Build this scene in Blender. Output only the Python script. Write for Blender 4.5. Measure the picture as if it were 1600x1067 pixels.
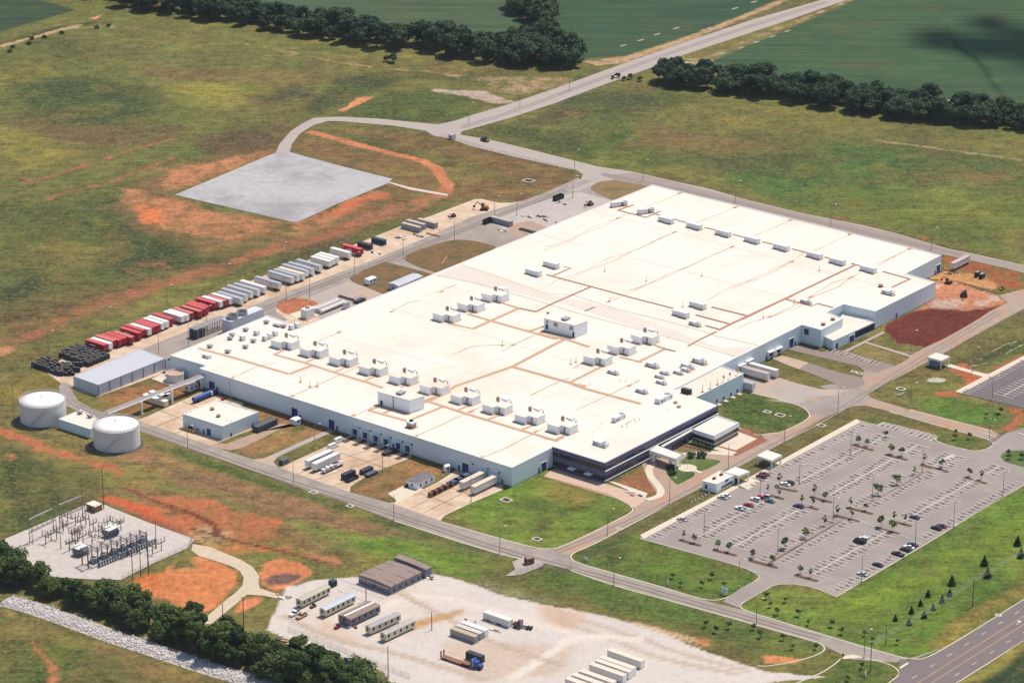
import bpy, bmesh, math, random
import numpy as np
from mathutils import Vector, Matrix
random.seed(7); rng = np.random.default_rng(7)
for o in list(bpy.data.objects): bpy.data.objects.remove(o)
S = bpy.context.scene
COL = S.collection

# ------------------------------------------------------------------ camera, light, exposure
CAMH = 580.0; FPX = 5318.08; PITCH = 0.3653176; YA = 0.896032
cd = bpy.data.cameras.new("Camera"); cam = bpy.data.objects.new("Camera", cd); COL.objects.link(cam)
cam.location = (0, 0, CAMH); cam.rotation_euler = (math.pi/2 - PITCH, 0, 0)
cd.sensor_width = 36; cd.lens = FPX/1600*36; cd.clip_start = 5; cd.clip_end = 40000
S.camera = cam
SUN_AZ = math.atan2(0.70, 0.714)      # from +Y towards +X
SUN_EL = math.radians(64)
sd = Vector((math.sin(SUN_AZ)*math.cos(SUN_EL), math.cos(SUN_AZ)*math.cos(SUN_EL), math.sin(SUN_EL)))
sl = bpy.data.lights.new("sun", 'SUN'); sun = bpy.data.objects.new("sun", sl); COL.objects.link(sun)
sl.energy = 4.5; sl.angle = math.radians(0.5); sl.color = (1.0, 0.93, 0.84)
sun.rotation_euler = (-sd).to_track_quat('-Z', 'Y').to_euler()
W = bpy.data.worlds.new("World"); S.world = W; W.use_nodes = True
nt = W.node_tree; bg = nt.nodes['Background']
sky = nt.nodes.new('ShaderNodeTexSky'); sky.sky_type = 'NISHITA'; sky.sun_disc = False
sky.sun_elevation = SUN_EL; sky.sun_rotation = SUN_AZ
sky.altitude = 200; sky.dust_density = 1.2
nt.links.new(sky.outputs[0], bg.inputs[0]); bg.inputs[1].default_value = 0.118
S.view_settings.view_transform = 'Standard'; S.view_settings.look = 'None'
S.view_settings.gamma = 1.0; S.view_settings.exposure = 0.26
S.view_settings.use_curve_mapping = False

# ------------------------------------------------------------------ survey: photo point -> place on the ground
_s, _c = math.sin(PITCH), math.cos(PITCH)
def G(x, y, z=0.0):
    dx = (x-800)/FPX; dy = -(y-533.5)/FPX
    r = (dx, dy*_s+_c, dy*_c-_s); t = (CAMH-z)/-r[2]
    return Vector((r[0]*t, r[1]*t, z))
AX = Vector((math.cos(YA), math.sin(YA), 0)); BX = Vector((AX.y, -AX.x, 0)); UP = Vector((0, 0, 1))
ANG_A = YA; ANG_B = YA - math.pi/2
def zz(x0, y0, s, pts): return [(x0+p[0]/s, y0+p[1]/s) for p in pts]
def wallhit(px, py, p0, d):
    """photo point on the vertical wall through p0 along d -> (distance along, height)"""
    dx = (px-800)/FPX; dy = -(py-533.5)/FPX
    r = Vector((dx, dy*_s+_c, dy*_c-_s)); n = Vector((d.y, -d.x, 0))
    o = Vector((0, 0, CAMH)); t = (p0-o).dot(n)/r.dot(n); h = o+r*t
    return (h-p0).dot(d), h.z

# ------------------------------------------------------------------ materials
def lin(c):
    c = c/255.0
    return c/12.92 if c <= 0.04045 else ((c+0.055)/1.055)**2.4
def L(r, g, b, k=1.0): return (lin(r)*k, lin(g)*k, lin(b)*k)
def A(r, g, b): return L(r, g, b, 1/1.65)       # sunlit look of a level surface -> base colour
_m = {}
def mat(name, col, rough=0.8, var=0.12, scale=0.4, metal=0.0, bump=0.0, bscale=2.0, stripe=None, spec=0.3, detail=5, stain=None):
    if name in _m: return _m[name]
    m = bpy.data.materials.new(name); m.use_nodes = True; t = m.node_tree; N = t.nodes; K = t.links
    b = N['Principled BSDF']; b.inputs['Roughness'].default_value = rough; b.inputs['Metallic'].default_value = metal
    b.inputs['Specular IOR Level'].default_value = spec
    geo = N.new('ShaderNodeNewGeometry')
    n = N.new('ShaderNodeTexNoise'); n.inputs['Scale'].default_value = scale; n.inputs['Detail'].default_value = detail
    n.inputs['Roughness'].default_value = 0.62
    K.new(geo.outputs['Position'], n.inputs['Vector'])
    mr = N.new('ShaderNodeMapRange'); mr.inputs[1].default_value = 0.3; mr.inputs[2].default_value = 0.7
    mr.inputs[3].default_value = 1-var; mr.inputs[4].default_value = 1+var
    K.new(n.outputs[0], mr.inputs[0])
    mul = N.new('ShaderNodeVectorMath'); mul.operation = 'SCALE'; mul.inputs[0].default_value = col[:3]
    K.new(mr.outputs[0], mul.inputs['Scale']); out = mul.outputs[0]
    if stain:     # (colour, scale, low, high)
        n3 = N.new('ShaderNodeTexNoise'); n3.inputs['Scale'].default_value = stain[1]; n3.inputs['Detail'].default_value = 6
        n3.inputs['Roughness'].default_value = 0.7
        K.new(geo.outputs['Position'], n3.inputs['Vector'])
        m3 = N.new('ShaderNodeMapRange'); m3.inputs[1].default_value = stain[2]; m3.inputs[2].default_value = stain[3]
        K.new(n3.outputs[0], m3.inputs[0])
        mx = N.new('ShaderNodeMix'); mx.data_type = 'RGBA'
        K.new(m3.outputs[0], mx.inputs[0]); K.new(out, mx.inputs[6]); mx.inputs[7].default_value = (*stain[0], 1); out = mx.outputs[2]
    if stripe:    # (spacing, strength) panel lines across walls
        dt = N.new('ShaderNodeVectorMath'); dt.operation = 'DOT_PRODUCT'
        v = (AX+BX); dt.inputs[1].default_value = (v.x/stripe[0], v.y/stripe[0], 0)
        K.new(geo.outputs['Position'], dt.inputs[0])
        fr = N.new('ShaderNodeMath'); fr.operation = 'FRACT'; K.new(dt.outputs['Value'], fr.inputs[0])
        gt = N.new('ShaderNodeMath'); gt.operation = 'GREATER_THAN'; gt.inputs[1].default_value = 0.8; K.new(fr.outputs[0], gt.inputs[0])
        ml = N.new('ShaderNodeMath'); ml.operation = 'MULTIPLY_ADD'; ml.inputs[1].default_value = -stripe[1]; ml.inputs[2].default_value = 1
        K.new(gt.outputs[0], ml.inputs[0])
        s2 = N.new('ShaderNodeVectorMath'); s2.operation = 'SCALE'; K.new(out, s2.inputs[0]); K.new(ml.outputs[0], s2.inputs['Scale']); out = s2.outputs[0]
    K.new(out, b.inputs['Base Color'])
    if bump:
        n2 = N.new('ShaderNodeTexNoise'); n2.inputs['Scale'].default_value = bscale; n2.inputs['Detail'].default_value = 6
        K.new(geo.outputs['Position'], n2.inputs['Vector'])
        bp = N.new('ShaderNodeBump'); bp.inputs['Strength'].default_value = bump; bp.inputs['Distance'].default_value = 1.0
        K.new(n2.outputs[0], bp.inputs['Height']); K.new(bp.outputs[0], b.inputs['Normal'])
    _m[name] = m; return m

# ------------------------------------------------------------------ mesh kit
class MB:
    def __init__(s): s.v = []; s.f = []; s.m = []; s.cur = 0
    def face(s, pts):
        i = len(s.v); s.v += [tuple(p) for p in pts]; s.f.append(tuple(range(i, i+len(pts)))); s.m.append(s.cur)
    def box(s, c, size, ang=0.0, taper=1.0):
        """c = centre of the base, size = (along, across, up)"""
        ca, sa = math.cos(ang), math.sin(ang); x, y, z = size[0]/2, size[1]/2, size[2]
        i = len(s.v)
        for (zz_, k) in ((0, 1.0), (z, taper)):
            for (a, b) in ((-x, -y), (x, -y), (x, y), (-x, y)):
                s.v.append((c[0]+(a*ca-b*sa)*k, c[1]+(a*sa+b*ca)*k, c[2]+zz_))
        for q in ((0, 3, 2, 1), (4, 5, 6, 7), (0, 1, 5, 4), (1, 2, 6, 5), (2, 3, 7, 6), (3, 0, 4, 7)):
            s.f.append(tuple(i+k for k in q)); s.m.append(s.cur)
        return s
    def prism(s, pts, z0, z1, top=True, bottom=False):
        n = len(pts); a = sum(pts[i][0]*pts[(i+1) % n][1]-pts[(i+1) % n][0]*pts[i][1] for i in range(n))
        if a < 0: pts = list(reversed(pts))
        i = len(s.v); s.v += [(p[0], p[1], z0) for p in pts]+[(p[0], p[1], z1) for p in pts]
        for k in range(n):
            j = (k+1) % n; s.f.append((i+k, i+j, i+n+j, i+n+k)); s.m.append(s.cur)
        if top: s.f.append(tuple(i+n+k for k in range(n))); s.m.append(s.cur)
        if bottom: s.f.append(tuple(i+k for k in reversed(range(n)))); s.m.append(s.cur)
        return s
    def walls(s, pts, z0, z1): return s.prism(pts, z0, z1, top=False)
    def sheet(s, pts, z):
        n = len(pts); a = sum(pts[i][0]*pts[(i+1) % n][1]-pts[(i+1) % n][0]*pts[i][1] for i in range(n))
        if a < 0: pts = list(reversed(pts))
        s.face([(p[0], p[1], z) for p in pts]); return s
    def tube(s, p, q, r0, r1=None, n=8, cap=True):
        r1 = r0 if r1 is None else r1; p = Vector(p); q = Vector(q); d = (q-p).normalized()
        u = d.orthogonal().normalized(); w = d.cross(u); i = len(s.v)
        for c, r in ((p, r0), (q, r1)):
            for k in range(n):
                t = 2*math.pi*k/n; s.v.append(tuple(c+u*math.cos(t)*r+w*math.sin(t)*r))
        for k in range(n):
            j = (k+1) % n; s.f.append((i+k, i+j, i+n+j, i+n+k)); s.m.append(s.cur)
        if cap:
            s.f.append(tuple(i+n+k for k in range(n))); s.m.append(s.cur)
            s.f.append(tuple(i+k for k in reversed(range(n)))); s.m.append(s.cur)
        return s
    def lathe(s, c, prof, n=24):
        i = len(s.v)
        for (r, z) in prof:
            for k in range(n):
                t = 2*math.pi*k/n; s.v.append((c[0]+r*math.cos(t), c[1]+r*math.sin(t), c[2]+z))
        for a in range(len(prof)-1):
            for k in range(n):
                j = (k+1) % n; s.f.append((i+a*n+k, i+a*n+j, i+(a+1)*n+j, i+(a+1)*n+k)); s.m.append(s.cur)
        return s
    def ribbon(s, pts, w, z):
        """flat strip of width w along a polyline"""
        P = [Vector((p[0], p[1], 0)) for p in pts]
        Lf, Rt = [], []
        for k in range(len(P)):
            d = (P[min(k+1, len(P)-1)]-P[max(k-1, 0)]).normalized(); n = Vector((-d.y, d.x, 0))
            ww = w if not isinstance(w, (list, tuple)) else w[k]
            Lf.append(P[k]+n*ww/2); Rt.append(P[k]-n*ww/2)
        for k in range(len(P)-1):
            s.face([(q.x, q.y, z) for q in (Rt[k], Rt[k+1], Lf[k+1], Lf[k])])
        return s
    def build(s, name, mats, parent=None, smooth=False):
        me = bpy.data.meshes.new(name); me.from_pydata(s.v, [], s.f)
        if not isinstance(mats, (list, tuple)): mats = [mats]
        for m in mats: me.materials.append(m)
        if len(mats) > 1: me.polygons.foreach_set('material_index', s.m)
        if smooth: me.polygons.foreach_set('use_smooth', [True]*len(me.polygons))
        me.update(); o = bpy.data.objects.new(name, me); COL.objects.link(o)
        if parent: o.parent = parent
        return o
def tag(o, label=None, cat=None, group=None, kind=None):
    if label: o['label'] = label
    if cat: o['category'] = cat
    if group: o['group'] = group
    if kind: o['kind'] = kind
    return o
def thing(name, label, cat, loc=(0, 0, 0), ang=0.0, group=None):
    o = bpy.data.objects.new(name, None); COL.objects.link(o); o.location = loc; o.rotation_euler = (0, 0, ang)
    o.empty_display_size = 0.5
    return tag(o, label, cat, group)
def struct(o, label=None): o['kind'] = 'structure'; return o
def copytree(o, loc, ang=None, label=None, scale=None):
    r = o.copy(); COL.objects.link(r); r.location = loc
    if ang is not None: r.rotation_euler = (0, 0, ang)
    if scale is not None: r.scale = (scale,)*3 if not isinstance(scale, tuple) else scale
    if label: r['label'] = label
    for ch in list(o.children):
        c = ch.copy(); COL.objects.link(c); c.parent = r
        for g in list(ch.children):
            d = g.copy(); COL.objects.link(d); d.parent = c
    return r
_first = {}
def inst(key, maker, loc, ang=0.0, label=None, scale=None, group=None):
    """first call builds, later calls copy"""
    if key not in _first:
        o = maker(); _first[key] = (o, False)
    o, used = _first[key]
    if not used:
        _first[key] = (o, True); o.location = loc; o.rotation_euler = (0, 0, ang)
        if scale is not None: o.scale = (scale,)*3 if not isinstance(scale, tuple) else scale
        if label: o['label'] = label
    else: o = copytree(o, loc, ang, label, scale if scale is not None else 1.0)
    if group: o['group'] = group
    return o
def ordn(k): return ['first','second','third','fourth','fifth','sixth','seventh','eighth','ninth','tenth','eleventh','twelfth','thirteenth','fourteenth','fifteenth','sixteenth','seventeenth','eighteenth','nineteenth','twentieth'][k-1] if k <= 20 else '%dth' % k
def inpoly(X, Y, P):
    ins = np.zeros(X.shape, bool); n = len(P)
    for i in range(n):
        x1, y1 = P[i]; x2, y2 = P[(i+1) % n]
        if y1 == y2: continue
        c = ((y1 > Y) != (y2 > Y)) & (X < (x2-x1)*(Y-y1)/(y2-y1)+x1); ins ^= c
    return ins
def segdist(X, Y, P, closed=True):
    D = np.full(X.shape, 1e9); n = len(P)
    for i in range(n if closed else n-1):
        x1, y1 = P[i]; x2, y2 = P[(i+1) % n]; dx, dy = x2-x1, y2-y1; l = dx*dx+dy*dy+1e-9
        t = np.clip(((X-x1)*dx+(Y-y1)*dy)/l, 0, 1); D = np.minimum(D, np.hypot(X-x1-t*dx, Y-y1-t*dy))
    return D
def smooth_poly(P, it=2, closed=True):
    for _ in range(it):
        Q = []
        n = len(P)
        for i in range(n if closed else n-1):
            a = P[i]; b = P[(i+1) % n]
            Q += [(a[0]*.75+b[0]*.25, a[1]*.75+b[1]*.25), (a[0]*.25+b[0]*.75, a[1]*.25+b[1]*.75)]
        if not closed: Q = [P[0]]+Q+[P[-1]]
        P = Q
    return P
# ------------------------------------------------------------------ the land: one sheet, zones of grass, crop and bare soil
def vnoise(X, Y, cell, seed):
    r = np.random.default_rng(seed); T = r.random((256, 256))
    x = X/cell; y = Y/cell; xi = np.floor(x).astype(int); yi = np.floor(y).astype(int); fx = x-xi; fy = y-yi
    fx = fx*fx*(3-2*fx); fy = fy*fy*(3-2*fy)
    a = T[xi % 256, yi % 256]; b = T[(xi+1) % 256, yi % 256]; c = T[xi % 256, (yi+1) % 256]; d = T[(xi+1) % 256, (yi+1) % 256]
    return (a*(1-fx)+b*fx)*(1-fy)+(c*(1-fx)+d*fx)*fy
def fbm(X, Y, cell, seed, o=4):
    s = 0; k = 1; t = 0
    for i in range(o): s = s+k*vnoise(X, Y, cell/2**i, seed+i); t += k; k *= 0.55
    return s/t
xs = np.concatenate([[-9000, -5000, -2500, -1200, -700], np.arange(-440, 441, 2.0), [700, 1200, 2500, 5000, 9000]])
ys = np.concatenate([[-3000, 0, 600, 900], np.arange(1060, 2240, 2.4), [2350, 2600, 3200, 4500, 7000, 12000]])
GX, GY = np.meshgrid(xs, ys); nx, ny = len(xs), len(ys)
VEG = np.empty(GX.shape+(3,)); VEG[:] = A(116, 110, 62)
SOC = np.empty(GX.shape+(3,)); SOC[:] = A(176, 118, 84)
SOI = np.full(GX.shape, 0.12); SMO = np.zeros(GX.shape); CRP = np.zeros(GX.shape); HGT = np.zeros(GX.shape)
WX = (fbm(GX, GY, 26, 11)-0.5); WY = (fbm(GX, GY, 26, 51)-0.5)
def zone_w(pts, soft, warp=None, z=0.0):
    P = [G(*p)[:2] for p in pts]; warp = soft*1.2 if warp is None else warp
    a = np.array(P); m = soft+warp+8
    iy = np.where((ys > a[:, 1].min()-m) & (ys < a[:, 1].max()+m))[0]; ix = np.where((xs > a[:, 0].min()-m) & (xs < a[:, 0].max()+m))[0]
    if len(iy) == 0 or len(ix) == 0: return None
    sl_ = (slice(iy[0], iy[-1]+1), slice(ix[0], ix[-1]+1))
    X = GX[sl_]+WX[sl_]*warp*2; Y = GY[sl_]+WY[sl_]*warp*2
    D = segdist(X, Y, P); ins = inpoly(X, Y, P); D = np.where(ins, D, -D)
    w = np.clip(0.5+D/(2*soft+1e-6), 0, 1); return sl_, w*w*(3-2*w)
def V(c, soft, pts, k=1.0, warp=None, crop=None):
    r = zone_w(pts, soft, warp)
    if r is None: return
    s_, w = r; w = w*k; VEG[s_] = VEG[s_]*(1-w[..., None])+np.array(A(*c))*w[..., None]
    if crop is not None: CRP[s_] = CRP[s_]*(1-w)+crop*w
def B_(c, k, soft, pts, warp=None, smo=0.0):
    """bare soil: colour, cover 0..1"""
    r = zone_w(pts, soft, warp)
    if r is None: return
    s_, w = r; w3 = np.clip(w*1.6, 0, 1)[..., None]
    SOC[s_] = SOC[s_]*(1-w3)+np.array(A(*c))*w3; SOI[s_] = SOI[s_]*(1-w)+k*w; SMO[s_] = SMO[s_]*(1-w)+smo*w
def TR(c, k, width, pts, soft=None, smo=0.0):
    """a worn track / streak along a line"""
    P = [G(*p) for p in smooth_poly(pts, 2, False)]; Lf, Rt = [], []
    for i in range(len(P)):
        d = (P[min(i+1, len(P)-1)]-P[max(i-1, 0)]).normalized(); n = Vector((-d.y, d.x, 0)); Lf.append(P[i]+n*width/2); Rt.append(P[i]-n*width/2)
    Q = Lf+Rt[::-1]; px = []
    for q in Q:
        px.append(unG(q))
    B_(c, k, soft or width*0.35, px, warp=width*0.4, smo=smo)
def unG(w):
    x, y, z = w[0], w[1], w[2]-CAMH
    fwd = y*_c-z*_s; up = y*_s+z*_c
    return (800+FPX*x/fwd, 533.5-FPX*up/fwd)

GRN = (78, 98, 48); OLV = (118, 116, 62); BRN = (128, 100, 66); DRK = (76, 82, 50); YEL = (142, 138, 60); LWN = (106, 134, 48)
TEAL = (66, 88, 62); RED = (180, 114, 82); ORG = (204, 138, 96); DRED = (174, 94, 64); TAN = (198, 164, 124)
# big tone bands
V((108, 110, 58), 40, [(-200, -300), (600, -100), (600, 500), (300, 560), (-200, 640)])
V((98, 110, 52), 40, [(900, 110), (1700, 200), (1700, 420), (1480, 380), (1030, 280), (860, 220)])
V((116, 112, 60), 22, [(1000, 140), (1300, 170), (1700, 230), (1700, 290), (1300, 240), (1000, 190)])
V((118, 98, 62), 14, [(1000, 195), (1120, 205), (1200, 230), (1110, 245), (990, 225)])
V((74, 106, 50), 18, [(1280, 215), (1400, 220), (1560, 245), (1590, 262), (1500, 270), (1400, 300), (1310, 325), (1240, 310), (1150, 290), (1160, 268), (1250, 250)])
V((78, 84, 50), 12, [(1100, 245), (1230, 235), (1260, 250), (1180, 270), (1100, 265)])
V((104, 116, 52), 20, [(1300, 320), (1600, 280), (1640, 420), (1480, 375), (1330, 345)])
V((96, 90, 56), 8, [(1420, 275), (1470, 262), (1490, 285), (1440, 292)]); V((128, 104, 66), 9, [(1490, 262), (1570, 268), (1560, 290), (1500, 285)])
V((72, 82, 52), 14, [(870, 150), (1000, 140), (1060, 160), (1000, 185), (900, 190), (800, 195)])
V((74, 86, 46), 8, [(750, 195), (880, 205), (960, 240), (900, 245), (780, 212)])
V((60, 96, 44), 5, [(900, 232), (930, 230), (975, 200), (985, 205), (940, 242)])
# upper left meadow
V((136, 126, 60), 10, [(0, 100), (60, 95), (90, 115), (60, 130), (0, 128)])
V((142, 132, 62), 14, [(0, 198), (60, 203), (130, 225), (150, 245), (100, 262), (0, 270)])
V((138, 132, 60), 12, [(240, 132), (400, 130), (430, 150), (380, 168), (300, 160)])
V((66, 82, 48), 16, [(50, 122), (160, 125), (230, 150), (245, 180), (150, 200), (60, 192), (15, 160)])
V((112, 92, 62), 14, [(20, 190), (250, 190), (300, 205), (240, 225), (140, 235), (60, 205)])
V((120, 100, 64), 10, [(230, 104), (500, 115), (540, 125), (450, 135), (280, 125)])
V((92, 78, 58), 10, [(320, 218), (440, 190), (470, 200), (430, 240), (330, 240)])
V((78, 78, 54), 8, [(400, 150), (470, 130), (480, 150), (420, 170)])
V((86, 92, 54), 12, [(0, 60), (100, 55), (200, 70), (330, 95), (200, 90), (60, 85)], 0.5)
V((90, 96, 50), 18, [(0, 310), (170, 320), (280, 350), (300, 400), (150, 430), (0, 380)])
V((62, 78, 50), 14, [(130, 290), (200, 300), (220, 335), (170, 350), (120, 330)])
V((56, 70, 46), 14, [(0, 425), (90, 432), (170, 470), (140, 500), (70, 512), (0, 508)])
V((62, 80, 48), 12, [(150, 400), (230, 395), (290, 420), (250, 440), (160, 440)])
V((96, 112, 52), 8, [(200, 372), (260, 368), (270, 392), (210, 398)])
V((64, 80, 46), 9, [(180, 330), (260, 370), (330, 400), (430, 400), (560, 340), (700, 300), (690, 320), (560, 372), (430, 415), (300, 430), (200, 400)])
V((116, 112, 58), 8, [(30, 560), (120, 505), (250, 465), (420, 405), (430, 415), (260, 478), (140, 525), (60, 575)])
V((134, 112, 58), 9, [(0, 590), (60, 575), (100, 600), (95, 610), (30, 625), (0, 640)])
V(BRN, 8, [(500, 196), (690, 207), (900, 262), (905, 288), (800, 318), (700, 308), (700, 270), (640, 238), (560, 218)], 0.8)
V((70, 88, 48), 6, [(520, 205), (620, 218), (760, 262), (850, 290), (800, 292), (700, 262), (600, 235)])
V((80, 96, 48), 8, [(540, 185), (600, 140), (720, 150), (790, 165), (700, 190), (620, 195)])
V((66, 76, 48), 5, [(470, 165), (540, 120), (600, 112), (640, 125), (560, 150), (500, 178)])
V((84, 92, 48), 10, [(560, 95), (700, 110), (870, 130), (900, 120), (860, 145), (700, 128), (560, 115)])
V((136, 98, 68), 10, [(180, 300), (250, 262), (430, 226), (440, 240), (275, 303), (445, 349), (610, 288), (700, 300), (690, 318), (560, 368), (430, 398), (300, 392), (200, 345)], .75)
V((140, 100, 70), 8, [(470, 212), (560, 230), (650, 252), (690, 280), (690, 300), (612, 282), (540, 262), (455, 238)], .8)
V((134, 98, 66), 9, [(700, 205), (900, 262), (910, 285), (820, 314), (720, 305), (712, 270), (650, 236), (560, 205)], .55)
V((130, 92, 66), 10, [(0, 500), (120, 470), (280, 420), (430, 392), (560, 350), (700, 300), (740, 306), (640, 330), (550, 365), (400, 405), (240, 455), (120, 505), (0, 560)], .65)
# crops
V((64, 84, 60), 1.2, [(-400, -400), (95, -400), (62, 0), (118, 16), (110, 19), (0, 50), (-400, 160)], warp=1, crop=1)
V((80, 98, 70), 1.5, [(300, -400), (800, -400), (850, -20), (808, 22), (830, 40), (826, 62), (700, 75), (600, 50), (350, 12)], warp=2, crop=1)
V((64, 90, 64), 1.2, [(868, -300), (1700, -400), (1222, -4), (1120, 42), (980, 87), (905, 93), (880, 60), (868, 30)], warp=1, crop=1)
V((68, 94, 64), 1.2, [(1100, 100), (1330, 4), (1500, -100), (2300, -500), (2300, 400), (1600, 170), (1250, 130), (1120, 108)], warp=1, crop=1)
V((96, 92, 66), 14, [(1310, 45), (1345, 45), (1345, 55), (1310, 55)], 0.5); V((104, 92, 66), 16, [(1310, 95), (1370, 98), (1360, 108), (1310, 106)], 0.5)
V((60, 96, 54), 14, [(1420, 85), (1480, 90), (1480, 110), (1420, 105)], 0.6)
V((44, 66, 44), 1.5, [(1510, 1067), (1600, 1005), (1800, 900), (1800, 1400), (1400, 1400)], warp=1, crop=0.4)
TR((150, 140, 100), 0.35, 4, [(1455, -2), (1475, 22), (1480, 40), (1500, 70), (1530, 90), (1545, 120), (1570, 150)])
V((34, 70, 30), 3, [(1480, 40), (1496, 70), (1530, 88), (1548, 120), (1575, 156), (1568, 156), (1540, 122), (1522, 92), (1490, 75)])
# lawns
V(LWN, 3, [(690, 800), (850, 735), (1000, 790), (870, 860), (820, 860)], warp=1)
V((150, 136, 66), 8, [(850, 745), (935, 765), (925, 785), (880, 790), (838, 768)])
V((84, 92, 46), 3, [(833, 835), (838, 820), (905, 785), (925, 790), (870, 810), (848, 835)]); V((84, 104, 44), 5, [(790, 790), (850, 775), (900, 790), (850, 808)])
V(LWN, 5, [(430, 812), (520, 812), (640, 840), (770, 865), (830, 870), (810, 905), (720, 905), (640, 890), (540, 850), (420, 850)])
V((100, 150, 44), 7, [(520, 822), (600, 828), (640, 840), (560, 850), (520, 840)])
V((150, 140, 62), 5, [(540, 860), (600, 862), (700, 900), (620, 895), (560, 885)], 0.6)
V((82, 108, 44), 4, [(905, 860), (1000, 830), (1190, 905), (1130, 940), (1000, 905), (900, 885)])
V(LWN, 6, [(990, 845), (1180, 905), (1120, 920), (1000, 880)], 0.6)
V((84, 110, 46), 5, [(760, 905), (830, 880), (1000, 925), (1285, 1010), (1285, 1025), (1200, 1035), (1080, 985), (900, 945)])
V((94, 122, 44), 4, [(1150, 945), (1210, 915), (1300, 930), (1600, 760), (1700, 700), (1700, 880), (1450, 1030), (1400, 1030), (1300, 1000)])
V((126, 146, 44), 12, [(1290, 960), (1380, 915), (1460, 880), (1600, 800), (1620, 820), (1500, 890), (1400, 940), (1330, 970)], 0.75)
V((112, 146, 48), 12, [(1380, 900), (1600, 770), (1600, 800), (1480, 880), (1420, 910)], 0.5)
V((156, 166, 52), 9, [(1585, 862), (1620, 850), (1620, 900), (1585, 905)], 0.6)
V((66, 92, 40), 6, [(1480, 975), (1600, 890), (1640, 890), (1600, 920), (1500, 980), (1440, 1000)])
V((150, 124, 66), 3.5, [(1455, 1020), (1600, 930), (1640, 905), (1640, 885), (1560, 930), (1470, 985), (1450, 1005)], 0.8)
V((150, 138, 66), 2.5, [(1500, 1067), (1600, 1000), (1660, 965), (1660, 985), (1600, 1018), (1530, 1067)])
V((84, 104, 44), 4, [(1180, 1067), (1320, 1028), (1380, 1030), (1400, 1050), (1390, 1080), (1180, 1080)])
V((96, 86, 50), 5, [(1040, 720), (1150, 700), (1180, 660), (1140, 630)], 0.0)
V((72, 98, 44), 4, [(1125, 630), (1180, 615), (1262, 640), (1255, 660), (1205, 676), (1140, 665)])
V((126, 112, 62), 4, [(1190, 720), (1330, 640), (1470, 660), (1560, 690), (1500, 690), (1345, 655), (1200, 728)])
V((86, 110, 46), 4, [(1340, 652), (1420, 658), (1360, 662)]); V((86, 108, 46), 4, [(1470, 672), (1540, 690), (1520, 702), (1460, 690)])
V((84, 124, 46), 4, [(1420, 625), (1470, 612), (1560, 640), (1580, 660), (1500, 660), (1440, 640)])
V((98, 112, 52), 6, [(1540, 560), (1700, 480), (1700, 560), (1580, 575)]); V((104, 96, 58), 7, [(1480, 580), (1520, 540), (1600, 495), (1600, 540), (1540, 570)])
# dry ground by the works
V((160, 118, 80), 3, [(372, 704), (470, 655), (520, 640), (580, 660), (470, 690), (400, 716)])
V((166, 120, 80), 2.5, [(550, 768), (640, 715), (700, 735), (640, 765), (600, 785)])
V((98, 108, 56), 3, [(446, 672), (470, 660), (480, 668), (455, 680)]); V((168, 112, 76), 3, [(150, 640), (180, 645), (260, 600), (310, 610), (250, 640)])
V((160, 112, 76), 3, [(340, 620), (460, 655), (450, 668), (330, 640)]); V((164, 110, 74), 4, [(160, 625), (220, 600), (300, 590), (310, 600), (260, 628), (200, 650)])
V((100, 98, 54), 3, [(1150, 560), (1190, 550), (1310, 600), (1270, 610), (1180, 590)])
V((130, 116, 70), 3, [(1290, 560), (1340, 530), (1420, 555), (1400, 575), (1340, 575)]); V((150, 130, 84), 3, [(1330, 545), (1425, 550), (1400, 575)], 0.6)
V((142, 96, 62), 3, [(600, 415), (660, 385), (720, 372), (780, 385), (680, 430)]); V((104, 92, 60), 5, [(645, 395), (680, 388), (685, 398), (650, 404)])
V((106, 100, 62), 3, [(555, 433), (600, 408), (640, 430), (600, 458)]); V((150, 112, 70), 3, [(430, 475), (460, 465), (500, 470), (480, 492), (440, 485)])
V((106, 114, 62), 6, [(560, 1067), (330, 1000), (380, 980), (450, 1010), (640, 1060), (640, 1090)])
# slope of dry grass south of the road
V((158, 116, 82), 6, [(200, 688), (225, 694), (300, 718), (560, 800), (640, 832), (580, 838), (400, 795), (280, 756), (180, 715)])
V((136, 128, 74), 6, [(140, 712), (200, 720), (280, 758), (420, 805), (560, 838), (520, 862), (400, 830), (300, 790), (170, 745)], .8)
V((150, 104, 72), 7, [(210, 760), (320, 780), (440, 815), (520, 870), (440, 865), (330, 850), (250, 805)], .7)
V((142, 116, 72), 8, [(0, 640), (60, 660), (200, 720), (140, 745), (0, 690)], .6)
V((78, 100, 48), 2.5, [(225, 688), (300, 706), (450, 762), (600, 812), (760, 858), (760, 862), (600, 820), (450, 772), (300, 720)])
V((70, 82, 46), 7, [(0, 700), (60, 705), (150, 760), (160, 800), (60, 830), (0, 850)])
V((104, 100, 56), 5, [(100, 720), (150, 740), (150, 765), (90, 745)])
V((100, 98, 54), 6, [(0, 945), (60, 960), (200, 1010), (300, 1050), (340, 1090), (0, 1090)])
V((140, 112, 72), 8, [(20, 960), (90, 985), (180, 1010), (170, 1030), (80, 1000), (10, 985)], .7); V((150, 116, 76), 6, [(180, 1020), (300, 1050), (330, 1080), (220, 1060)], .7)
V((62, 86, 44), 4, [(10, 1010), (40, 1000), (100, 1067), (0, 1067)]); V((64, 92, 42), 3, [(70, 1000), (130, 1020), (125, 1045), (100, 1067)])
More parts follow.
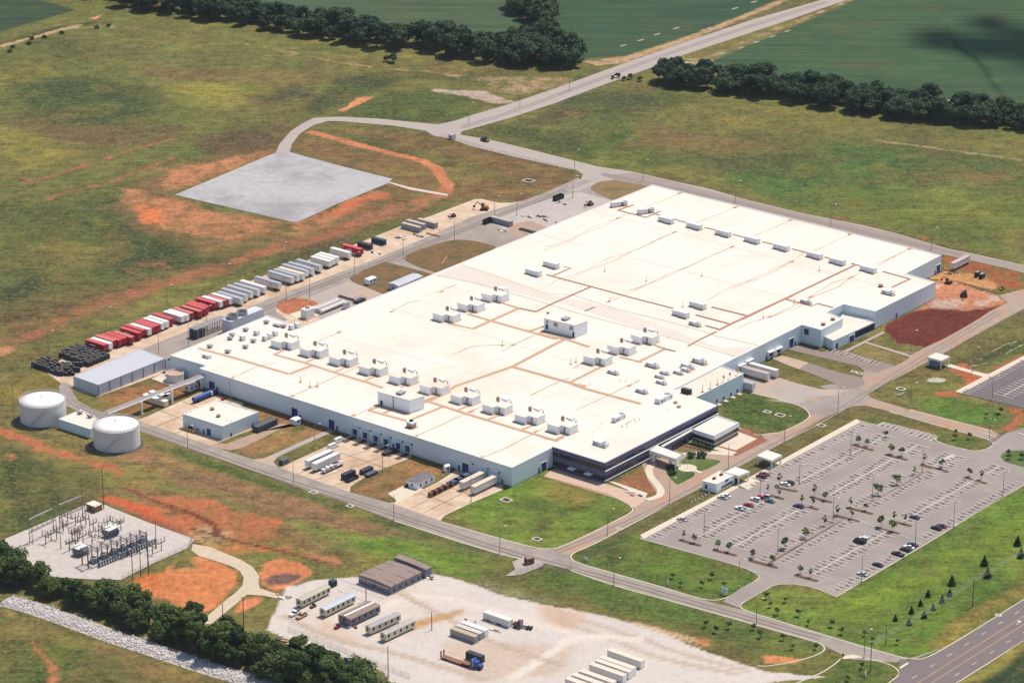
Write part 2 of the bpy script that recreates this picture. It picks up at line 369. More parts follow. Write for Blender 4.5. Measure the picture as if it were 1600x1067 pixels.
# bare red soil
for P_, w_ in (([(0, 291), (57, 284), (159, 250), (216, 233), (275, 216)], 5), ([(71, 314), (118, 297), (169, 287), (219, 267), (280, 244)], 6), ([(0, 276), (40, 276), (60, 290)], 4)):
    TR(RED, 0.6, w_, P_)
B_(ORG, 0.66, 7, [(432, 228), (440, 240), (275, 302), (235, 290), (255, 265), (340, 247)])
B_(ORG, 0.62, 7, [(170, 290), (275, 305), (445, 347), (430, 362), (370, 385), (300, 372), (225, 345), (190, 320)])
B_((222, 128, 80), 0.8, 5, [(215, 325), (250, 325), (260, 345), (230, 348)])
B_(ORG, 0.66, 5, [(445, 347), (605, 285), (700, 300), (640, 330), (560, 348), (490, 362), (470, 372)])
B_((214, 124, 84), 0.8, 3, [(510, 335), (545, 312), (605, 300), (620, 310), (560, 340)])
B_(TAN, 0.6, 5, [(455, 238), (500, 242), (600, 262), (650, 285), (610, 288), (540, 262), (460, 247)])
B_(RED, 0.4, 8, [(480, 245), (600, 255), (700, 290), (640, 320), (500, 360), (620, 300)])
V((88, 70, 44), 3, [(445, 349), (520, 320), (600, 292), (585, 305), (500, 340), (440, 362)])
TR((212, 134, 92), 0.95, 8, [(478, 205), (520, 215), (560, 226), (640, 244), (680, 262), (697, 280), (697, 295), (688, 302)])
TR(RED, 0.5, 8, [(0, 520), (60, 500), (130, 472), (180, 462), (240, 448)])
TR(RED, 0.66, 15, [(-20, 548), (40, 530), (120, 495), (220, 452), (300, 434), (390, 402), (480, 374), (560, 356), (640, 322), (700, 300)])
B_(RED, 0.5, 10, [(80, 425), (115, 420), (125, 440), (90, 450)]); B_(RED, 0.5, 8, [(170, 420), (280, 395), (300, 415), (180, 440)])
B_(RED, 0.5, 6, [(5, 405), (40, 403), (45, 415), (10, 415)])
B_((214, 150, 106), 0.75, 5, [(-30, 540), (30, 545), (36, 550), (0, 560), (-30, 560)], warp=1)
B_(TAN, 0.55, 6, [(640, 105), (700, 112), (800, 122), (870, 128), (830, 136), (700, 124)]); B_(ORG, 0.5, 6, [(780, 120), (880, 128), (870, 140), (800, 136)])
B_((202, 178, 160), 0.8, 4, [(665, 138), (760, 142), (805, 158), (770, 163), (700, 150), (670, 145)])
B_((222, 150, 104), 0.9, 2.5, [(553, 152), (586, 150), (570, 160), (535, 178), (530, 172), (545, 165)])
B_(TAN, 0.8, 3, [(905, 96), (980, 88), (1060, 62), (1215, 0), (1238, 0), (1070, 68), (985, 98), (930, 104)], warp=2)
B_(TAN, 0.6, 5, [(760, 118), (900, 122), (880, 140), (800, 150), (760, 140)]); B_((196, 130, 96), 0.6, 6, [(560, 345), (640, 318), (690, 302), (700, 310), (640, 335)]); B_(TAN, 0.7, 2.5, [(1070, 92), (1110, 88), (1115, 104), (1080, 100)]); TR(TAN, 0.6, 6, [(1090, 96), (1200, 50), (1330, 0)])
TR((214, 200, 170), 0.85, 4, [(1060, 95), (1110, 108), (1170, 118), (1260, 132), (1330, 140), (1400, 147), (1500, 160), (1580, 172)])
TR(TAN, 0.6, 5, [(0, 76), (60, 56), (150, 38), (300, 55), (430, 77), (560, 104), (700, 115)]); TR(TAN, 0.85, 6, [(0, 74), (60, 56), (130, 38)])
B_((226, 160, 120), 0.9, 3, [(138, 27), (158, 24), (150, 31), (136, 31)]); V((70, 66, 44), 2.5, [(0, 68), (60, 48), (150, 32), (150, 36), (60, 54), (0, 74)])
TR(RED, 0.5, 3.2, [(900, 160), (1060, 175), (1180, 192), (1330, 212), (1470, 232), (1600, 250)]); TR(TAN, 0.7, 5, [(1365, 220), (1420, 226), (1500, 238), (1600, 250)])
B_((190, 110, 84), 0.42, 12, [(1000, 200), (1080, 205), (1120, 225), (1050, 238), (990, 225)]); B_(RED, 0.55, 5, [(725, 185), (840, 160), (950, 130), (950, 136), (820, 176), (750, 195), (748, 205), (722, 200)])
TR(RED, 0.55, 8, [(1030, 284), (1100, 292), (1200, 316), (1320, 344), (1480, 380), (1600, 410)])
TR((190, 130, 100), 0.5, 3, [(975, 225), (1010, 195), (1040, 178)]); B_(ORG, 0.45, 6, [(862, 170), (900, 165), (910, 180), (880, 186)])
V((92, 66, 40), 1.2, [(1020, 289), (1246, 344), (1350, 370), (1350, 374), (1246, 350), (1010, 294)])
B_((200, 140, 92), 0.6, 3, [(925, 292), (960, 283), (1005, 286), (985, 300), (950, 302), (930, 302)], warp=1)
B_((206, 132, 92), 0.65, 2.5, [(620, 400), (660, 388), (760, 375), (778, 388), (690, 424), (650, 420)]); TR((206, 138, 100), 0.9, 5, [(590, 405), (640, 415), (690, 432)])
B_((206, 128, 84), 0.7, 3, [(560, 420), (600, 408), (680, 432), (630, 440), (590, 425)]); B_(RED, 0.7, 3, [(440, 480), (470, 472), (485, 480), (460, 492)])
B_((196, 124, 80), 0.5, 3, [(210, 640), (290, 602), (310, 610), (230, 650)]); B_(RED, 0.5, 4, [(115, 610), (180, 650), (160, 662), (112, 622)])
# around tanks, slope and substation
TR((200, 118, 82), 0.72, 10, [(-20, 668), (40, 686), (110, 712), (180, 735), (200, 745)]); B_(ORG, 0.5, 5, [(0, 700), (60, 705), (50, 725), (0, 725)])
B_(DRED, 0.85, 3, [(152, 778), (172, 774), (240, 792), (325, 822), (338, 845), (300, 846), (250, 822), (190, 795)], warp=2)
B_((206, 106, 64), 0.8, 3, [(155, 778), (175, 774), (280, 800), (260, 815), (200, 800)])
B_((198, 120, 80), 0.70, 6, [(215, 765), (320, 780), (400, 792), (440, 805), (430, 838), (350, 848), (300, 830), (260, 800)])
B_(ORG, 0.6, 5, [(225, 745), (260, 758), (240, 772), (200, 760)]); V((108, 122, 60), 4, [(330, 790), (365, 790), (365, 800), (335, 800)])
B_((222, 140, 88), 0.62, 6, [(300, 835), (420, 850), (480, 862), (500, 878), (430, 870), (330, 870)]); B_(TAN, 0.6, 4, [(320, 828), (360, 835), (350, 852), (310, 848)])
B_((224, 140, 88), 0.86, 3, [(232, 900), (290, 866), (330, 868), (372, 892), (375, 908), (345, 945), (322, 958), (260, 942), (200, 918)], warp=2)
B_((206, 150, 96), 0.45, 3, [(270, 868), (300, 862), (300, 888), (262, 890)]); B_((228, 130, 76), 0.8, 3, [(195, 905), (240, 890), (240, 915), (205, 920)])
B_((222, 140, 92), 0.84, 2.5, [(405, 880), (440, 872), (480, 882), (492, 896), (465, 912), (432, 926), (405, 912)], warp=1.5)
B_((222, 140, 96), 0.9, 2.5, [(372, 935), (408, 930), (415, 936), (385, 955), (362, 960)], warp=1)
B_((128, 96, 88), 1.0, 0.8, [(413, 905), (425, 899), (445, 895), (470, 896), (472, 902), (450, 913), (420, 914)], warp=1)
B_(ORG, 0.65, 3, [(470, 862), (520, 870), (550, 880), (520, 888), (480, 872)]); V((62, 60, 34), 1.0, [(300, 826), (360, 842), (420, 855), (480, 868), (480, 870), (420, 859), (360, 847), (300, 832)])
B_((206, 130, 86), 0.8, 3, [(40, 1000), (60, 1002), (100, 1055), (104, 1075), (85, 1075), (60, 1035)]); B_(RED, 0.6, 3, [(150, 1010), (200, 1035), (290, 1067), (250, 1067)])
B_((190, 180, 110), 0.4, 4, [(0, 950), (60, 965), (110, 990), (60, 990), (0, 975)])
# red earth near the office and the east yard
B_((168, 108, 78), 0.75, 1.6, [(965, 752), (1010, 725), (1022, 722), (1030, 765), (1020, 778), (975, 764)], warp=0.6)
B_((190, 118, 84), 0.95, 1.2, [(1130, 688), (1165, 668), (1200, 690), (1150, 712), (1110, 700)], warp=0.6)
B_((118, 60, 46), 1.0, 1.0, zz(1340, 390, 6.154, [(260, 730), (550, 590), (700, 560), (1040, 590), (1230, 560), (1440, 520), (1280, 590), (1100, 710), (850, 850), (650, 940), (380, 900), (270, 790)]), warp=1.2)
B_((206, 140, 104), 0.95, 1.5, zz(1340, 390, 6.154, [(745, 300), (830, 285), (1340, 440), (1440, 510), (1230, 560), (1040, 590), (700, 560), (550, 590), (740, 470)]), warp=1.5)
for q in ([(750, 480), (860, 500), (1000, 560), (900, 570), (700, 555)], [(860, 490), (960, 480), (1050, 530), (960, 520)], [(1130, 500), (1250, 500), (1200, 540), (1120, 530)], [(1230, 450), (1340, 450), (1350, 490), (1270, 490)], [(760, 330), (820, 340), (780, 360)]):
    B_((214, 184, 164), 0.95, 1.2, zz(1340, 390, 6.154, q), warp=1.5)
B_((212, 156, 104), 0.9, 2, zz(1340, 390, 6.154, [(670, 280), (830, 200), (1100, 210), (1330, 300), (1350, 340), (1300, 400), (870, 290)]), warp=1.5)
B_((176, 100, 66), 0.75, 3, zz(1340, 390, 6.154, [(800, 50), (1100, 100), (1600, 230), (1600, 400), (1400, 380), (1200, 240), (830, 190)]), warp=2)
V((96, 78, 50), 1.5, zz(1340, 390, 6.154, [(870, 290), (1000, 290), (1340, 410), (1340, 440), (1200, 420), (900, 340)])); V((112, 104, 60), 3, zz(1340, 390, 6.154, [(1250, 220), (1600, 300), (1600, 380), (1400, 350)]))
B_((196, 110, 72), 0.9, 2.5, zz(1360, 520, 6.667, [(820, 380), (960, 300), (1130, 400), (1180, 420), (1600, 210), (1600, 240), (1170, 470), (900, 600), (860, 600), (1000, 500), (900, 430)]), warp=1)
B_((198, 112, 76), 0.85, 3, zz(1360, 520, 6.667, [(660, 620), (850, 610), (1100, 700), (1600, 800), (1600, 960), (1450, 1030), (1340, 1040), (1400, 960), (1520, 850), (1300, 760), (1000, 680), (680, 660)]), warp=1.5)
B_((186, 110, 76), 0.6, 3, zz(1360, 520, 6.667, [(400, 380), (560, 400), (820, 400), (860, 420), (700, 440), (420, 440)])); B_((190, 110, 80), 0.8, 2, zz(1120, 480, 5, [(1170, 670), (1210, 640), (1240, 700), (1200, 710)]))
V((74, 96, 44), 2, zz(1360, 520, 6.667, [(270, 650), (400, 590), (700, 520), (740, 540), (500, 620), (300, 670)])); V((66, 84, 44), 2, zz(1360, 520, 6.667, [(1080, 310), (1400, 140), (1600, 60), (1600, 160), (1300, 290), (1100, 330)]))
B_((204, 196, 172), 0.75, 1.2, zz(1360, 520, 6.667, [(570, 480), (680, 455), (800, 480), (790, 510), (700, 530), (580, 520)]), warp=1)
for q in ([(1000, 300), (1150, 320), (1250, 310), (1600, 110), (1600, 140), (1240, 340), (1080, 345)], [(1070, 300), (1400, 120), (1600, 60), (1600, 75), (1420, 140), (1100, 310)], [(200, 650), (330, 620), (580, 520), (580, 530), (340, 640)], [(330, 660), (580, 570), (580, 580), (350, 670)]):
    B_((206, 200, 176), 0.62, 0.9, zz(1360, 520, 6.667, q), warp=1.5)
# trodden yard of pale gravel
YARD = [(413, 985), (440, 930), (450, 918), (500, 905), (560, 900), (590, 905), (660, 895), (700, 900), (740, 912), (780, 930), (850, 945), (950, 962), (1000, 975), (1100, 1015), (1190, 1046), (1300, 1058), (1250, 1062), (1180, 1067), (1160, 1110), (640, 1110), (600, 1050), (500, 1015)]
B_((226, 214, 203), 1.0, 2.0, YARD, warp=1.5, smo=.75)
for q, c in (([(590, 920), (660, 925), (640, 960), (590, 950)], (228, 212, 196)), ([(840, 955), (900, 965), (880, 980), (850, 965)], (224, 182, 148)), ([(700, 1000), (900, 1010), (870, 1050), (740, 1060)], (218, 196, 176)), ([(480, 950), (560, 1000), (500, 990)], (226, 200, 176))):
    B_(c, 1.0, 6, q, smo=.7)
V((150, 148, 106), 3, [(730, 915), (760, 912), (850, 938), (860, 945), (770, 935)])
B_((212, 176, 132), 0.8, 2, [(975, 965), (1070, 990), (1110, 1005), (1110, 1012), (1000, 978)]); B_((226, 148, 98), 0.85, 2, [(1180, 1020), (1260, 1028), (1240, 1036), (1190, 1036)]); B_((218, 142, 96), 0.8, 2, [(1088, 995), (1108, 998), (1105, 1010), (1092, 1008)])
V((140, 130, 66), 2, [(1150, 1066), (1210, 1055), (1260, 1066), (1260, 1080), (1150, 1080)]); V((172, 160, 120), 2, [(750, 1010), (790, 1000), (800, 1015), (770, 1012)])
for c_, w_, pts in (((206, 184, 164), 3, [(440, 960), (520, 1000), (620, 1020), (760, 1062)]), ((236, 222, 208), 4, [(560, 960), (640, 930), (700, 935), (780, 960), (900, 990)]), ((208, 188, 168), 2.6, [(850, 960), (960, 1000), (1040, 1030), (1150, 1052)]), ((210, 188, 170), 2.6, [(860, 953), (980, 990), (1080, 1025), (1170, 1047)]), ((238, 224, 210), 4, [(800, 1060), (860, 1020), (900, 990), (1000, 1000)]), ((204, 180, 158), 2.4, [(620, 925), (690, 960), (760, 1000), (880, 1040)]), ((234, 220, 206), 3, [(480, 945), (560, 985), (640, 1000)])): TR(c_, 1.0, w_, pts, None, .8)
B_((206, 164, 114), 1.0, 2.0, [(615, 985), (645, 972), (680, 963), (722, 954), (722, 958), (680, 970), (640, 984)], smo=.3)

for w_, pts in ((1.6, [(980, 172), (1060, 178), (1180, 196), (1330, 216)]), (2.2, [(300, 826), (360, 844), (420, 856), (500, 880), (522, 884)]), (2.5, [(190, 760), (260, 790), (330, 812), (345, 840)])): TR((110, 70, 50), .9, w_, pts)
for q in ([(0, 940), (60, 962), (60, 975), (0, 960)], [(160, 1005), (290, 1045), (290, 1052), (160, 1015)]): B_((196, 160, 110), .5, 3, q)
SOI = np.clip(SOI+(fbm(GX, GY, 60, 5)-0.5)*0.25*(1-CRP)*(SOI < 0.9), 0, 1)
E_, N_ = (GX*AX.x+GY*AX.y), (GX*BX.x+GY*BX.y)
def tint(cell, seed, lo, hi, col, k, o=5):
    global VEG
    w = np.clip((fbm(GX+WX*30, GY+WY*30, cell, seed, o)-lo)/(hi-lo), 0, 1)*k*0.62*(1-0.8*CRP); VEG = VEG*(1-w[..., None])+np.array(A(*col))*w[..., None]
tint(34, 101, .55, .72, (130, 98, 66), .55); tint(22, 111, .56, .70, (146, 136, 66), .50); tint(46, 121, .55, .70, (66, 72, 46), .55); tint(9, 131, .55, .75, (92, 78, 58), .5); tint(13, 141, .57, .72, (96, 116, 52), .4)
mott = (fbm(GX, GY, 60, 71)-0.5)*0.40+(fbm(GX, GY, 12, 81)-0.5)*0.36+(fbm(GX, GY, 5, 91, 2)-0.5)*0.22
mott = mott*(1-0.65*CRP)
VEG = VEG*(1+mott[..., None]*np.array([1.2, 0.95, 0.85]))
verts = np.stack([GX.ravel(), GY.ravel(), HGT.ravel()], 1).astype(np.float32)
me = bpy.data.meshes.new("ground"); nv = nx*ny; me.vertices.add(nv); me.vertices.foreach_set('co', verts.ravel())
ii = (np.arange(ny-1)[:, None]*nx+np.arange(nx-1)[None, :]).ravel(); F = np.stack([ii, ii+1, ii+nx+1, ii+nx], 1)
me.loops.add(F.size); me.loops.foreach_set('vertex_index', F.ravel().astype(np.int32))
me.polygons.add(len(F)); me.polygons.foreach_set('loop_start', np.arange(0, F.size, 4, dtype=np.int32)); me.polygons.foreach_set('loop_total', np.full(len(F), 4, np.int32))
me.update(calc_edges=True)
def cattr(name, arr):
    a = me.attributes.new(name, 'FLOAT_COLOR', 'POINT'); q = np.ones((nv, 4), np.float32); q[:, :3] = arr.reshape(-1, 3); a.data.foreach_set('color', q.ravel())
cattr('veg', np.clip(VEG, 0.005, 1)); cattr('earth', SOC); cattr('cover', np.stack([SOI, CRP, SMO], -1))
ground = bpy.data.objects.new('ground', me); COL.objects.link(ground); struct(ground)
m = bpy.data.materials.new('meadow_soil_crop'); m.use_nodes = True; t = m.node_tree; N = t.nodes; K = t.links; b = N['Principled BSDF']
b.inputs['Roughness'].default_value = 0.95; b.inputs['Specular IOR Level'].default_value = 0.1
def nd(ty, **kw):
    n = N.new(ty)
    for k_, v_ in kw.items():
        if k_.startswith('_'): setattr(n, k_[1:], v_)
        else: n.inputs[k_].default_value = v_
    return n
geo = nd('ShaderNodeNewGeometry')
def noise(sc, det, rough, vec=None):
    n = nd('ShaderNodeTexNoise', Scale=sc, Detail=det, Roughness=rough); K.new(vec or geo.outputs['Position'], n.inputs['Vector']); return n.outputs[0]
def mapr(src, a, b_, c, d):
    n = nd('ShaderNodeMapRange'); n.inputs[1].default_value = a; n.inputs[2].default_value = b_; n.inputs[3].default_value = c; n.inputs[4].default_value = d; K.new(src, n.inputs[0]); return n.outputs[0]
def math2(op, x, y):
    n = nd('ShaderNodeMath', _operation=op)
    for i, q in enumerate((x, y)):
        if isinstance(q, (int, float)): n.inputs[i].default_value = q
        else: K.new(q, n.inputs[i])
    return n.outputs[0]
def att(nm):
    n = nd('ShaderNodeAttribute', _attribute_name=nm); return n
ve, ea, co = att('veg'), att('earth'), att('cover')
sep = nd('ShaderNodeSeparateColor'); K.new(co.outputs['Color'], sep.inputs[0]); soil, crop, smo = sep.outputs[0], sep.outputs[1], sep.outputs[2]
fine = noise(0.55, 5, 0.7); mid = noise(0.13, 5, 0.65); big = noise(0.035, 4, 0.6)
# crop rows: noise drawn out along the rows
mp = nd('ShaderNodeMapping'); K.new(geo.outputs['Position'], mp.inputs[0]); mp.inputs['Rotation'].default_value = (0, 0, math.pi/2-YA); mp.inputs['Scale'].default_value = (0.012, 0.17, 1)
rows = noise(1.0, 4, 0.65, mp.outputs[0])
mp2 = nd('ShaderNodeMapping'); K.new(geo.outputs['Position'], mp2.inputs[0]); mp2.inputs['Rotation'].default_value = (0, 0, -YA); mp2.inputs['Scale'].default_value = (0.035, 0.30, 1); swath = noise(1.0, 5, 0.7, mp2.outputs[0])
g1 = math2('ADD', mapr(fine, 0.36, 0.64, -0.36, 0.36), mapr(mid, 0.34, 0.66, -0.30, 0.30)); g1 = math2('ADD', g1, mapr(swath, 0.34, 0.66, -0.20, 0.20)); g1 = math2('ADD', g1, 0.04)
g2 = math2('ADD', mapr(rows, 0.35, 0.65, -0.22, 0.22), mapr(fine, 0.3, 0.7, -0.16, 0.16))
inv = math2('SUBTRACT', 1.0, crop)
gv = math2('ADD', math2('MULTIPLY', g1, inv), math2('MULTIPLY', g2, crop)); gv = math2('ADD', gv, 1.0)
vs = nd('ShaderNodeVectorMath', _operation='SCALE'); K.new(ve.outputs['Color'], vs.inputs[0]); K.new(gv, vs.inputs['Scale'])
# straw-coloured tufts in the grass
tuft = math2('MULTIPLY', mapr(noise(0.36, 6, 0.8), 0.5, 0.66, 0, 0.75), inv)
mt = nd('ShaderNodeMix', _data_type='RGBA', _blend_type='MIX'); K.new(tuft, mt.inputs[0]); K.new(vs.outputs[0], mt.inputs[6]); mt.inputs[7].default_value = (*A(150, 136, 84), 1)
# earth with its own streaks
e1 = math2('ADD', mapr(noise(0.28, 6, 0.7), 0.3, 0.7, -0.30, 0.26), mapr(big, 0.35, 0.65, -0.12, 0.12)); mpe = nd('ShaderNodeMapping'); K.new(geo.outputs['Position'], mpe.inputs[0]); mpe.inputs['Rotation'].default_value = (0, 0, 0.55); mpe.inputs['Scale'].default_value = (0.9, 0.14, 1); rill = noise(1.0, 6, 0.7, mpe.outputs[0])
e1 = math2('ADD', e1, mapr(rill, 0.3, 0.7, -0.24, 0.16)); e1 = math2('MULTIPLY', e1, math2('SUBTRACT', 1.0, smo)); e1 = math2('ADD', e1, 1.0)
es = nd('ShaderNodeVectorMath', _operation='SCALE'); K.new(ea.outputs['Color'], es.inputs[0]); K.new(e1, es.inputs['Scale'])
th = math2('ADD', soil, math2('ADD', mapr(noise(0.10, 9, 0.78), 0.28, 0.72, -0.36, 0.36), mapr(noise(0.9, 5, 0.8), 0.3, 0.7, -0.16, 0.16)))
mk = mapr(th, 0.46, 0.80, 0, 1); mk.node.interpolation_type = 'SMOOTHSTEP'
mx = nd('ShaderNodeMix', _data_type='RGBA'); K.new(mk, mx.inputs[0]); K.new(mt.outputs[2], mx.inputs[6]); K.new(es.outputs[0], mx.inputs[7])
K.new(mx.outputs[2], b.inputs['Base Color'])
bp = nd('ShaderNodeBump', Strength=0.5, Distance=0.6); K.new(noise(0.5, 6, 0.7), bp.inputs['Height']); K.new(bp.outputs[0], b.inputs['Normal'])
me.materials.append(m)
# ------------------------------------------------------------------ paving
M_CONC = mat('yard_concrete', A(228, 202, 174), 0.9, 0.14, 0.16, stain=(A(200, 160, 126), 0.045, 0.47, 0.68), bump=0.15)
M_CONC2 = mat('dusty_concrete', A(190, 178, 168), 0.9, 0.08, 0.08, stain=(A(206, 176, 150), 0.04, 0.45, 0.7))
M_WALK = mat('pale_concrete', A(236, 220, 196), 0.9, 0.06, 0.3)
M_ASPH = mat('worn_asphalt', A(176, 163, 151), 0.92, 0.13, 0.22, stain=(A(156, 142, 132), 0.06, 0.45, 0.7))
M_DUST = mat('dusty_asphalt', A(184, 162, 144), 0.92, 0.13, 0.18, stain=(A(206, 152, 116), 0.05, 0.45, 0.7))
M_LOT = mat('car_park_asphalt', A(174, 161, 152), 0.92, 0.12, 0.2, stain=(A(156, 142, 136), 0.05, 0.45, 0.7))
M_LOT2 = mat('fresh_asphalt', A(124, 114, 114), 0.92, 0.07, 0.1)
M_HWY = mat('highway_asphalt', A(134, 121, 118), 0.92, 0.07, 0.15)
M_HWY2 = mat('highway_middle_asphalt', A(158, 140, 131), 0.92, 0.06, 0.15)
M_FAR = mat('far_road_asphalt', A(190, 176, 166), 0.92, 0.06, 0.15)
M_GRAVEL = mat('grey_gravel', A(198, 193, 192), 0.95, 0.12, 0.25, stain=(A(170, 164, 164), 0.022, 0.46, 0.62), bump=.3)
M_GRAV2 = mat('pale_gravel', A(214, 202, 192), 0.95, 0.10, 0.35, bump=0.2)
M_TRACK = mat('gravel_track', A(220, 200, 172), 0.95, 0.10, 0.3)
M_KERB = mat('kerb_concrete', A(238, 226, 204), 0.85, 0.06, 0.5)
M_WHITE = mat('white_road_paint', A(248, 238, 228), 0.8, 0.06, 1.0)
M_YELL = mat('yellow_road_paint', A(222, 176, 116), 0.8, 0.06, 1.0)
_z = [0.04]
def pave(name, pts, mt, sm=0, ext=None, z=None):
    _z[0] += 0.004; P = [G(*p) for p in (smooth_poly(pts, sm) if sm else pts)]
    b_ = MB(); b_.sheet(P, z or _z[0]); o = b_.build(name, mt); struct(o); return P
def kerb(name, pts, w=0.45, h=0.14, closed=False, sm=0, par=None, mt=None):
    P = [G(*p) for p in (smooth_poly(pts, sm, closed) if sm else pts)]
    if closed: P = P+[P[0], P[1]]
    b_ = MB()
    for k in range(len(P)-1):
        d = (P[k+1]-P[k]); l = d.length
        if l < 0.05: continue
        c = (P[k]+P[k+1])/2; b_.box((c.x, c.y, 0.0), (l+0.2, w, h+0.004*(k % 2)), math.atan2(d.y, d.x))
    o = b_.build(name, mt or M_KERB); struct(o); return o
# west yard and trailer park
WY = [(70, 580), (88, 566), (130, 545), (300, 475), (430, 424), (555, 382), (630, 352), (675, 337), (740, 312), (751, 311), (778, 317), (800, 317), (823, 313), (868, 295), (908, 280), (960, 290), (1018, 300), (870, 400), (540, 520), (400, 560), (300, 586), (264, 578), (256, 583), (152, 620), (118, 610), (100, 606), (94, 598)]
pave('yard_paving', WY, M_CONC)
pave('road', [(215, 548), (295, 516), (351, 495), (460, 452), (580, 408), (660, 374), (740, 338), (800, 320), (850, 302), (903, 278), (930, 300), (1018, 300), (870, 400), (700, 440), (640, 420), (600, 408), (556, 429), (545, 438), (600, 462), (560, 480), (520, 470), (470, 466), (440, 478), (430, 485), (450, 500), (400, 520), (340, 548), (262, 585)], M_ASPH)
pave('yard_paving', [(480, 465), (545, 440), (556, 429), (600, 458), (640, 470), (560, 500), (500, 500)], M_CONC2)
pave('yard_paving', [(760, 345), (800, 330), (870, 308), (905, 300), (960, 315), (980, 330), (860, 375), (800, 365)], mat('grey_yard', A(200, 188, 180), 0.9, 0.08, 0.1))
pave('yard_paving', [(790, 352), (830, 345), (870, 362), (840, 375), (800, 372)], M_DUST)
# island beds laid over the paving
M_DRY = mat('dry_grass', A(138, 104, 66), 0.95, 0.25, 0.35, stain=(A(104, 96, 56), 0.12, 0.45, 0.6), bump=0.3)
M_DRY2 = mat('straw_grass', A(150, 124, 80), 0.95, 0.22, 0.4, stain=(A(112, 104, 60), 0.1, 0.5, 0.65), bump=0.3)
M_REDB = mat('red_earth', A(196, 118, 80), 0.95, 0.2, 0.25, stain=(A(160, 104, 66), 0.2, 0.5, 0.6), bump=0.3)
M_LAWN = mat('lawn_grass', A(98, 118, 50), 0.95, 0.22, 0.16, stain=(A(70, 92, 42), 0.05, 0.45, 0.65), bump=0.3)
def bed(name, pts, mt, sm=2, k=True, kmt=None):
    P = pave(name, pts, mt, sm)
    if k: kerb('kerb', pts, 0.35, 0.15, True, sm, mt=kmt)
bed('grass_verge', [(430, 478), (438, 468), (462, 465), (490, 469), (503, 478), (492, 489), (462, 493), (440, 489)], M_REDB, k=False)
bed('grass_verge', [(545, 434), (556, 430), (575, 418), (600, 408), (620, 414), (660, 424), (690, 432), (640, 456), (604, 462), (575, 450), (550, 441)], M_DRY, 1, False)
bed('grass_verge', [(630, 402), (650, 392), (690, 378), (720, 374), (750, 378), (784, 388), (700, 432), (660, 420), (636, 410)], M_DRY, 1, False)
bed('grass_verge', [(921, 293), (930, 286), (955, 282), (1003, 283), (1022, 291), (960, 315), (940, 306), (928, 300)], M_DRY2, 1, False)
pave('gravel_strip', zz(250, 440, 5, [(1010, 255), (1110, 310), (1130, 290), (1180, 320), (1290, 200), (1250, 175)]), M_WALK)
# storage yard, dock yards
pave('yard_paving', [(215, 656), (229, 651), (269, 633), (318, 611), (382, 630), (368, 640), (410, 665), (345, 690), (328, 697), (282, 683), (241, 668)], M_CONC)
pave('yard_paving', [(436, 731), (542, 683), (552, 676), (600, 690), (645, 708), (641, 716), (600, 732), (565, 749), (548, 760), (546, 769)], M_CONC)
pave('yard_paving', [(606, 786), (620, 784), (660, 765), (686, 752), (708, 738), (716, 728), (790, 750), (784, 766), (736, 786), (694, 806), (688, 814), (660, 805)], M_CONC)
pave('yard_paving', [(606, 771), (634, 757), (662, 764), (620, 786), (618, 780)], M_WALK)
pave('footpath', [(686, 752), (708, 738), (712, 740), (688, 754)], M_WALK)
# south road, crossing, service road
pave('road', [(97, 598), (92, 604), (94, 618), (103, 634), (125, 644), (166, 656), (218, 674), (280, 696), (400, 738), (480, 766), (530, 781), (614, 813), (700, 842), (783, 867), (847, 880), (891, 891), (959, 915), (1060, 942), (1279, 1004), (1330, 1030), (1400, 1035), (1480, 1010), (1428, 1030), (1405, 1026), (1340, 1007), (1200, 965), (1162, 953), (1110, 940), (1095, 936), (1035, 917), (960, 896), (901, 879), (890, 872), (894, 864), (861, 858), (834, 856), (766, 837), (688, 815), (684, 812), (610, 786), (548, 769), (436, 731), (328, 696), (260, 672), (218, 658), (166, 645), (146, 639), (123, 627), (113, 613), (114, 607), (106, 598)], M_ASPH)
pave('road', [(345, 701), (360, 704), (378, 700), (412, 684), (440, 669), (462, 660), (470, 664), (430, 662), (400, 676), (352, 694), (339, 692), (330, 697)], M_DUST)
pave('road', [(394, 718), (412, 716), (440, 704), (500, 677), (516, 671), (522, 674), (470, 697), (434, 714), (427, 722), (436, 731)], M_CONC2)
pave('road', [(861, 859), (880, 853), (925, 832), (962, 813.5), (985, 801.6), (992, 795), (975, 783), (850, 745), (862, 733), (930, 750), (985, 768), (1010, 778), (1030, 776), (1012, 750), (1004, 728), (1000, 705), (1060, 690), (1100, 705), (1150, 709), (1197, 689), (1190, 680), (1206, 677), (1222, 676), (1260, 657), (1267, 647), (1250, 632), (1248, 622), (1290, 612), (1330, 609), (1345, 600), (1350, 578), (1396, 573), (1416, 563), (1425, 554), (1446, 543), (1478, 528), (1519, 505), (1548, 486), (1574, 473), (1560, 462), (1600, 452), (1660, 440), (1660, 455), (1600, 483), (1564, 502), (1519, 527), (1481, 549), (1400, 592), (1366, 608), (1357, 613), (1356, 619), (1370, 625), (1421, 640), (1503, 661), (1550, 673), (1562, 679), (1560, 690), (1547, 694), (1542, 686), (1469, 666), (1390, 643), (1352, 634), (1334, 635), (1312, 642), (1284, 656), (1225, 690), (1170, 722), (1098, 760), (1050, 786), (975, 825), (925, 852), (894, 865), (880, 866)], M_DUST)
pave('road', [(1196, 625), (1245, 632), (1255, 636), (1268, 648), (1290, 650), (1310, 640), (1345, 633), (1360, 625), (1356, 612), (1340, 606), (1300, 600), (1280, 604), (1310, 614), (1270, 625)], M_ASPH)
pave('yard_paving', [(1150, 600), (1162, 611), (1205, 621), (1248, 631), (1272, 620), (1304, 618), (1330, 609), (1280, 608), (1245, 599), (1212, 589), (1166, 578)], M_CONC2)
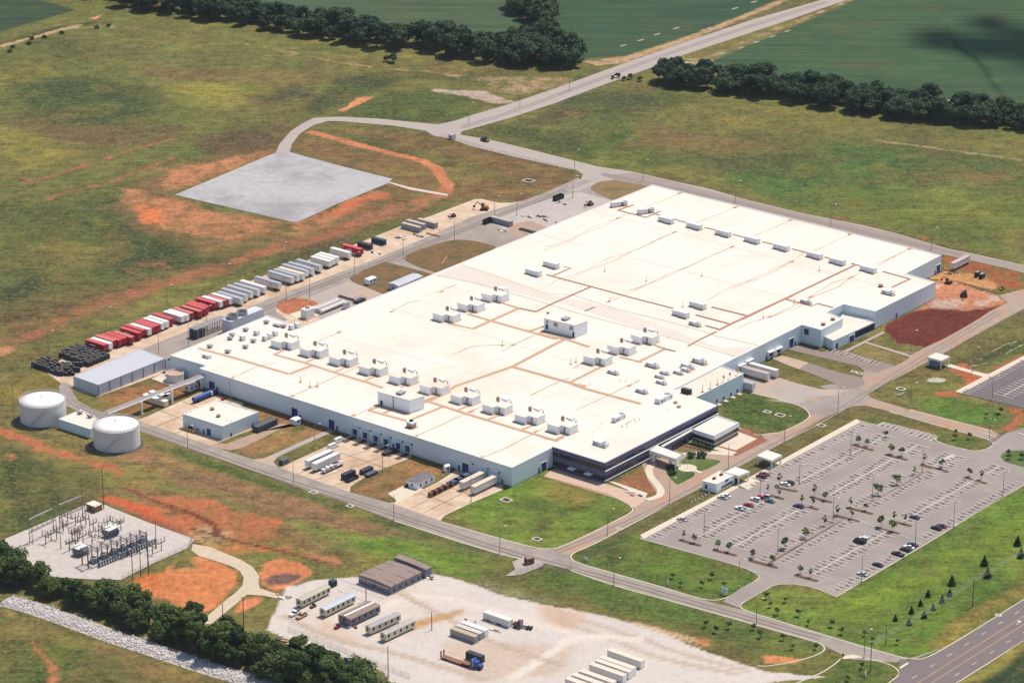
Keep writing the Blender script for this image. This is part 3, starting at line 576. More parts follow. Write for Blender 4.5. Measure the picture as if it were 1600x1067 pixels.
pave('yard_paving', [(1248, 577), (1263, 567), (1310, 582), (1347, 590), (1352, 600), (1338, 607), (1315, 609), (1305, 600), (1292, 594), (1270, 585)], M_HWY2)
pave('yard_paving', [(1206, 560), (1222, 556), (1238, 560), (1263, 567), (1248, 577), (1224, 568)], mat('old_slab', A(206, 180, 156), 0.9, 0.08, 0.3))
pave('yard_paving', [(1230, 546), (1250, 538), (1283, 550), (1320, 548), (1376, 566), (1400, 572), (1370, 582), (1348, 578), (1340, 572), (1280, 558)], M_HWY2)
# far roads
pave('road', [(1290, -1), (1380, -40), (1420, -40), (1325, 0), (1230, 33), (1070, 86), (1000, 113), (930, 138), (870, 161), (800, 184), (740, 201), (722, 206), (719, 211), (766, 219), (824, 233), (895, 251), (935, 261), (990, 269), (1050, 283), (1110, 296), (1160, 311), (1246, 332), (1300, 343), (1346, 352), (1400, 365), (1481, 389), (1535, 400), (1600, 415), (1700, 440), (1700, 452), (1600, 427), (1519, 406), (1473, 398), (1346, 370), (1246, 345), (1100, 310), (1018, 292), (1003, 284), (959, 282), (935, 285), (923, 292), (905, 300), (880, 300), (888, 290), (908, 280), (911, 273), (901, 267), (868, 260), (800, 245), (732, 228), (702, 217), (678, 213), (665, 205), (614, 197), (530, 190), (512, 190), (490, 196), (468, 210), (456, 226), (452, 240), (430, 241), (437, 225), (455, 205), (470, 195), (490, 185), (530, 183), (591, 186), (641, 191), (685, 195), (712, 189), (732, 182), (790, 165), (870, 138), (930, 116), (1000, 91), (1060, 70), (1180, 30)], M_FAR)
pave('road', [(1100, 297), (1160, 312), (1246, 333), (1300, 344), (1400, 366), (1481, 390), (1600, 416), (1700, 441), (1700, 451), (1600, 426), (1473, 398), (1346, 369), (1246, 344), (1120, 313), (1040, 297), (1018, 292), (960, 282), (940, 275), (990, 270), (1050, 284)], mat('back_road_asphalt', A(170, 154, 143), 0.92, 0.07, 0.12))
pave('gravel_pad', [(273, 305), (429, 239.6), (452, 238), (540, 262), (613, 280), (606, 287), (530, 318), (465, 347.6), (455, 347)], M_GRAVEL)
pave('gravel_track', [(606, 286), (610, 285), (640, 293), (700, 304), (699, 307), (640, 297)], mat('white_gravel', A(226, 206, 190), 0.95, 0.1, 0.4))
pave('substation_gravel_pad', [(8, 842), (60, 820), (130, 790), (165, 789), (169, 791), (236, 818), (304, 842), (294, 856), (240, 880), (189, 906), (140, 905), (60, 900), (10, 880)], M_GRAV2)
pave('gravel_track', [(299, 860), (311, 869), (335, 876), (360, 884), (375, 892.5), (380.6, 902.5), (379, 915), (370, 924), (355, 936), (336, 952), (310, 975), (330, 975), (357, 953), (367, 945), (386, 929), (411, 930.6), (434, 935), (440, 930), (406, 919), (404, 910), (405, 900), (395, 886), (377.5, 875), (355, 866), (330, 855), (301, 850)], M_TRACK)
# car parks
LOT = [(1000, 840), (1338, 656), (1368, 664.5), (1374, 663), (1380, 659), (1440, 675), (1458, 679), (1466, 683), (1458, 689), (1516, 705), (1534, 704), (1549, 698), (1555, 690), (1562, 680), (1590, 672), (1640, 660), (1760, 700), (1600, 757), (1306, 932), (1280, 920), (1250, 913), (1228, 912), (1212, 913), (1200, 918.5), (1159, 942), (1155, 950), (1130, 940), (1134, 935), (1156, 920), (1185, 905), (1187, 900), (1177, 893), (1155, 884)]
pave('car_park', LOT, M_LOT)
pave('car_park', [(1492, 612), (1600, 557), (1700, 515), (1740, 640), (1660, 655), (1600, 638), (1537, 623.5), (1502, 615)], M_LOT2)
pave('footpath', [(1000, 836), (1127, 770), (1338, 655), (1345, 659.5), (1150, 764), (1006, 842)], M_WALK)
pave('footpath', [(1492, 612), (1600, 556), (1640, 537), (1640, 543), (1600, 563), (1502, 615)], M_WALK)
pave('footpath', zz(1360, 520, 6.667, [(760, 345), (840, 330), (1020, 385), (1230, 435), (1190, 470), (1000, 410)]), M_WALK)
pave('footpath', zz(1120, 480, 5, [(1300, 190), (1310, 205), (1020, 350), (990, 345)]), M_CONC2); pave('footpath', zz(1120, 480, 5, [(1150, 280), (1165, 272), (1530, 380), (1515, 395)]), M_CONC2)
pave('footpath', [(850, 744), (862, 734), (870, 733), (948, 757), (985, 768), (1012, 779), (992, 794), (950, 772)], mat('pinkish_slabs', A(222, 190, 166), 0.9, 0.06, 0.3))
pave('footpath', [(950, 752), (960, 753), (1012, 771), (1008, 778)], M_WALK)
# drop off loop before the offices
b_ = MB(); cl = smooth_poly([(1022, 724), (1013, 732), (1016, 745), (1026, 756), (1034, 767), (1030, 776), (1011, 781)], 3, False); b_.ribbon([G(*p) for p in cl], 3.2, 0.20); struct(b_.build('footpath', M_WALK))
b_ = MB(); cl = smooth_poly([(1066, 709), (1080, 706), (1110, 707), (1150, 710)], 2, False); b_.ribbon([G(*p) for p in cl], 4.0, 0.20); struct(b_.build('footpath', M_WALK))
b_ = MB(); cl = smooth_poly([(1070, 690), (1085, 690), (1100, 695), (1148, 709)], 2, False); b_.ribbon([G(*p) for p in cl], [3.2, 7, 4, 3.5, 3, 3, 3, 3, 2, 2, 2, 2, 2, 2, 2][:len(cl)] if len(cl) <= 15 else 3.4, 0.22); struct(b_.build('footpath', M_WALK))
bed('lawn', [(1039, 734), (1046, 729), (1062, 731), (1076, 736), (1091, 741), (1062, 757), (1056, 757), (1042, 743)], M_LAWN, 1)
bed('lawn', [(1062, 720), (1076, 714), (1124, 719), (1128, 722), (1098, 737), (1088, 735), (1082, 729), (1066, 726)], M_LAWN, 1)
b_ = MB(); c_ = G(1074, 731.5); b_.sheet([c_+Vector((4.2*math.cos(k*.4), 4.2*math.sin(k*.4), 0)) for k in range(16)], 0.24)
b_.ribbon([G(1060, 727), G(1074, 731), G(1096, 739)], 1.8, 0.232); struct(b_.build('footpath', M_WALK))
pave('flower_bed', [(1045, 700), (1065, 692), (1082, 697), (1115, 706), (1090, 706), (1066, 708)], M_DRY2)
pave('flower_bed', [(1112, 700), (1160, 671), (1200, 688), (1150, 713)], mat('red_mulch', A(164, 104, 80), 0.95, 0.2, 0.5))
# lawns that lie beside kerbs are part of the ground; the raised kerbs themselves
for pts in ([(684, 812), (692, 805), (736, 784), (786, 764)], [(688, 815), (766, 837), (834, 856), (861, 858), (880, 853), (925, 832), (962, 813.5), (985, 801.6), (991, 795), (975, 783)],
            [(1157, 921), (1134, 935), (1116, 938), (1095, 936), (1035, 917), (960, 896), (901, 879), (891, 872), (894, 864), (925, 852), (975, 825), (1050, 786)], [(1157, 920), (1185, 905), (1187.5, 900), (1177, 893), (1155, 884), (1080, 863), (1000, 841)],
            [(614, 813), (783, 867), (847, 880)], [(891, 891), (959, 915), (1060, 942), (1279, 1004)],
            [(1306, 932.5), (1400, 877), (1450, 848), (1530, 798), (1600, 757.5), (1650, 728)], [(1306, 932), (1280, 920), (1250, 913), (1228, 912), (1212, 913), (1200, 918.5), (1159, 942), (1156, 947), (1162, 953), (1200, 965), (1340, 1007.5), (1405, 1026), (1428, 1030), (1446, 1029), (1486, 1007), (1600, 936.5), (1660, 898)],
            [(1313, 1029), (1340, 1025.5), (1380, 1034), (1397, 1041), (1405, 1049), (1404, 1056), (1370, 1080)], [(1313, 1029.5), (1305, 1037), (1284, 1051), (1260, 1060.5), (1240, 1069)], [(1278, 1003.5), (1290, 1011), (1285, 1020), (1250, 1032), (1200, 1041), (1183, 1040)],
            [(1440, 1100), (1480, 1075), (1517, 1053), (1600, 1000), (1680, 949)], [(1338, 656), (1368, 664.5), (1374, 663), (1380, 659), (1440, 675), (1458, 679), (1466, 683), (1458, 689), (1516, 705), (1534, 704), (1549, 698), (1554, 692), (1542, 685.5), (1469, 666), (1390, 643.5)],
            [(1570, 722), (1562, 713.5), (1566, 708), (1578, 704), (1600, 703), (1620, 705)], [(1570, 722), (1600, 731), (1650, 745)], [(1421, 640), (1503, 661), (1550, 673)], [(1206, 677), (1180, 681), (1154, 668)], [(1206, 677), (1222, 676), (1262, 656), (1267, 647), (1250, 632), (1162, 611)]):
    kerb('kerb', pts, 0.5, 0.14, sm=2)
pave('lawn', [(1570, 722), (1563, 713.5), (1567, 708), (1578, 704.5), (1620, 704), (1700, 730), (1650, 744), (1600, 730)], M_LAWN)
# highway
pave('highway', [(1300, 1180), (1404, 1056), (1405, 1030), (1428, 1031), (1446, 1030), (1486, 1008), (1600, 937), (1700, 873), (1760, 900), (1600, 1000), (1517, 1052), (1440, 1100), (1300, 1200)], M_HWY)
HW = lambda u, v: (G(1486, 1008)+(G(1600, 937)-G(1486, 1008))*u)+(G(1543, 1036)-G(1486, 1008)).normalized()*v
e0, e1 = G(1486, 1008), G(1600, 937); f0, f1 = G(1517, 1052), G(1600, 1000); hd = (e1-e0).normalized(); hn = Vector((hd.y, -hd.x, 0)); hw = (f0-e0).dot(hn)
def hp(s_, t_): return e0+hd*s_+hn*(hw*t_)
b_ = MB(); b_.sheet([hp(-60, 0.42), hp(160, 0.42), hp(160, 0.62), hp(-60, 0.62)], 0.20); struct(b_.build('highway', M_HWY2))
b_ = MB()
for t_ in (0.405, 0.425, 0.612, 0.632): b_.sheet([hp(-60, t_), hp(160, t_), hp(160, t_+0.008), hp(-60, t_+0.008)], 0.24)
struct(b_.build('road_marking', M_YELL)); b_ = MB()
for t_ in (0.215, 0.81):
    for k in range(-6, 14): b_.sheet([hp(k*12.2+3, t_), hp(k*12.2+6.2, t_), hp(k*12.2+6.2, t_+0.012), hp(k*12.2+3, t_+0.012)], 0.24)
b_.sheet([G(1405, 1043), G(1418, 1035), G(1420, 1036.5), G(1407, 1045)], 0.24)
aq = G(1591, 974); b_.sheet([aq+hd*-1.5-hn*.15, aq+hd*1.5-hn*.15, aq+hd*1.5+hn*.15, aq+hd*-1.5+hn*.15], .24); b_.sheet([aq+hd*1.2, aq+hd*2.6-hn*0, aq+hd*1.9-hn*1.5, aq+hd*1.2-hn*.9], .245)
struct(b_.build('road_marking', M_WHITE))
# stall lines of the big car park
b_ = MB()
BAYS = []
def stalls(p, q, depth, side, n, z=0.30, centre=False, w=0.17):
    BAYS.append((p, q, depth, side, n, z))
    a, b2 = G(*p), G(*q); d = (b2-a).normalized(); nn = Vector((d.y, -d.x, 0)); l = (b2-a).length
    for k in range(n+1):
        c = a+d*(l*k/n)
        for sg in side:
            e = c+nn*depth*sg; b_.face([(v.x, v.y, z) for v in ((c-d*w, e-d*w, e+d*w, c+d*w) if sg > 0 else (e-d*w, c-d*w, c+d*w, e+d*w))])
    if centre: b_.face([(v.x, v.y, z+0.004) for v in (a-nn*w, b2-nn*w, b2+nn*w, a+nn*w)][::-1])
Z67 = lambda pts: zz(1000, 720, 6.667, pts)
stalls((1015, 839), (1109, 786), 5.4, (1,), 17); stalls((1158, 761), (1345, 663), 5.4, (1,), 30)
stalls((1093, 839), (1200, 779), 5.4, (-1, 1), 18, centre=True); stalls((1243, 757), (1345, 702), 5.4, (-1, 1), 19, centre=True); stalls((1360, 695), (1382, 681), 5.4, (-1, 1), 4, centre=True)
stalls((1148, 854), (1255, 793), 5.4, (-1, 1), 18, centre=True); stalls((1296, 774), (1395, 718), 5.4, (-1, 1), 19, centre=True); stalls((1412, 708), (1434, 696), 5.4, (-1, 1), 4, centre=True)
stalls((1196, 879), (1305, 816), 5.4, (-1,), 18); stalls((1340, 794), (1440, 738), 5.4, (-1,), 18)
stalls((1213, 877), (1322, 812), 5.4, (1,), 18); stalls((1357, 790), (1456, 733), 5.4, (1,), 18)
stalls((1459, 729), (1489, 711), 5.4, (-1, 1), 6, centre=True); stalls((1470, 731), (1500, 713), 5.4, (1,), 6)
stalls((1271, 897), (1385, 831), 5.4, (-1, 1), 19, centre=True); stalls((1413, 814), (1525, 749), 5.4, (-1, 1), 19, centre=True); stalls((1540, 741), (1562, 729), 5.4, (-1, 1), 4, centre=True)
stalls((1312, 926), (1440, 851), 5.4, (-1,), 21); stalls((1452, 844), (1600, 756), 5.4, (-1,), 25)
stalls((1382, 661), (1462, 684), 5.4, (1,), 11)
def pline(p, q, w=0.16, z=0.31): b_.ribbon([G(*p), G(*q)], w*2, z)
for p, q in (((1229, 717+8), (1275, 726+1)), ((1196, 750), (1226, 759)), ((1278, 800), (1302, 806)), ((1340, 812), (1366, 824)), ((1404, 836), (1425, 843)), ((1254, 786), (1285, 793))): pline(p, q)
stalls((1500, 613), (1600, 560), 5.2, (1,), 22); stalls((1568, 619), (1610, 596), 5.2, (-1, 1), 8, centre=True)
stalls((1300, 545), (1376, 567), 4.6, (1,), 12)
for p, q in (((1536, 677), (1557, 684)), ((1590, 677), (1612, 683))): pline(p, q, .3)
struct(b_.build('parking_bay_lines', M_WHITE)); ol = MB()
for (p, q, dep, side, n, k0) in BAYS:
    a, b2 = G(*p), G(*q); d = (b2-a).normalized(); nn = Vector((d.y, -d.x, 0)); l = (b2-a).length
    for k in range(n):
        for sg in side:
            if random.random() < .12: continue
            c = a+d*(l*(k+.5)/n)+nn*sg*random.uniform(1.2, 3.4); w_, h_ = random.uniform(.35, .75), random.uniform(.7, 1.6); m_ = 7
            ol.face([(c.x+(d.x*w_*math.cos(t*.9)+nn.x*h_*math.sin(t*.9)), c.y+(d.y*w_*math.cos(t*.9)+nn.y*h_*math.sin(t*.9)), 0.285+.0002*(k % 3)) for t in (range(m_) if nn.cross(d).z < 0 else range(m_-1, -1, -1))])
struct(ol.build('oil_stains', mat('oil_stain', A(128, 108, 100), .8, .15, .8)))
# planted islands in the car park
M_MULCH = mat('bark_mulch', A(106, 80, 60), 0.95, 0.3, 1.2)
def island(p, q, w=2.4, mt=None):
    a, b2 = G(*p), G(*q); d = (b2-a).normalized(); n = Vector((-d.y, d.x, 0)); r = w/2
    pts = [a+n*r-d*0, a-n*r]+[b2-n*r]+[b2-n*r*math.cos(t)+d*r*math.sin(t) for t in (0.5, 1.05, 1.57, 2.1, 2.6)]+[b2+n*r]
    pts = [a+n*r*math.cos(t)-d*r*math.sin(t) for t in (0, .5, 1.05, 1.57, 2.1, 2.6, 3.14)]+[b2-n*r*math.cos(t)+d*r*math.sin(t) for t in (0, .5, 1.05, 1.57, 2.1, 2.6, 3.14)]
    k_ = MB(); k_.prism(pts, 0, 0.15); struct(k_.build('kerb', M_KERB)); c = (a+b2)/2
    k_ = MB(); k_.prism([c+(v-c)*0.001+(v-c)*(1-0.45/max((v-c).length, .5)) for v in pts], 0.10, 0.19); struct(k_.build('flower_bed', mt or M_MULCH))
ISL = [((1062, 844), (1093, 852.5)), ((1116, 860), (1149, 868)), ((1172, 876), (1213, 887)), ((1243, 899), (1276, 908)), ((1213, 762), (1244, 768)), ((1196, 772), (1223, 780)), ((1245, 791), (1277, 796)), ((1268, 777), (1298, 785)), ((1324, 793.5), (1362, 803)), ((1303, 805), (1340, 815)), ((1370, 825), (1403, 834)), ((1391, 814), (1422, 822)), ((1333, 696), (1363, 704)), ((1384, 711), (1416, 718.5)), ((1440, 727), (1480, 737.5)), ((1506, 747), (1540, 755.5))]
for p, q in ISL: island(p, q)
def strip(pts, mt, z):
    k_ = MB(); P = [G(*p) for p in pts]; c = sum(P, Vector())/4; k_.prism(P, 0, z); return struct(k_.build('kerb' if mt is M_KERB else 'flower_bed', mt))
for (a, b2, c, d) in (((1196, 881), (1309, 815), (1320, 812), (1211, 878)), ((1341, 796), (1442, 738), (1456, 733), (1356, 791))):
    strip([a, b2, c, d], M_KERB, 0.16); k = 0.12
    ins = [(a[0]+2.0, a[1]-0.2), (b2[0]+1.6, b2[1]+0.5), (c[0]-2.0, c[1]+0.4), (d[0]-2.4, d[1]-0.4)]
    strip(ins, M_DRY, 0.20)
    mid = lambda u, v, t: (u[0]+(v[0]-u[0])*t, u[1]+(v[1]-u[1])*t)
    for t0, t1 in ((0.3, 0.42), (0.48, 0.66), (0.0, 0.05), (0.72, 0.9)):
        strip([mid(ins[0], ins[1], t0), mid(ins[0], ins[1], t1), mid(ins[3], ins[2], t1), mid(ins[3], ins[2], t0)], M_MULCH, 0.24)
pave('footpath', Z67([(1040, 260), (1120, 200), (1160, 180), (1270, 215), (1120, 305)]), M_WALK); island((1175, 747.5), (1187, 750.5), 2.0); island((1155, 760.5), (1166, 763.5), 2.0)
pave('road_marking', [(1466, 720), (1487, 710), (1498, 713), (1474, 725)], mat('hatch_paint', A(214, 196, 190), 0.9, 0.1, 1.2))
# rock-lined ditch
dt = [(8, 938), (40, 946), (100, 966), (180, 996), (250, 1018), (330, 1046), (430, 1072), (520, 1100)]; db = smooth_poly(dt, 2, False)
b_ = MB(); b_.ribbon([G(*p) for p in db], 10.0, 0.06); struct(b_.build('ditch_bed', mat('ditch_gravel', A(214, 200, 188), 0.95, 0.25, 0.5, bump=0.6)))
M_ROCK = mat('limestone_riprap', L(226, 218, 212, .72), 0.9, 0.22, 0.9, bump=0.4)
b_ = MB(); DB = [G(*p) for p in db]; seg = [(DB[i+1]-DB[i]).length for i in range(len(DB)-1)]; tot = sum(seg)
for _ in range(5200):
    u = random.random()*tot; i = 0
    while i < len(seg)-1 and u > seg[i]: u -= seg[i]; i += 1
    d = (DB[i+1]-DB[i]).normalized(); n = Vector((-d.y, d.x, 0)); off = random.gauss(0, 0.42); off = max(-1.15, min(1.15, off))*4.8
    p = DB[i]+d*u+n*off; r = random.uniform(0.25, 0.75)*(1.15 if random.random() < .15 else .8); a0 = random.random()*3
    tp = [(p.x+math.cos(a0+k*1.571+random.uniform(-.3, .3))*r*.6, p.y+math.sin(a0+k*1.571+random.uniform(-.3, .3))*r*.6, 0.06+r*random.uniform(.7, 1.05)) for k in range(4)]
    bt = [(p.x+math.cos(a0+k*1.571)*r, p.y+math.sin(a0+k*1.571)*r, 0.02) for k in range(4)]
    j = len(b_.v); b_.v += bt+tp
    for q in ((4, 5, 6, 7), (0, 1, 5, 4), (1, 2, 6, 5), (2, 3, 7, 6), (3, 0, 4, 7)): b_.f.append(tuple(j+k for k in q)); b_.m.append(0)
rr = b_.build('riprap_rocks', M_ROCK); tag(rr, 'pale broken rock lining the long ditch beside the dark trees', 'rocks', kind='stuff')

for q in zz(1060, 0, 2.963, [(290, 222), (205, 247), (360, 196), (435, 170), (505, 145), (118, 278), (800, 155) if 0 else (350, 10), (262, 40)])+zz(530, 0, 2.963, [(1315, 212), (1397, 187), (1472, 160), (1560, 132)]): b_ = MB(); b_.ribbon([G(q[0]-4.5, q[1]+1.3), G(q[0]+4.5, q[1]-1.3)], 1.7, .03); struct(b_.build('bare_terrace', mat('pale_subsoil', A(184, 170, 146), .95, .1, .3)))

# expansion joints cut across the concrete yards, tyre marks on the roads
jm = mat('joint_line', A(176, 146, 118), .9, .2, .5); b_ = MB()
for (p, q, r_, n, m2_) in (((436, 731), (548, 769), (560, 690), 4, 3), ((625, 786), (684, 808), (716, 740), 3, 3), ((215, 656), (300, 690), (318, 613), 3, 3)):
    P0, P1, P2 = G(*p), G(*q), G(*r_)
    for k in range(1, n): a = P0+(P1-P0)*(k/n); b_.ribbon([a, a+(P2-P0)*.92], .22, .215)
    for k in range(1, m2_): a = P0+(P2-P0)*(k/m2_); b_.ribbon([a, a+(P1-P0)*.96], .22, .217)
struct(b_.build('joint_lines', jm)); b_ = MB(); tm = mat('tyre_mark', A(165, 152, 141), .9, .12, .15)
for pts in ([(120, 606), (104, 604), (108, 628), (160, 648), (260, 684), (436, 748), (610, 800), (783, 860), (960, 905), (1100, 946), (1280, 996)], [(870, 862), (960, 826), (1080, 768), (1200, 700), (1300, 650), (1400, 584), (1560, 488)], [(720, 200), (800, 176), (900, 138), (1060, 78), (1290, 4)], [(920, 282), (860, 306), (760, 345), (640, 392), (460, 462), (300, 530)], [(940, 272), (1100, 304), (1300, 352), (1500, 398)]):
    c = smooth_poly(pts, 2, False); P = [G(*p) for p in c]
    for off in (-1.3, 1.3):
        Q = []
        for k in range(len(P)): d = (P[min(k+1, len(P)-1)]-P[max(k-1, 0)]).normalized(); Q.append(P[k]+Vector((-d.y, d.x, 0))*off)
        b_.ribbon(Q, 1.0, .235+.002*(off > 0))
struct(b_.build('tyre_marks', tm))
# ------------------------------------------------------------------ the works building
M_ROOF = mat('white_roof', A(254, 243, 228), 0.75, 0.02, 0.02, stain=(A(242, 226, 205), 0.022, 0.47, 0.74))
M_ROOFG = mat('dusty_roof', A(238, 224, 210), 0.8, 0.04, 0.03, stain=(A(240, 225, 212), 0.05, 0.45, 0.7))
M_WALL = mat('pale_blue_siding', L(210, 221, 226, 1.0), 0.55, 0.03, 0.05, stripe=(0.9, 0.10))
M_WALLW = mat('white_siding', L(240, 243, 245, 1.0), 0.55, 0.03, 0.1, stripe=(0.9, 0.06))
M_TRIM = mat('white_trim', L(236, 236, 232, 0.95), 0.5, 0.03, 0.3)
M_BLUE = mat('dark_blue_door', L(40, 62, 118), 0.5, 0.08, 0.8)
M_DARK = mat('dark_opening', (0.02, 0.022, 0.028), 0.7, 0.1, 1)
M_PATH = mat('roof_walkway', A(218, 172, 134), 0.9, 0.10, 0.5)
M_RUST = mat('rust_dirt', A(230, 166, 112), 0.9, 0.25, 0.6)
M_PLINTH = mat('plinth_concrete', L(188, 176, 162, .8), 0.9, 0.08, 0.5)
RZ = 9.0
def R9(pts, z=RZ): return [G(x, y, z) for x, y in pts]
FP = [(266, 555.6), (418, 493.6), (471, 512.7), (1020, 289.4), (1471, 399), (1415, 428), (1461, 441), (1368, 487), (1318, 475.6), (1292, 488), (1317, 498), (1283, 516), (1253, 508), (1124.5, 572), (1052, 609), (864, 699), (800, 731), (312, 576), (322, 571.6)]
FPW = R9(FP)
plant = thing('factory_building', 'huge low factory with pale blue walls and a blinding white flat roof', 'factory', (FPW[0].x, FPW[0].y, 0))
def loc(P): return [Vector((p.x-plant.location.x, p.y-plant.location.y, p.z)) for p in P]
def inset(P, d):
    n = len(P); a = sum(P[i].x*P[(i+1) % n].y-P[(i+1) % n].x*P[i].y for i in range(n)); sg = 1 if a > 0 else -1; Q = []
    for i in range(n):
        p, c, q = P[i-1], P[i], P[(i+1) % n]; e1_ = (c-p).normalized(); e2_ = (q-c).normalized()
        n1 = Vector((-e1_.y, e1_.x, 0))*sg; n2 = Vector((-e2_.y, e2_.x, 0))*sg; m_ = n1+n2; k = m_.length_squared
        m_ = m_/max(k, .4)*2; Q.append(c+m_*d)
    return Q
lp = [Vector((p.x, p.y, 0)) for p in loc(FPW)]
b_ = MB(); b_.walls(lp, 0, RZ); b_.build('wall', M_WALL, plant)
b_ = MB(); ip = inset(lp, 0.35)
n_ = len(lp)
for k in range(n_):      # low parapet coping
    j = (k+1) % n_
    b_.face([(lp[k].x, lp[k].y, RZ+.001), (lp[j].x, lp[j].y, RZ+.001), (lp[j].x, lp[j].y, RZ+.25), (lp[k].x, lp[k].y, RZ+.25)])
    b_.face([(lp[k].x, lp[k].y, RZ+.25), (lp[j].x, lp[j].y, RZ+.25), (ip[j].x, ip[j].y, RZ+.25), (ip[k].x, ip[k].y, RZ+.25)])
    b_.face([(ip[k].x, ip[k].y, RZ+.25), (ip[j].x, ip[j].y, RZ+.25), (ip[j].x, ip[j].y, RZ-.05), (ip[k].x, ip[k].y, RZ-.05)])
b_.build('parapet', M_TRIM, plant)
b_ = MB(); b_.sheet(ip, RZ-.03); b_.build('roof', M_ROOF, plant)
pl = inset(lp, -0.08); b_ = MB(); b_.walls(pl, 0, 0.55); b_.build('plinth', M_PLINTH, plant)
# grey saddle band across the roof
band = [(682, 430), (721, 414), (764, 427), (850, 458), (960, 482), (1040, 512), (1125, 544), (1186, 541), (1152, 557), (1147, 556), (1105, 540), (1000, 513), (900, 480), (830, 462), (740, 442)]
b_ = MB(); b_.sheet(loc([G(x, y, RZ) for x, y in band]), RZ+.01); b_.build('dusty_roof_band', M_ROOFG, plant)
def lines(name, specs, mt, z=RZ+.03):
    for i, (w, pts) in enumerate(specs):
        b_ = MB(); b_.ribbon(loc([G(x, y, RZ) for x, y in pts]), w, z+0.003*i); b_.build(name, mt, plant)
lines('roof_edge_trim', [(0.35, [(721, 414), (764, 427), (850, 458), (895, 461), (960, 482), (1038, 501), (1090, 515), (1120, 525), (1186, 540)]), (0.35, [(680, 430), (740, 442), (830, 467), (905, 490), (985, 511), (1045, 527), (1085, 538), (1148, 557)])], mat('brown_flashing', A(196, 150, 116), .8, .1, .3))
ZA = lambda p: zz(250, 440, 5, p); ZB = lambda p: zz(550, 340, 5, p); ZC = lambda p: zz(850, 270, 5, p); ZD = lambda p: zz(1160, 290, 5, p)
ZE = lambda p: zz(560, 600, 5, p); ZF = lambda p: zz(850, 560, 5, p); ZG = lambda p: zz(530, 350, 2.963, p); ZH = lambda p: zz(840, 400, 6.667, p); ZI = lambda p: zz(1000, 440, 6.667, p)
lines('roof_walkway', [
    (1.9, ZA([(300, 520), (560, 590), (1010, 722)])), (1.9, ZA([(1010, 722), (1185, 655)])), (1.7, ZA([(890, 568), (1130, 633), (1360, 708), (1600, 782)])), (1.3, ZA([(890, 568), (985, 530)])), (1.2, ZA([(1130, 633), (1230, 592)])), (1.2, ZA([(1360, 708), (1460, 665)])),
    (1.7, [(598, 606), (568, 595)]), (1.2, zz(400, 480, 6.667, [(1120, 770), (1240, 718)])), (1.2, zz(400, 480, 6.667, [(1510, 835), (1600, 800)])),
    (1.7, ZE([(80, 205), (390, 290)])), (1.5, ZE([(80, 205), (150, 180)])), (1.5, ZE([(200, 225), (250, 205)])), (1.6, ZE([(430, 270), (650, 180)])), (1.9, ZE([(560, 140), (870, 240), (1250, 355), (1560, 445)])), (1.9, [(664, 629), (690, 617), (712, 603), (800, 573), (884, 529)]),
    (1.3, ZE([(1020, 275), (1120, 235)])), (1.3, ZE([(770, 205), (880, 160)])), (1.3, ZE([(1280, 355), (1380, 315)])), (1.4, ZE([(1530, 442), (1600, 415)])), (1.4, ZE([(500, 135), (620, 90)])),
    (1.8, ZB([(750, 825), (945, 868), (1310, 705)])), (1.7, ZB([(910, 755), (1170, 830), (1600, 950)])), (1.3, ZB([(910, 755), (1000, 720)])), (1.4, ZB([(1180, 670), (1310, 710)])), (1.5, ZB([(1380, 890), (1500, 850)])), 
    (1.8, [(840, 521.5), (884, 530), (921, 542)]), (1.7, [(843, 522), (850, 518)]), (1.9, ZF([(0, 135), (200, 190), (320, 235), (780, 360)])), (2.0, ZG([(800, 660), (1090, 740)])), (1.4, ZF([(200, 188), (450, 65)])), (1.6, ZF([(780, 360), (880, 318)])), (1.3, ZF([(80, 640), (180, 592)])), (1.5, ZF([(0, 618), (90, 640)])), (3.6, ZF([(250, 205), (320, 222)])),
    (1.3, ZI([(0, 830), (250, 705)])), (1.5, ZI([(140, 655), (260, 700)])), (1.3, ZG([(1380, 640), (1510, 578)])), (1.3, ZG([(1300, 615), (1400, 640)]))], M_PATH)
lines('roof_pipe', [(1.0, ZC([(20, 797), (370, 890), (700, 980), (1010, 1060)])), (0.8, ZC([(70, 805), (210, 745), (160, 735)])), (1.0, ZC([(575, 293), (800, 350), (910, 302)])), (0.9, ZC([(575, 293), (700, 252)])), (0.9, ZC([(870, 325), (1110, 390)])), (0.9, ZC([(1255, 428), (1340, 448)])), (0.9, ZC([(1475, 482), (1560, 505)])),
    (0.9, ZD([(155, 440), (240, 460)])), (0.9, ZD([(385, 495), (500, 525)])), (0.9, ZD([(640, 558), (680, 570)])), (0.9, ZD([(850, 608), (920, 628)])), (0.9, ZD([(1095, 672), (1310, 730)])), (0.9, ZD([(1310, 730), (1170, 795)])), (1.1, ZD([(880, 622), (0, 1045)])),
    (0.9, ZD([(335, 888), (540, 942), (590, 922), (710, 955)])), (1.2, ZI([(1600, 140), (1120, 360), (820, 505)])), (1.0, ZI([(745, 265), (1120, 358)])), (1.0, ZI([(580, 348), (940, 443)])), (1.0, ZI([(680, 458), (830, 500)])), (0.8, [(1120, 518), (1095, 530), (1075, 541)]), (0.8, [(914, 486), (930, 480)]), (0.9, [(838, 487), (858, 477), (924, 448)]), (0.9, ZI([(240, 695), (370, 728)])), (0.9, ZB([(1310, 710), (1440, 737)]))], mat('roof_pipework', A(206, 140, 104), .7, .2, .8), RZ+.2)
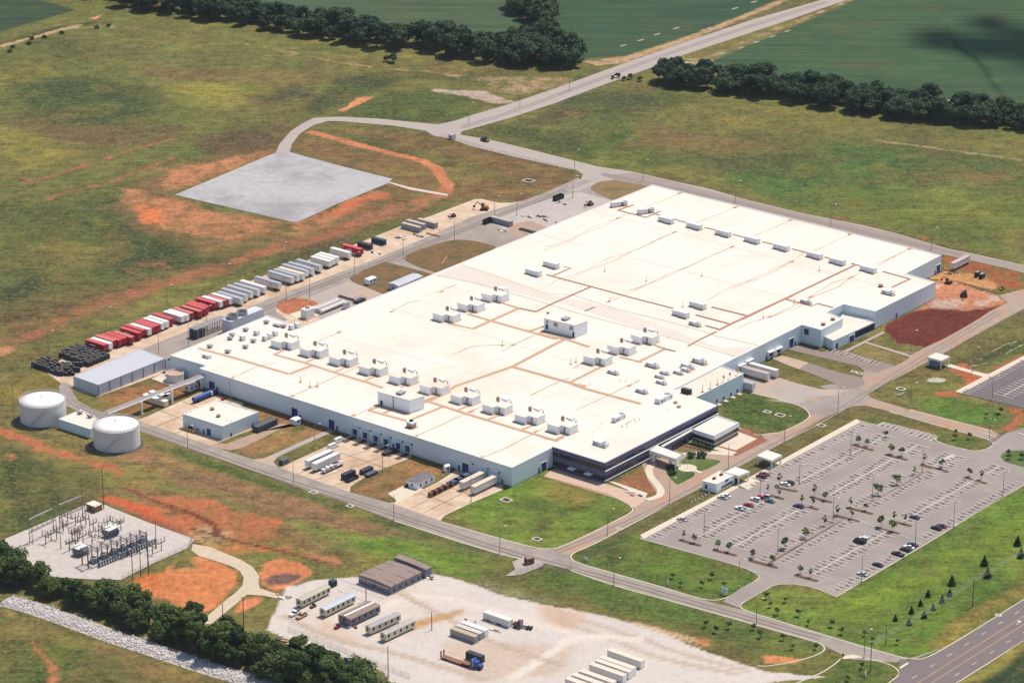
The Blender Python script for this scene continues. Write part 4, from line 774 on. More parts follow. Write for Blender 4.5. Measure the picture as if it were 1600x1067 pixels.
# dirt trails where rain runs on the roof
def wander(w, a, b2, amp, n=12):
    P = []
    for k in range(n+1):
        t_ = k/n; P.append((a[0]+(b2[0]-a[0])*t_+random.uniform(-1, 1)*amp*math.sin(math.pi*t_)*1.2, a[1]+(b2[1]-a[1])*t_+random.uniform(-1, 1)*amp*math.sin(math.pi*t_)*.5))
    return (w, P)
dirt = []
for q in ([(1060, 303), (1030, 316), (966, 341), (930, 354), (901, 369), (881, 378), (850, 387)], [(966, 341), (945, 354), (915, 364), (885, 380), (850, 391)], [(1149, 324), (1120, 336), (1088, 348)], [(1056, 362), (1035, 370), (990, 392), (950, 404), (922, 420), (870, 438), (855, 448)], [(1056, 362), (1010, 384), (988, 393), (960, 407), (915, 424), (880, 440)],
          [(1235, 344), (1206, 357), (1178, 369)], [(1150, 383), (1120, 396), (1078, 415), (1040, 430), (1014, 443), (960, 463), (947, 473)], [(1144, 386), (1100, 405), (1060, 424), (1010, 445), (975, 462), (947, 473)], [(1328, 367), (1300, 380), (1270, 393)], [(1256, 395), (1237, 408), (1205, 422), (1170, 439), (1144, 447), (1105, 469)], [(1237, 409), (1210, 424), (1180, 437), (1145, 450)],
          [(1421, 389), (1390, 404), (1362, 415)], [(1410, 394), (1385, 408), (1372, 416)], [(1345, 426), (1331, 433), (1300, 442), (1267, 464), (1240, 478), (1203, 495), (1185, 501)], [(1331, 433), (1310, 448), (1268, 464)], [(1268, 464), (1250, 480), (1203, 495), (1170, 505), (1150, 514)],
          [(533, 518), (500, 532), (470, 545)], [(608, 488), (640, 472), (655, 470)], [(680, 458), (715, 444)], [(363, 590), (400, 573), (430, 566)], [(455, 619), (500, 600), (560, 573), (590, 563)], [(550, 650), (560, 646), (590, 632)], [(650, 681), (680, 668), (738, 641), (760, 632)], [(752, 715), (790, 700), (838, 675), (850, 668)], [(710, 552), (740, 541), (800, 538)], [(785, 549), (803, 538), (850, 517)], [(973, 606), (990, 599), (1000, 593)], [(900, 641), (930, 627), (960, 613), (985, 600)],
          [(968, 681), (1000, 665), (1040, 643)], [(990, 675), (1020, 657), (1060, 636)], [(895, 576), (910, 567), (960, 556)], [(830, 617), (870, 598), (890, 590)], [(700, 400), (690, 412)]):
    P = []
    for k in range(len(q)-1):
        for s_ in range(4): t_ = s_/4; P.append((q[k][0]+(q[k+1][0]-q[k][0])*t_+random.uniform(-.5, .5), q[k][1]+(q[k+1][1]-q[k][1])*t_+random.uniform(-.35, .35)))
    P.append(q[-1]); dirt.append(([random.uniform(.12, .5) for _ in P], P))
for c in ((363, 590), (456, 619), (552, 649), (650, 681), (752, 714), (612, 487), (690, 456), (802, 539), (850, 516), (736, 643), (837, 674), (983, 603), (1062, 302), (1149, 324), (1235, 344), (1328, 366), (1421, 389), (966, 341), (1054, 363), (1144, 386), (1237, 409), (1331, 433), (1267, 464), (1203, 495), (530, 519)):
    dirt.append((random.uniform(.9, 1.8), [(c[0]-2.5, c[1]+1.1), (c[0], c[1]), (c[0]+3, c[1]-1.2)]))
lines('dirt_streak', dirt, M_RUST, RZ+.012)
lines('roof_seam', [wander(0.18, a, b2, .3, 4) for a, b2 in ((( 330, 578), (1030, 305)), ((563, 655), (1130, 405)), ((700, 697), (1260, 420)), ((410, 605), (740, 478)), ((500, 520), (830, 605)), ((600, 478), (1000, 596)), ((840, 365), (1290, 480)), ((930, 330), (1390, 450)), ((420, 530), (700, 615)))], mat('faint_seam', A(240, 222, 206), .8, .03, .3), RZ+.006)
# openings
SWo = FPW[17]; SWd = (FPW[16]-FPW[17]).normalized(); SEo = FPW[16]; SEd = (FPW[15]-FPW[16]).normalized(); EAo = FPW[13]; EAd = (FPW[12]-FPW[13]).normalized()
NEo = FPW[5]; NEd = (FPW[4]-FPW[5]).normalized(); ELo = FPW[7]; ELd = (FPW[6]-FPW[7]).normalized(); BKo = FPW[12]; BKd = (FPW[11]-FPW[12]).normalized()
def opening(kind, o, d, x0, x1, yb, yt, mt=M_BLUE, zmin=None, trim=True, parent=plant, proud=0.06, z0=None):
    s0, _a = wallhit(x0, yb, o, d); s1, _b = wallhit(x1, yb, o, d); sm_, zt = wallhit((x0+x1)/2, yt, o, d); _c2, zb = wallhit((x0+x1)/2, yb, o, d)
    zb = max(0.02, zb) if z0 is None else z0
    nrm = Vector((d.y, -d.x, 0)); c = o+d*((s0+s1)/2)+nrm*(proud/2-0.0); c = c-parent.location; b_ = MB()
    w = abs(s1-s0); h = max(zt-zb, 1.0); ang = math.atan2(d.y, d.x)
    b_.box((c.x, c.y, zb), (w, proud*2, h), ang); dd = b_.build(kind, mt, parent)
    if trim:
        t_ = MB(); nn = nrm*(proud*1.4)
        for q in (-1, 1): e = c+nn+d*q*(w/2+.12); t_.box((e.x, e.y, zb), (0.24, .14, h), ang)
        e = c+nn; t_.box((e.x, e.y, zb+h), (w+.5, .16, .25), ang); t_.build('frame', M_TRIM, dd)
    return dd, c+parent.location, w, zb, h
for x0, x1, yb, yt in ((327, 336, 609, 596), (456, 465.6, 650, 637.5), (514, 523, 668.5, 655.5)): opening('loading_door', SWo, SWd, x0, x1, yb, yt, z0=0.1)
DOCKS = []
for x0, x1 in ((551.6, 560), (568, 576), (584.4, 592.4), (600.6, 608.8), (619.6, 627.4), (634, 642)): DOCKS.append(opening('loading_door', SWo, SWd, x0, x1, 0.316*(x0-552)+681+2, 0.316*(x0-552)+668.4, z0=0.9))
opening('loading_door', SWo, SWd, 722.4, 732.4, 736.5, 723.5, z0=0.1)
for x0, x1 in ((750.5, 759.5), (768, 777)): DOCKS.append(opening('loading_door', SWo, SWd, x0, x1, 0.316*(x0-750)+747, 0.316*(x0-750)+735.5, M_DARK, z0=0.9))
for x, y in ((339.5, 612), (469, 655.5), (526.8, 672.5), (614.4, 700), (717.4, 733.5), (785, 756)): opening('door', SWo, SWd, x-1.3, x+1.3, y, y-7.2, z0=0.05, trim=False)
opening('loading_door', SEo, SEd, 845.6, 853.4, 731, 722, z0=0.1); opening('door', SEo, SEd, 841, 843.2, 737, 731, z0=0.1, trim=False)
opening('loading_door', EAo, EAd, 1233, 1239.6, 540, 529, z0=0.1); opening('door', EAo, EAd, 1241.6, 1243.6, 538, 533, z0=0.1, trim=False)
for x0, x1, y in ((1200, 1207, 559), (1211.6, 1218.4, 554), (1165, 1173, 573), (1153.6, 1161, 580)): DOCKS.append(opening('loading_door', EAo, EAd, x0, x1, y, y-10, M_DARK, z0=1.0))
opening('door', EAo, EAd, 1196.4, 1198.2, 561.5, 556, z0=.1, trim=False); opening('door', EAo, EAd, 1174.6, 1176.2, 573, 568, z0=.1, trim=False)
opening('loading_door', NEo, NEd, 1463, 1468.4, 424.5, 414, z0=0.1); opening('door', NEo, NEd, 1460, 1461.6, 427.6, 424, z0=0.1, trim=False); opening('door', ELo, ELd, 1399.6, 1401.6, 496, 489.5, z0=0.1, trim=False)
opening('window', BKo, BKd, 1256.4, 1264, 523, 513.5)
# dock aprons, pits and canopies
for i, (dd, c, w, zb, h) in enumerate(DOCKS):
    d = SWd if i < 8 else EAd; nrm = Vector((d.y, -d.x, 0)); ang = math.atan2(d.y, d.x); cl_ = c-plant.location
    cn = MB(); p_ = cl_+nrm*0.75; cn.box((p_.x, p_.y, zb+h+.1), (w+1.0, 1.5, .3), ang); 
    for q in (-1, 1): e = cl_+nrm*.5+d*q*(w/2+.3); cn.box((e.x, e.y, .2), (.25, .9, zb+h-.1), ang)
    cn.build('dock_canopy', M_TRIM if i > 7 else M_WALL, plant)
    if i < 6: pt = c+nrm*4.2; k_ = MB(); k_.box((pt.x, pt.y, 0), (w-.3, 8.2, .12), ang); struct(k_.build('dock_pit', mat('dark_brown_concrete', A(112, 86, 74), .9, .2, .5)))  # dark brown slab in front of each blue dock door
# wall lamps
for x, y in ((562.8, 669), (579.5, 674), (595.8, 679), (611, 684.5), (629.6, 691), (644, 695), (739, 725.5), (763, 733.4), (780.6, 739)):
    s0, z0 = wallhit(x, y, SWo, SWd); p_ = SWo+SWd*s0+Vector((SWd.y, -SWd.x, 0))*.15-plant.location; b_ = MB(); b_.box((p_.x, p_.y, z0), (.7, .35, .6), math.atan2(SWd.y, SWd.x)); b_.build('wall_lamp', M_DARK, plant)
# lower plant-room wing on the east side and the canteen wing
def block(name, label, cat, pts, z, wm=M_WALL, rm=M_ROOF, par=0.3, coping=M_TRIM, parent=None):
    """pts = roof corners in the photo at height z"""
    P = [G(x, y, z) for x, y in pts]; o = thing(name, label, cat, (P[0].x, P[0].y, 0)) if parent is None else parent
    q = [Vector((p.x-o.location.x, p.y-o.location.y, 0)) for p in P]
    MB().walls(q, 0, z).build('wall', wm, o); MB().sheet(inset(q, .3), z-.05+.0).build('roof', rm, o)
    c = MB(); iq = inset(q, .3)
    for k in range(len(q)):
        j = (k+1) % len(q)
        c.face([(q[k].x, q[k].y, z), (q[j].x, q[j].y, z), (q[j].x, q[j].y, z+par), (q[k].x, q[k].y, z+par)]); c.face([(q[k].x, q[k].y, z+par), (q[j].x, q[j].y, z+par), (iq[j].x, iq[j].y, z+par), (iq[k].x, iq[k].y, z+par)]); c.face([(iq[k].x, iq[k].y, z+par), (iq[j].x, iq[j].y, z+par), (iq[j].x, iq[j].y, z-.1), (iq[k].x, iq[k].y, z-.1)])
    c.build('parapet', coping, o); return o, P
M_ROOFC = mat('cream_roof', A(254, 238, 220), 0.75, 0.03, 0.05, stain=(A(244, 218, 188), .06, .5, .75))
ew, EWP = block('plant_room', 'low wing with four blue doors and steam vents on the factory east side', 'annex', [(1125.5, 571.8), (1162, 584), (1086, 622), (1053.5, 609.5)], 8.3, rm=M_ROOFC)
for x, y in ((1120, 632), (1130.6, 627), (1142, 621), (1152, 615.6)): opening('door', EWP[2], (EWP[1]-EWP[2]).normalized(), x-1.3, x+1.3, y, y-7.5, z0=.1, trim=False, parent=ew)
for x, y in ((1120, 632), (1130.6, 627), (1142, 621), (1152, 615.6)):
    s0, z0 = wallhit(x, y, EWP[2], (EWP[1]-EWP[2]).normalized()); p_ = EWP[2]+(EWP[1]-EWP[2]).normalized()*s0+BX*1.2-ew.location; b_ = MB(); b_.box((p_.x, p_.y, 0), (1.8, 2.2, .2), ANG_A); b_.build('doorstep', M_WALK, ew)
cw, CWP = block('canteen_wing', 'single storey wing with cream roof and long dark window strip by the red earth', 'annex', [(1284, 524), (1302, 533), (1366, 504), (1320, 489)], 4.6, rm=M_ROOFC)
cwd = (CWP[2]-CWP[1]).normalized(); opening('window', CWP[1], cwd, 1336, 1366, 520, 512, M_DARK, parent=cw, z0=1.0, trim=False); opening('entrance_door', CWP[1], cwd, 1327, 1334, 530, 524, M_BLUE, parent=cw, z0=.1); opening('door', CWP[1], cwd, 1306, 1309, 543, 536, M_BLUE, parent=cw, z0=.1, trim=False)
# ------------------------------------------------------------------ offices
M_GLASS = mat('tinted_glass', (0.03, 0.028, 0.035), 0.12, 0.1, 0.4, spec=0.6)
M_PURP = mat('blue_grey_panel', L(112, 112, 144, .75), 0.5, 0.03, 0.2)
OP = [(863.2, 698.6), (945, 724), (1121, 634.4), (1050.6, 608.2)]; OW = [G(x, y, RZ) for x, y in OP]
off = thing('office_building', 'two storey office block with blue-grey bands and dark tinted windows at the factory corner', 'office', (OW[1].x, OW[1].y, 0))
q = [Vector((p.x-off.location.x, p.y-off.location.y, 0)) for p in OW]
MB().walls(inset(q, .15), 0, RZ-.2).build('wall', M_PURP, off); MB().sheet(inset(q, .02), RZ+.28).build('roof', M_ROOF, off)
fq = q[:3]
def bandpart(name, z0, z1, mt, out, segs=((0, 1), (1, 2))):
    for a, b2 in segs:
        d = (q[b2]-q[a]).normalized(); n = Vector((d.y, -d.x, 0)); c = (q[a]+q[b2])/2+n*out/2; l = (q[b2]-q[a]).length
        b_ = MB(); b_.box((c.x, c.y, z0), (l+out*0.98, .3+out, z1-z0), math.atan2(d.y, d.x)); w_ = b_.build(name, mt, off)
        if name == 'window_band':
            k = int(l/1.7)
            for i in range(1, k): e = q[a]+d*(l*i/k)+n*(out+.17); MB().box((e.x, e.y, z0), (.12, .08, z1-z0), math.atan2(d.y, d.x)).build('mullion', M_PURP, w_)
bandpart('fascia', 7.4, 9.3, M_PURP, 0.30); bandpart('window_band', 5.4, 7.4, M_GLASS, 0.05); bandpart('spandrel', 3.2, 5.4, M_PURP, 0.26); bandpart('window_band', 0.9, 3.2, M_GLASS, 0.05); bandpart('base_course', 0, .9, M_PURP, 0.22)
for z_ in (5.42, 0.95): bandpart('ledge', z_-.04, z_+.14, M_TRIM, 0.55, ((1, 2),))
d = (q[1]-q[0]).normalized(); n = Vector((d.y, -d.x, 0))
for x, y in ((897, 742), (923, 749)):
    s0, z0 = wallhit(x, y, OW[0], (OW[1]-OW[0]).normalized()); e = q[0]+d*s0+n*1.6; b_ = MB(); b_.box((e.x, e.y, 2.6), (3.4, 2.6, .25), math.atan2(d.y, d.x)); b_.build('door_canopy', M_TRIM, off)
# conference pavilion linked to the offices, porte cochere, screens
cp, CPP = block('conference_pavilion', 'square pavilion with white roof and dark glass beside the office drive', 'pavilion', [(1083, 671), (1116, 681.6), (1154, 661), (1121, 650)], 6.0, wm=M_GLASS, rm=M_ROOF)
b_ = MB(); q2 = [Vector((p.x-cp.location.x, p.y-cp.location.y, 0)) for p in CPP]; b_.walls(inset(q2, -.35), 4.4, 6.25); b_.build('fascia', M_WALLW, cp)
b_ = MB(); b_.walls(inset(q2, -.12), 2.0, 2.4); b_.walls(inset(q2, -.16), 0, .5); b_.build('spandrel', M_TRIM, cp)
pave('terrace', [(1116, 695), (1153, 675), (1183, 686), (1150, 704)], M_WALK)
lk, LKP = block('covered_link', 'low blue-grey glazed link between the offices and the pavilion', 'annex', [(1033, 697), (1036, 698.5), (1085, 671.5), (1082, 670)], 4.6, wm=M_PURP, rm=M_ROOFC)
wd = Vector((0, 0, 0)); b_ = MB(); pp = [Vector((p.x-lk.location.x, p.y-lk.location.y, 0)) for p in LKP]; e = (pp[1]+pp[2])/2+BX*.1; b_.box((e.x, e.y, 1.0), ((pp[2]-pp[1]).length-1, .2, 2.0), ANG_A); b_.build('window_band', M_GLASS, lk)
def canopy(name, label, pts, z, posts, th=0.9, rm=M_ROOF):
    P = [G(x, y, z) for x, y in pts]; o = thing(name, label, 'canopy', (P[0].x, P[0].y, 0)); q = [Vector((p.x-o.location.x, p.y-o.location.y, 0)) for p in P]
    b_ = MB(); b_.prism(q, z-th, z-.02, top=False, bottom=True); b_.build('fascia', M_TRIM, o); MB().sheet(inset(q, .15), z-.05).build('roof', rm, o)
    iq = inset(q, .6)
    for k in posts: p_ = MB(); p_.box((iq[k].x, iq[k].y, 0), (.45, .45, z-th), ANG_A); p_.build('post', M_TRIM, o)
    return o
pc = canopy('entrance_canopy', 'white canopy over the drive at the office entrance', [(1014, 703), (1056, 717), (1066, 710), (1027, 695)], 5.6, (0, 1, 2, 3), 1.5)
for x, y in ((1021, 722), (1048, 728)):
    p_ = G(x, y)-pc.location; b_ = MB(); b_.box((p_.x, p_.y, 0), (1.1, 1.1, 4.1), ANG_A); b_.build('pier', M_TRIM, pc)
# gatehouse with waiting canopy, two bus shelters
gh, GHP = block('gatehouse', 'small white gatehouse at the edge of the car park', 'gatehouse', zz(1000, 640, 6.667, [(650, 745), (800, 780), (985, 680), (830, 640)]), 4.0, wm=M_WALLW, rm=M_ROOFC)
gd = (GHP[2]-GHP[1]).normalized(); opening('window', GHP[1], gd, 1127, 1144, 764, 757, M_GLASS, parent=gh, z0=1.0, trim=False); opening('sign_band', GHP[1], gd, 1133, 1138, 752, 751, M_BLUE, parent=gh, trim=False, z0=3.0)
opening('window', GHP[0], (GHP[1]-GHP[0]).normalized(), 1101.5, 1105, 763, 757, M_GLASS, parent=gh, z0=1.0, trim=False)
for x, y in ((1116, 748), (1127, 742)):
    p_ = G(x, y, 4)-gh.location; b_ = MB(); b_.box((p_.x, p_.y, 3.95), (1.5, 1.2, .7), ANG_A); b_.lathe((p_.x, p_.y, 4.65), [(.4, 0), (.4, .25), (.1, .26)], 12); b_.build('roof_fan', mat('rusty_fan', L(150, 78, 60, .8), .7, .2, 1), gh)
canopy('waiting_shelter', 'white square shelter roof joined to the gatehouse', zz(1000, 640, 6.667, [(880, 640), (1030, 690), (1150, 640), (990, 590)]), 4.4, (0, 1, 2, 3))
canopy('waiting_shelter', 'white square shelter on posts beside the car park footpath', zz(1000, 640, 6.667, [(1210, 475), (1375, 530), (1485, 470), (1320, 415)]), 4.4, (0, 1, 2, 3))
sh = canopy('guard_shelter', 'white roofed shelter on posts beside the east perimeter road', zz(1360, 520, 6.667, [(590, 250), (740, 290), (832, 245), (680, 200)]), 4.6, (0, 1, 2, 3))
b_ = MB(); p_ = (G(1456, 566)+G(1470, 573))/2-sh.location; b_.box((p_.x, p_.y, 0), (6, 4, 2.6), ANG_A); b_.build('screen', mat('grey_screen', L(150, 156, 170, .7), .5, .1, 1), sh)
# ------------------------------------------------------------------ roof plant
M_GREYH = mat('grey_hood', L(176, 172, 176, .7), 0.6, .06, .6)
M_STACK = mat('rusty_stack', L(190, 150, 130, .85), .7, .2, 1.2)
M_LBOX = mat('unit_casing', L(236, 236, 236, .86), .5, .03, .5, stripe=(1.3, .12))
M_ORANGE = mat('orange_pipe', L(214, 130, 80, .8), .7, .15, 1)
def mk_penthouse():
    o = thing('rooftop_penthouse', 'x', 'penthouse')
    P = [(0, 0), (6.0, 0), (6.0, 2.6), (10.6, 2.6), (10.6, 8.4), (4.8, 8.4), (4.8, 6.4), (0, 6.4)]   # x along B, y along A
    MB().walls([Vector((x, y, 0)) for x, y in P], 0, 3.2).build('wall', M_WALLW, o)
    k = inset([Vector((x, y, 0)) for x, y in P], -.12); MB().prism(k, 3.2, 3.42, bottom=True).build('roof', M_ROOF, o)
    b_ = MB(); b_.box((7.6, 2.52, 0), (1.0, .14, 2.2)); d_ = b_.build('door', M_GREYH, o)
    b_ = MB(); b_.box((7.9, 2.4, 2.4), (.5, .3, .4)); b_.build('lamp', M_DARK, o)
    b_ = MB(); b_.lathe((1.6, 9.0, 0), [(.75, 0), (.75, 3.6), (.85, 3.6), (.85, 4.3), (.65, 4.3), (.65, 3.6)], 14); b_.build('exhaust_stack', M_STACK, o)
    b_ = MB(); b_.box((4.6, 10.6, 3.3), (3.4, 2.2, .9), 0, 1.0); b_.box((4.6, 10.6, 0), (1.4, 1.4, 3.3)); b_.build('intake_hood', M_TRIM, o)
    b_ = MB(); b_.tube((7.9, 10.4, 0), (7.9, 10.4, 3.9), .24, .24, 8); b_.build('vent_pipe', M_STACK, o)
    b_ = MB(); b_.sheet([Vector(p) for p in ((-.9, -1.0, 0), (6.8, -1.0, 0), (6.8, 1.8, 0), (11.2, 1.8, 0), (11.2, 9.0, 0), (-.9, 7.0, 0))], .06); b_.build('drip_mat', M_PATH, o)
    return o
row1 = [(423, 531), (468, 543.8), (514, 557.3), (560.5, 571.8), (607.6, 586), (655.5, 601.3), (703.8, 616.5), (753.8, 631.8), (804, 647), (855, 662)]
row2 = [(676, 489), (714, 473), (752, 458)]; row3 = [(911.4, 555.9), (948.8, 539.3), (985.5, 523)]
def put_ph(x, y, label, group): inst('ph', mk_penthouse, G(x, y, RZ+3.4)-UP*3.38, ANG_B, label, None, group)
for i, (x, y) in enumerate(row1): put_ph(x, y, '%s white rooftop plant house from the left in the long front row' % ordn(i+1), 'white plant houses in the front row on the factory roof')
for i, (x, y) in enumerate(row2): put_ph(x, y, '%s white rooftop plant house of the trio on the western roof' % ['nearest', 'middle', 'farthest'][i], 'plant houses on the western roof')
for i, (x, y) in enumerate(row3): put_ph(x, y, '%s white rooftop plant house of the trio right of the big windowed penthouse' % ['nearest', 'middle', 'farthest'][i], 'plant houses right of the big penthouse')
def bigpent(label, a, b2, c, h, wins):
    z = RZ+h; A_, B2, C_ = G(*a, z), G(*b2, z), G(*c, z); D_ = A_+(C_-B2); o = thing('large_penthouse', label, 'penthouse', (B2.x, B2.y, RZ)); q = [Vector((p.x-B2.x, p.y-B2.y, 0)) for p in (A_, B2, C_, D_)]
    MB().walls(q, 0, h).build('wall', M_WALLW, o); MB().prism(inset(q, -.12), h-.2, h+.15, bottom=True).build('roof', M_ROOF, o)
    cc = (q[0]+q[2])/2; b_ = MB(); b_.box((cc.x, cc.y, h+.15), (3.2, 2.4, .5), ANG_A); b_.box((cc.x, cc.y, h+.65), (3.8, 3.0, .5), ANG_A); b_.build('roof_hood', M_GREYH, o)
    d = (q[1]-q[0]).normalized(); n = Vector((d.y, -d.x, 0)); l = (q[1]-q[0]).length
    for (u, z0, w, hh, mt, nm) in wins: e = q[0]+d*l*u+n*.05; b_ = MB(); b_.box((e.x, e.y, z0), (w, .2, hh), math.atan2(d.y, d.x)); b_.build(nm, mt, o)
    b_ = MB(); e = (q[0]+q[1])/2+n*1.0; b_.box((e.x, e.y, .02), (l+2, 1.6, .05), math.atan2(d.y, d.x)); b_.build('drip_mat', M_PATH, o)
    return o
bigpent('big white rooftop penthouse with one door and a wall ladder near the dock wall', (590, 612), (640, 626), (663, 619), 6.0, [(.12, 0, 1.2, 2.3, M_DARK, 'door'), (.49, 0, .5, 6.0, M_GREYH, 'ladder')])
bigpent('big white rooftop penthouse with louvred windows and a blue door in mid roof', (849.8, 497.5), (898.5, 508.8), (918, 502), 6.0, [(.1, 1.0, 1.4, 2.4, M_BLUE, 'door'), (.11, 4, 1.4, 1.3, M_GREYH, 'louvre'), (.38, 3.3, 2.2, 1.9, M_GREYH, 'louvre'), (.88, 3.4, 2.0, 1.9, M_GREYH, 'louvre'), (.95, 0, .8, 2.6, M_DARK, 'stair')])
def mk_ahu(kind):
    def f():
        o = thing('air_handling_unit', 'x', 'rooftop unit')
        b_ = MB(); b_.box((0, 0, -.02), (9.4, 3.4, .1)); b_.build('drip_mat', M_RUST, o)
        if kind == 'twin':
            b_ = MB(); b_.box((-2.4, .25, .25), (3.8, 2.5, 2.3)); b_.build('casing', M_LBOX, o)
            b_ = MB(); b_.box((2.1, -.1, .25), (4.6, 2.7, 2.55)); b_.build('casing', M_LBOX, o)
            b_ = MB(); b_.box((-.3, -.1, .2), (.5, 1.8, 1.5)); b_.build('duct', M_GREYH, o)
        elif kind == 'arch':
            b_ = MB(); b_.box((-2.6, 0, .25), (3.6, 2.4, 2.5)); b_.build('casing', M_LBOX, o)
            for k in range(3): b_ = MB(); b_.box((.3+k*1.3, -.4, .25), (.9, 1.4+.0, 2.3-.2*k)); b_.box((.3+k*1.3, -1.05, .3), (.35, .5, 1.7)); b_.build('fan_duct', M_GREYH if k == 1 else M_LBOX, o)
            b_ = MB(); b_.box((3.9, 0, .25), (1.2, 2.4, 2.6)); b_.build('casing', M_LBOX, o)
        else:
            b_ = MB(); b_.box((0, 0, .3), (7.4, 2.4, 2.0)); b_.build('casing', M_LBOX, o)
            for k, u in enumerate((-2.6, -1.2, 2.8)): b_ = MB(); b_.box((u, -1.22, .7), (.7, .1, 1.0)); b_.build('louvre', M_DARK if k == 0 else M_GREYH, o)
            b_ = MB(); b_.box((2.2, 0, 2.3), (1.6, 1.8, .3)); b_.build('fan_cowl', M_GREYH, o)
        for s in (-1, 1): b_ = MB(); b_.box((0, s*.9, .0), (8.0, .2, .3)); b_.build('skid', M_GREYH, o)
        return o
    return f
def put_ahu(kind, x, y, l, ang, label, group=None, h=2.8, sc=1.0):
    """x,y = upper left front corner in the photo"""
    p_ = G(x, y, RZ+h*sc); d = Vector((math.cos(ang), math.sin(ang), 0)); n = Vector((-d.y, d.x, 0)); c = p_+d*(4.3*sc)+n*1.2*sc
    inst('ahu_'+kind, mk_ahu(kind), (c.x, c.y, RZ), ang, label, sc, group)
far = [(1028, 337.5), (1072, 347), (1117, 358), (1162, 368.5), (1207.5, 380), (1259.5, 392.5), (1295, 402), (1343, 414)]
for i, (x, y) in enumerate(far): put_ahu('twin', x, y, 9, ANG_B, '%s white twin cabinet from the left in the far rooftop row' % ordn(i+1), 'twin cabinets in the far row on the roof', sc=1.0 if i else 1.0)
put_ahu('arch', 957, 317, 9, ANG_B+1.1, 'white cabinet with arched ducts closest to the far left roof corner'); put_ahu('arch', 999, 328, 9, ANG_B+1.1, 'white cabinet with arched ducts inside the pipe loop near the far corner')
for x, y, lb in ((820, 419, 'nearer white twin cabinet of the pair above the grey roof band'), (848, 407, 'farther white twin cabinet of the pair above the grey roof band'), (1050, 483.5, 'nearer white twin cabinet of the pair left of the long orange pipe run'), (1076.5, 470, 'farther white twin cabinet of the pair left of the long orange pipe run')): put_ahu('twin', x, y, 9, ANG_B, lb)
for x, y, sc, lb in ((1075, 501, .8, 'small white cabinet with dark vent beside the brown roof pipes'), (1249, 467, .75, 'small white cabinet by the roof step above the blue window'), (1376, 452, .85, 'white cabinet with sooty stack on the north east roof'),
                     (1007, 565, .85, 'white rooftop box with dark end vent right of the plant house trio'), (948, 577, .7, 'lone small white rooftop box below the plant house trio'), (1062, 567, .85, 'long white ribbed cabinet at the rear of the office roof cluster'), (1079.5, 558, .95, 'longest white cabinet by the east roof edge near the docks'),
                     (1030, 578.5, .6, 'small white air unit topmost left in the office roof cluster'), (1022, 584.5, .6, 'small white air unit middle left in the office roof cluster'), (1024, 593, .65, 'small white air unit lowest in the office roof cluster'), (1051, 578, .62, 'small white air unit with brown stain in the office roof cluster'), (1063, 574, .6, 'small white air unit farthest right in the office roof cluster'), (992, 606, .75, 'low white cabinet alone above the long brown walkway end')):
    put_ahu('single', x, y, 8, ANG_B, lb, None, 2.3, sc)
put_ahu('single', 924, 687, 8, ANG_B, 'white cabinet with two dark doors on the near office roof corner', None, 2.3, .98)
def putA(x, y, lb, sc):
    p_ = G(x, y, RZ+2.6); c = p_+AX*4.2*sc+BX*1.0; inst('ahu_single', mk_ahu('single'), (c.x, c.y, RZ), ANG_A, lb, (sc, sc, 1.15))
putA(1023, 623, 'long white cabinet with dark open grille behind the vent wing', 1.3); putA(955, 652, 'white cabinet with dark louvres beside a scatter of pipes', .98)
def mk_vent(kind):
    def f():
        o = thing('roof_vent', 'x', 'roof vent')
        if kind == 'hood': MB().box((0, 0, 0), (1.2, 1.2, .7)).build('curb', M_GREYH, o); MB().box((0, 0, .7), (2.2, 2.0, .55), 0, .82).build('cap', M_GREYH, o)
        elif kind == 'box': MB().box((0, 0, .15), (2.2, 1.9, 2.1)).build('casing', M_LBOX, o); MB().box((-.5, -.98, .4), (.7, .1, 1.5)).build('louvre', M_GREYH, o); MB().box((0, 0, 0), (2.6, 2.3, .14)).build('base', M_RUST, o)
        elif kind == 'pipe': MB().tube((0, 0, 0), (0, 0, 2.6), .14, .14, 6).build('pipe', M_ORANGE, o); MB().lathe((0, 0, 0), [(.45, 0), (.3, .2), (0, .22)], 8).build('flashing', M_RUST, o)
        elif kind == 'fan': MB().lathe((0, 0, 0), [(.5, 0), (.5, .5), (.9, .5), (.85, .95), (.3, 1.1), (0, 1.1)], 14).build('cap', M_STACK, o); MB().box((0, 0, 0), (1.4, 1.4, .12)).build('curb', M_DARK, o)
        elif kind == 'steam':
            MB().tube((0, 0, 0), (0, 0, 3.2), .13, .13, 6).build('pipe', M_STACK, o); MB().lathe((0, 0, 1.9), [(.1, 0), (.55, .4), (.55, 1.1), (.2, 1.4), (.15, 1.9), (0, 2.0)], 10).build('silencer', M_STACK, o)
        elif kind == 'post':
            MB().tube((0, 0, 0), (0, 0, 2.9), .12, .1, 6).build('pipe', M_STACK, o); MB().box((0, 0, 0), (.9, .9, .25)).build('base', M_RUST, o)
        elif kind == 'tower':
            MB().box((0, 0, .5), (3.0, 2.6, 1.3)).build('casing', M_GREYH, o); MB().box((0, 0, 1.8), (3.3, 2.9, .8)).build('cap', M_TRIM, o); MB().lathe((0, 0, 2.6), [(.9, 0), (.9, .5), (.5, .5)], 14).build('fan_cowl', M_DARK, o)
            MB().box((0, 0, 0), (4.4, 3.6, .12)).build('base', M_RUST, o)
        elif kind == 'chiller':
            MB().box((0, 0, .4), (5.0, 2.6, 2.3)).build('casing', M_DARK, o)
            for k in range(4): MB().lathe((-1.8+k*1.2, 0, 2.7), [(.5, 0), (.5, .3), (.2, .3)], 10).build('fan_cowl', M_GREYH, o)
            MB().box((0, 0, 0), (6.0, 3.4, .12)).build('base', M_RUST, o)
        return o
    return f
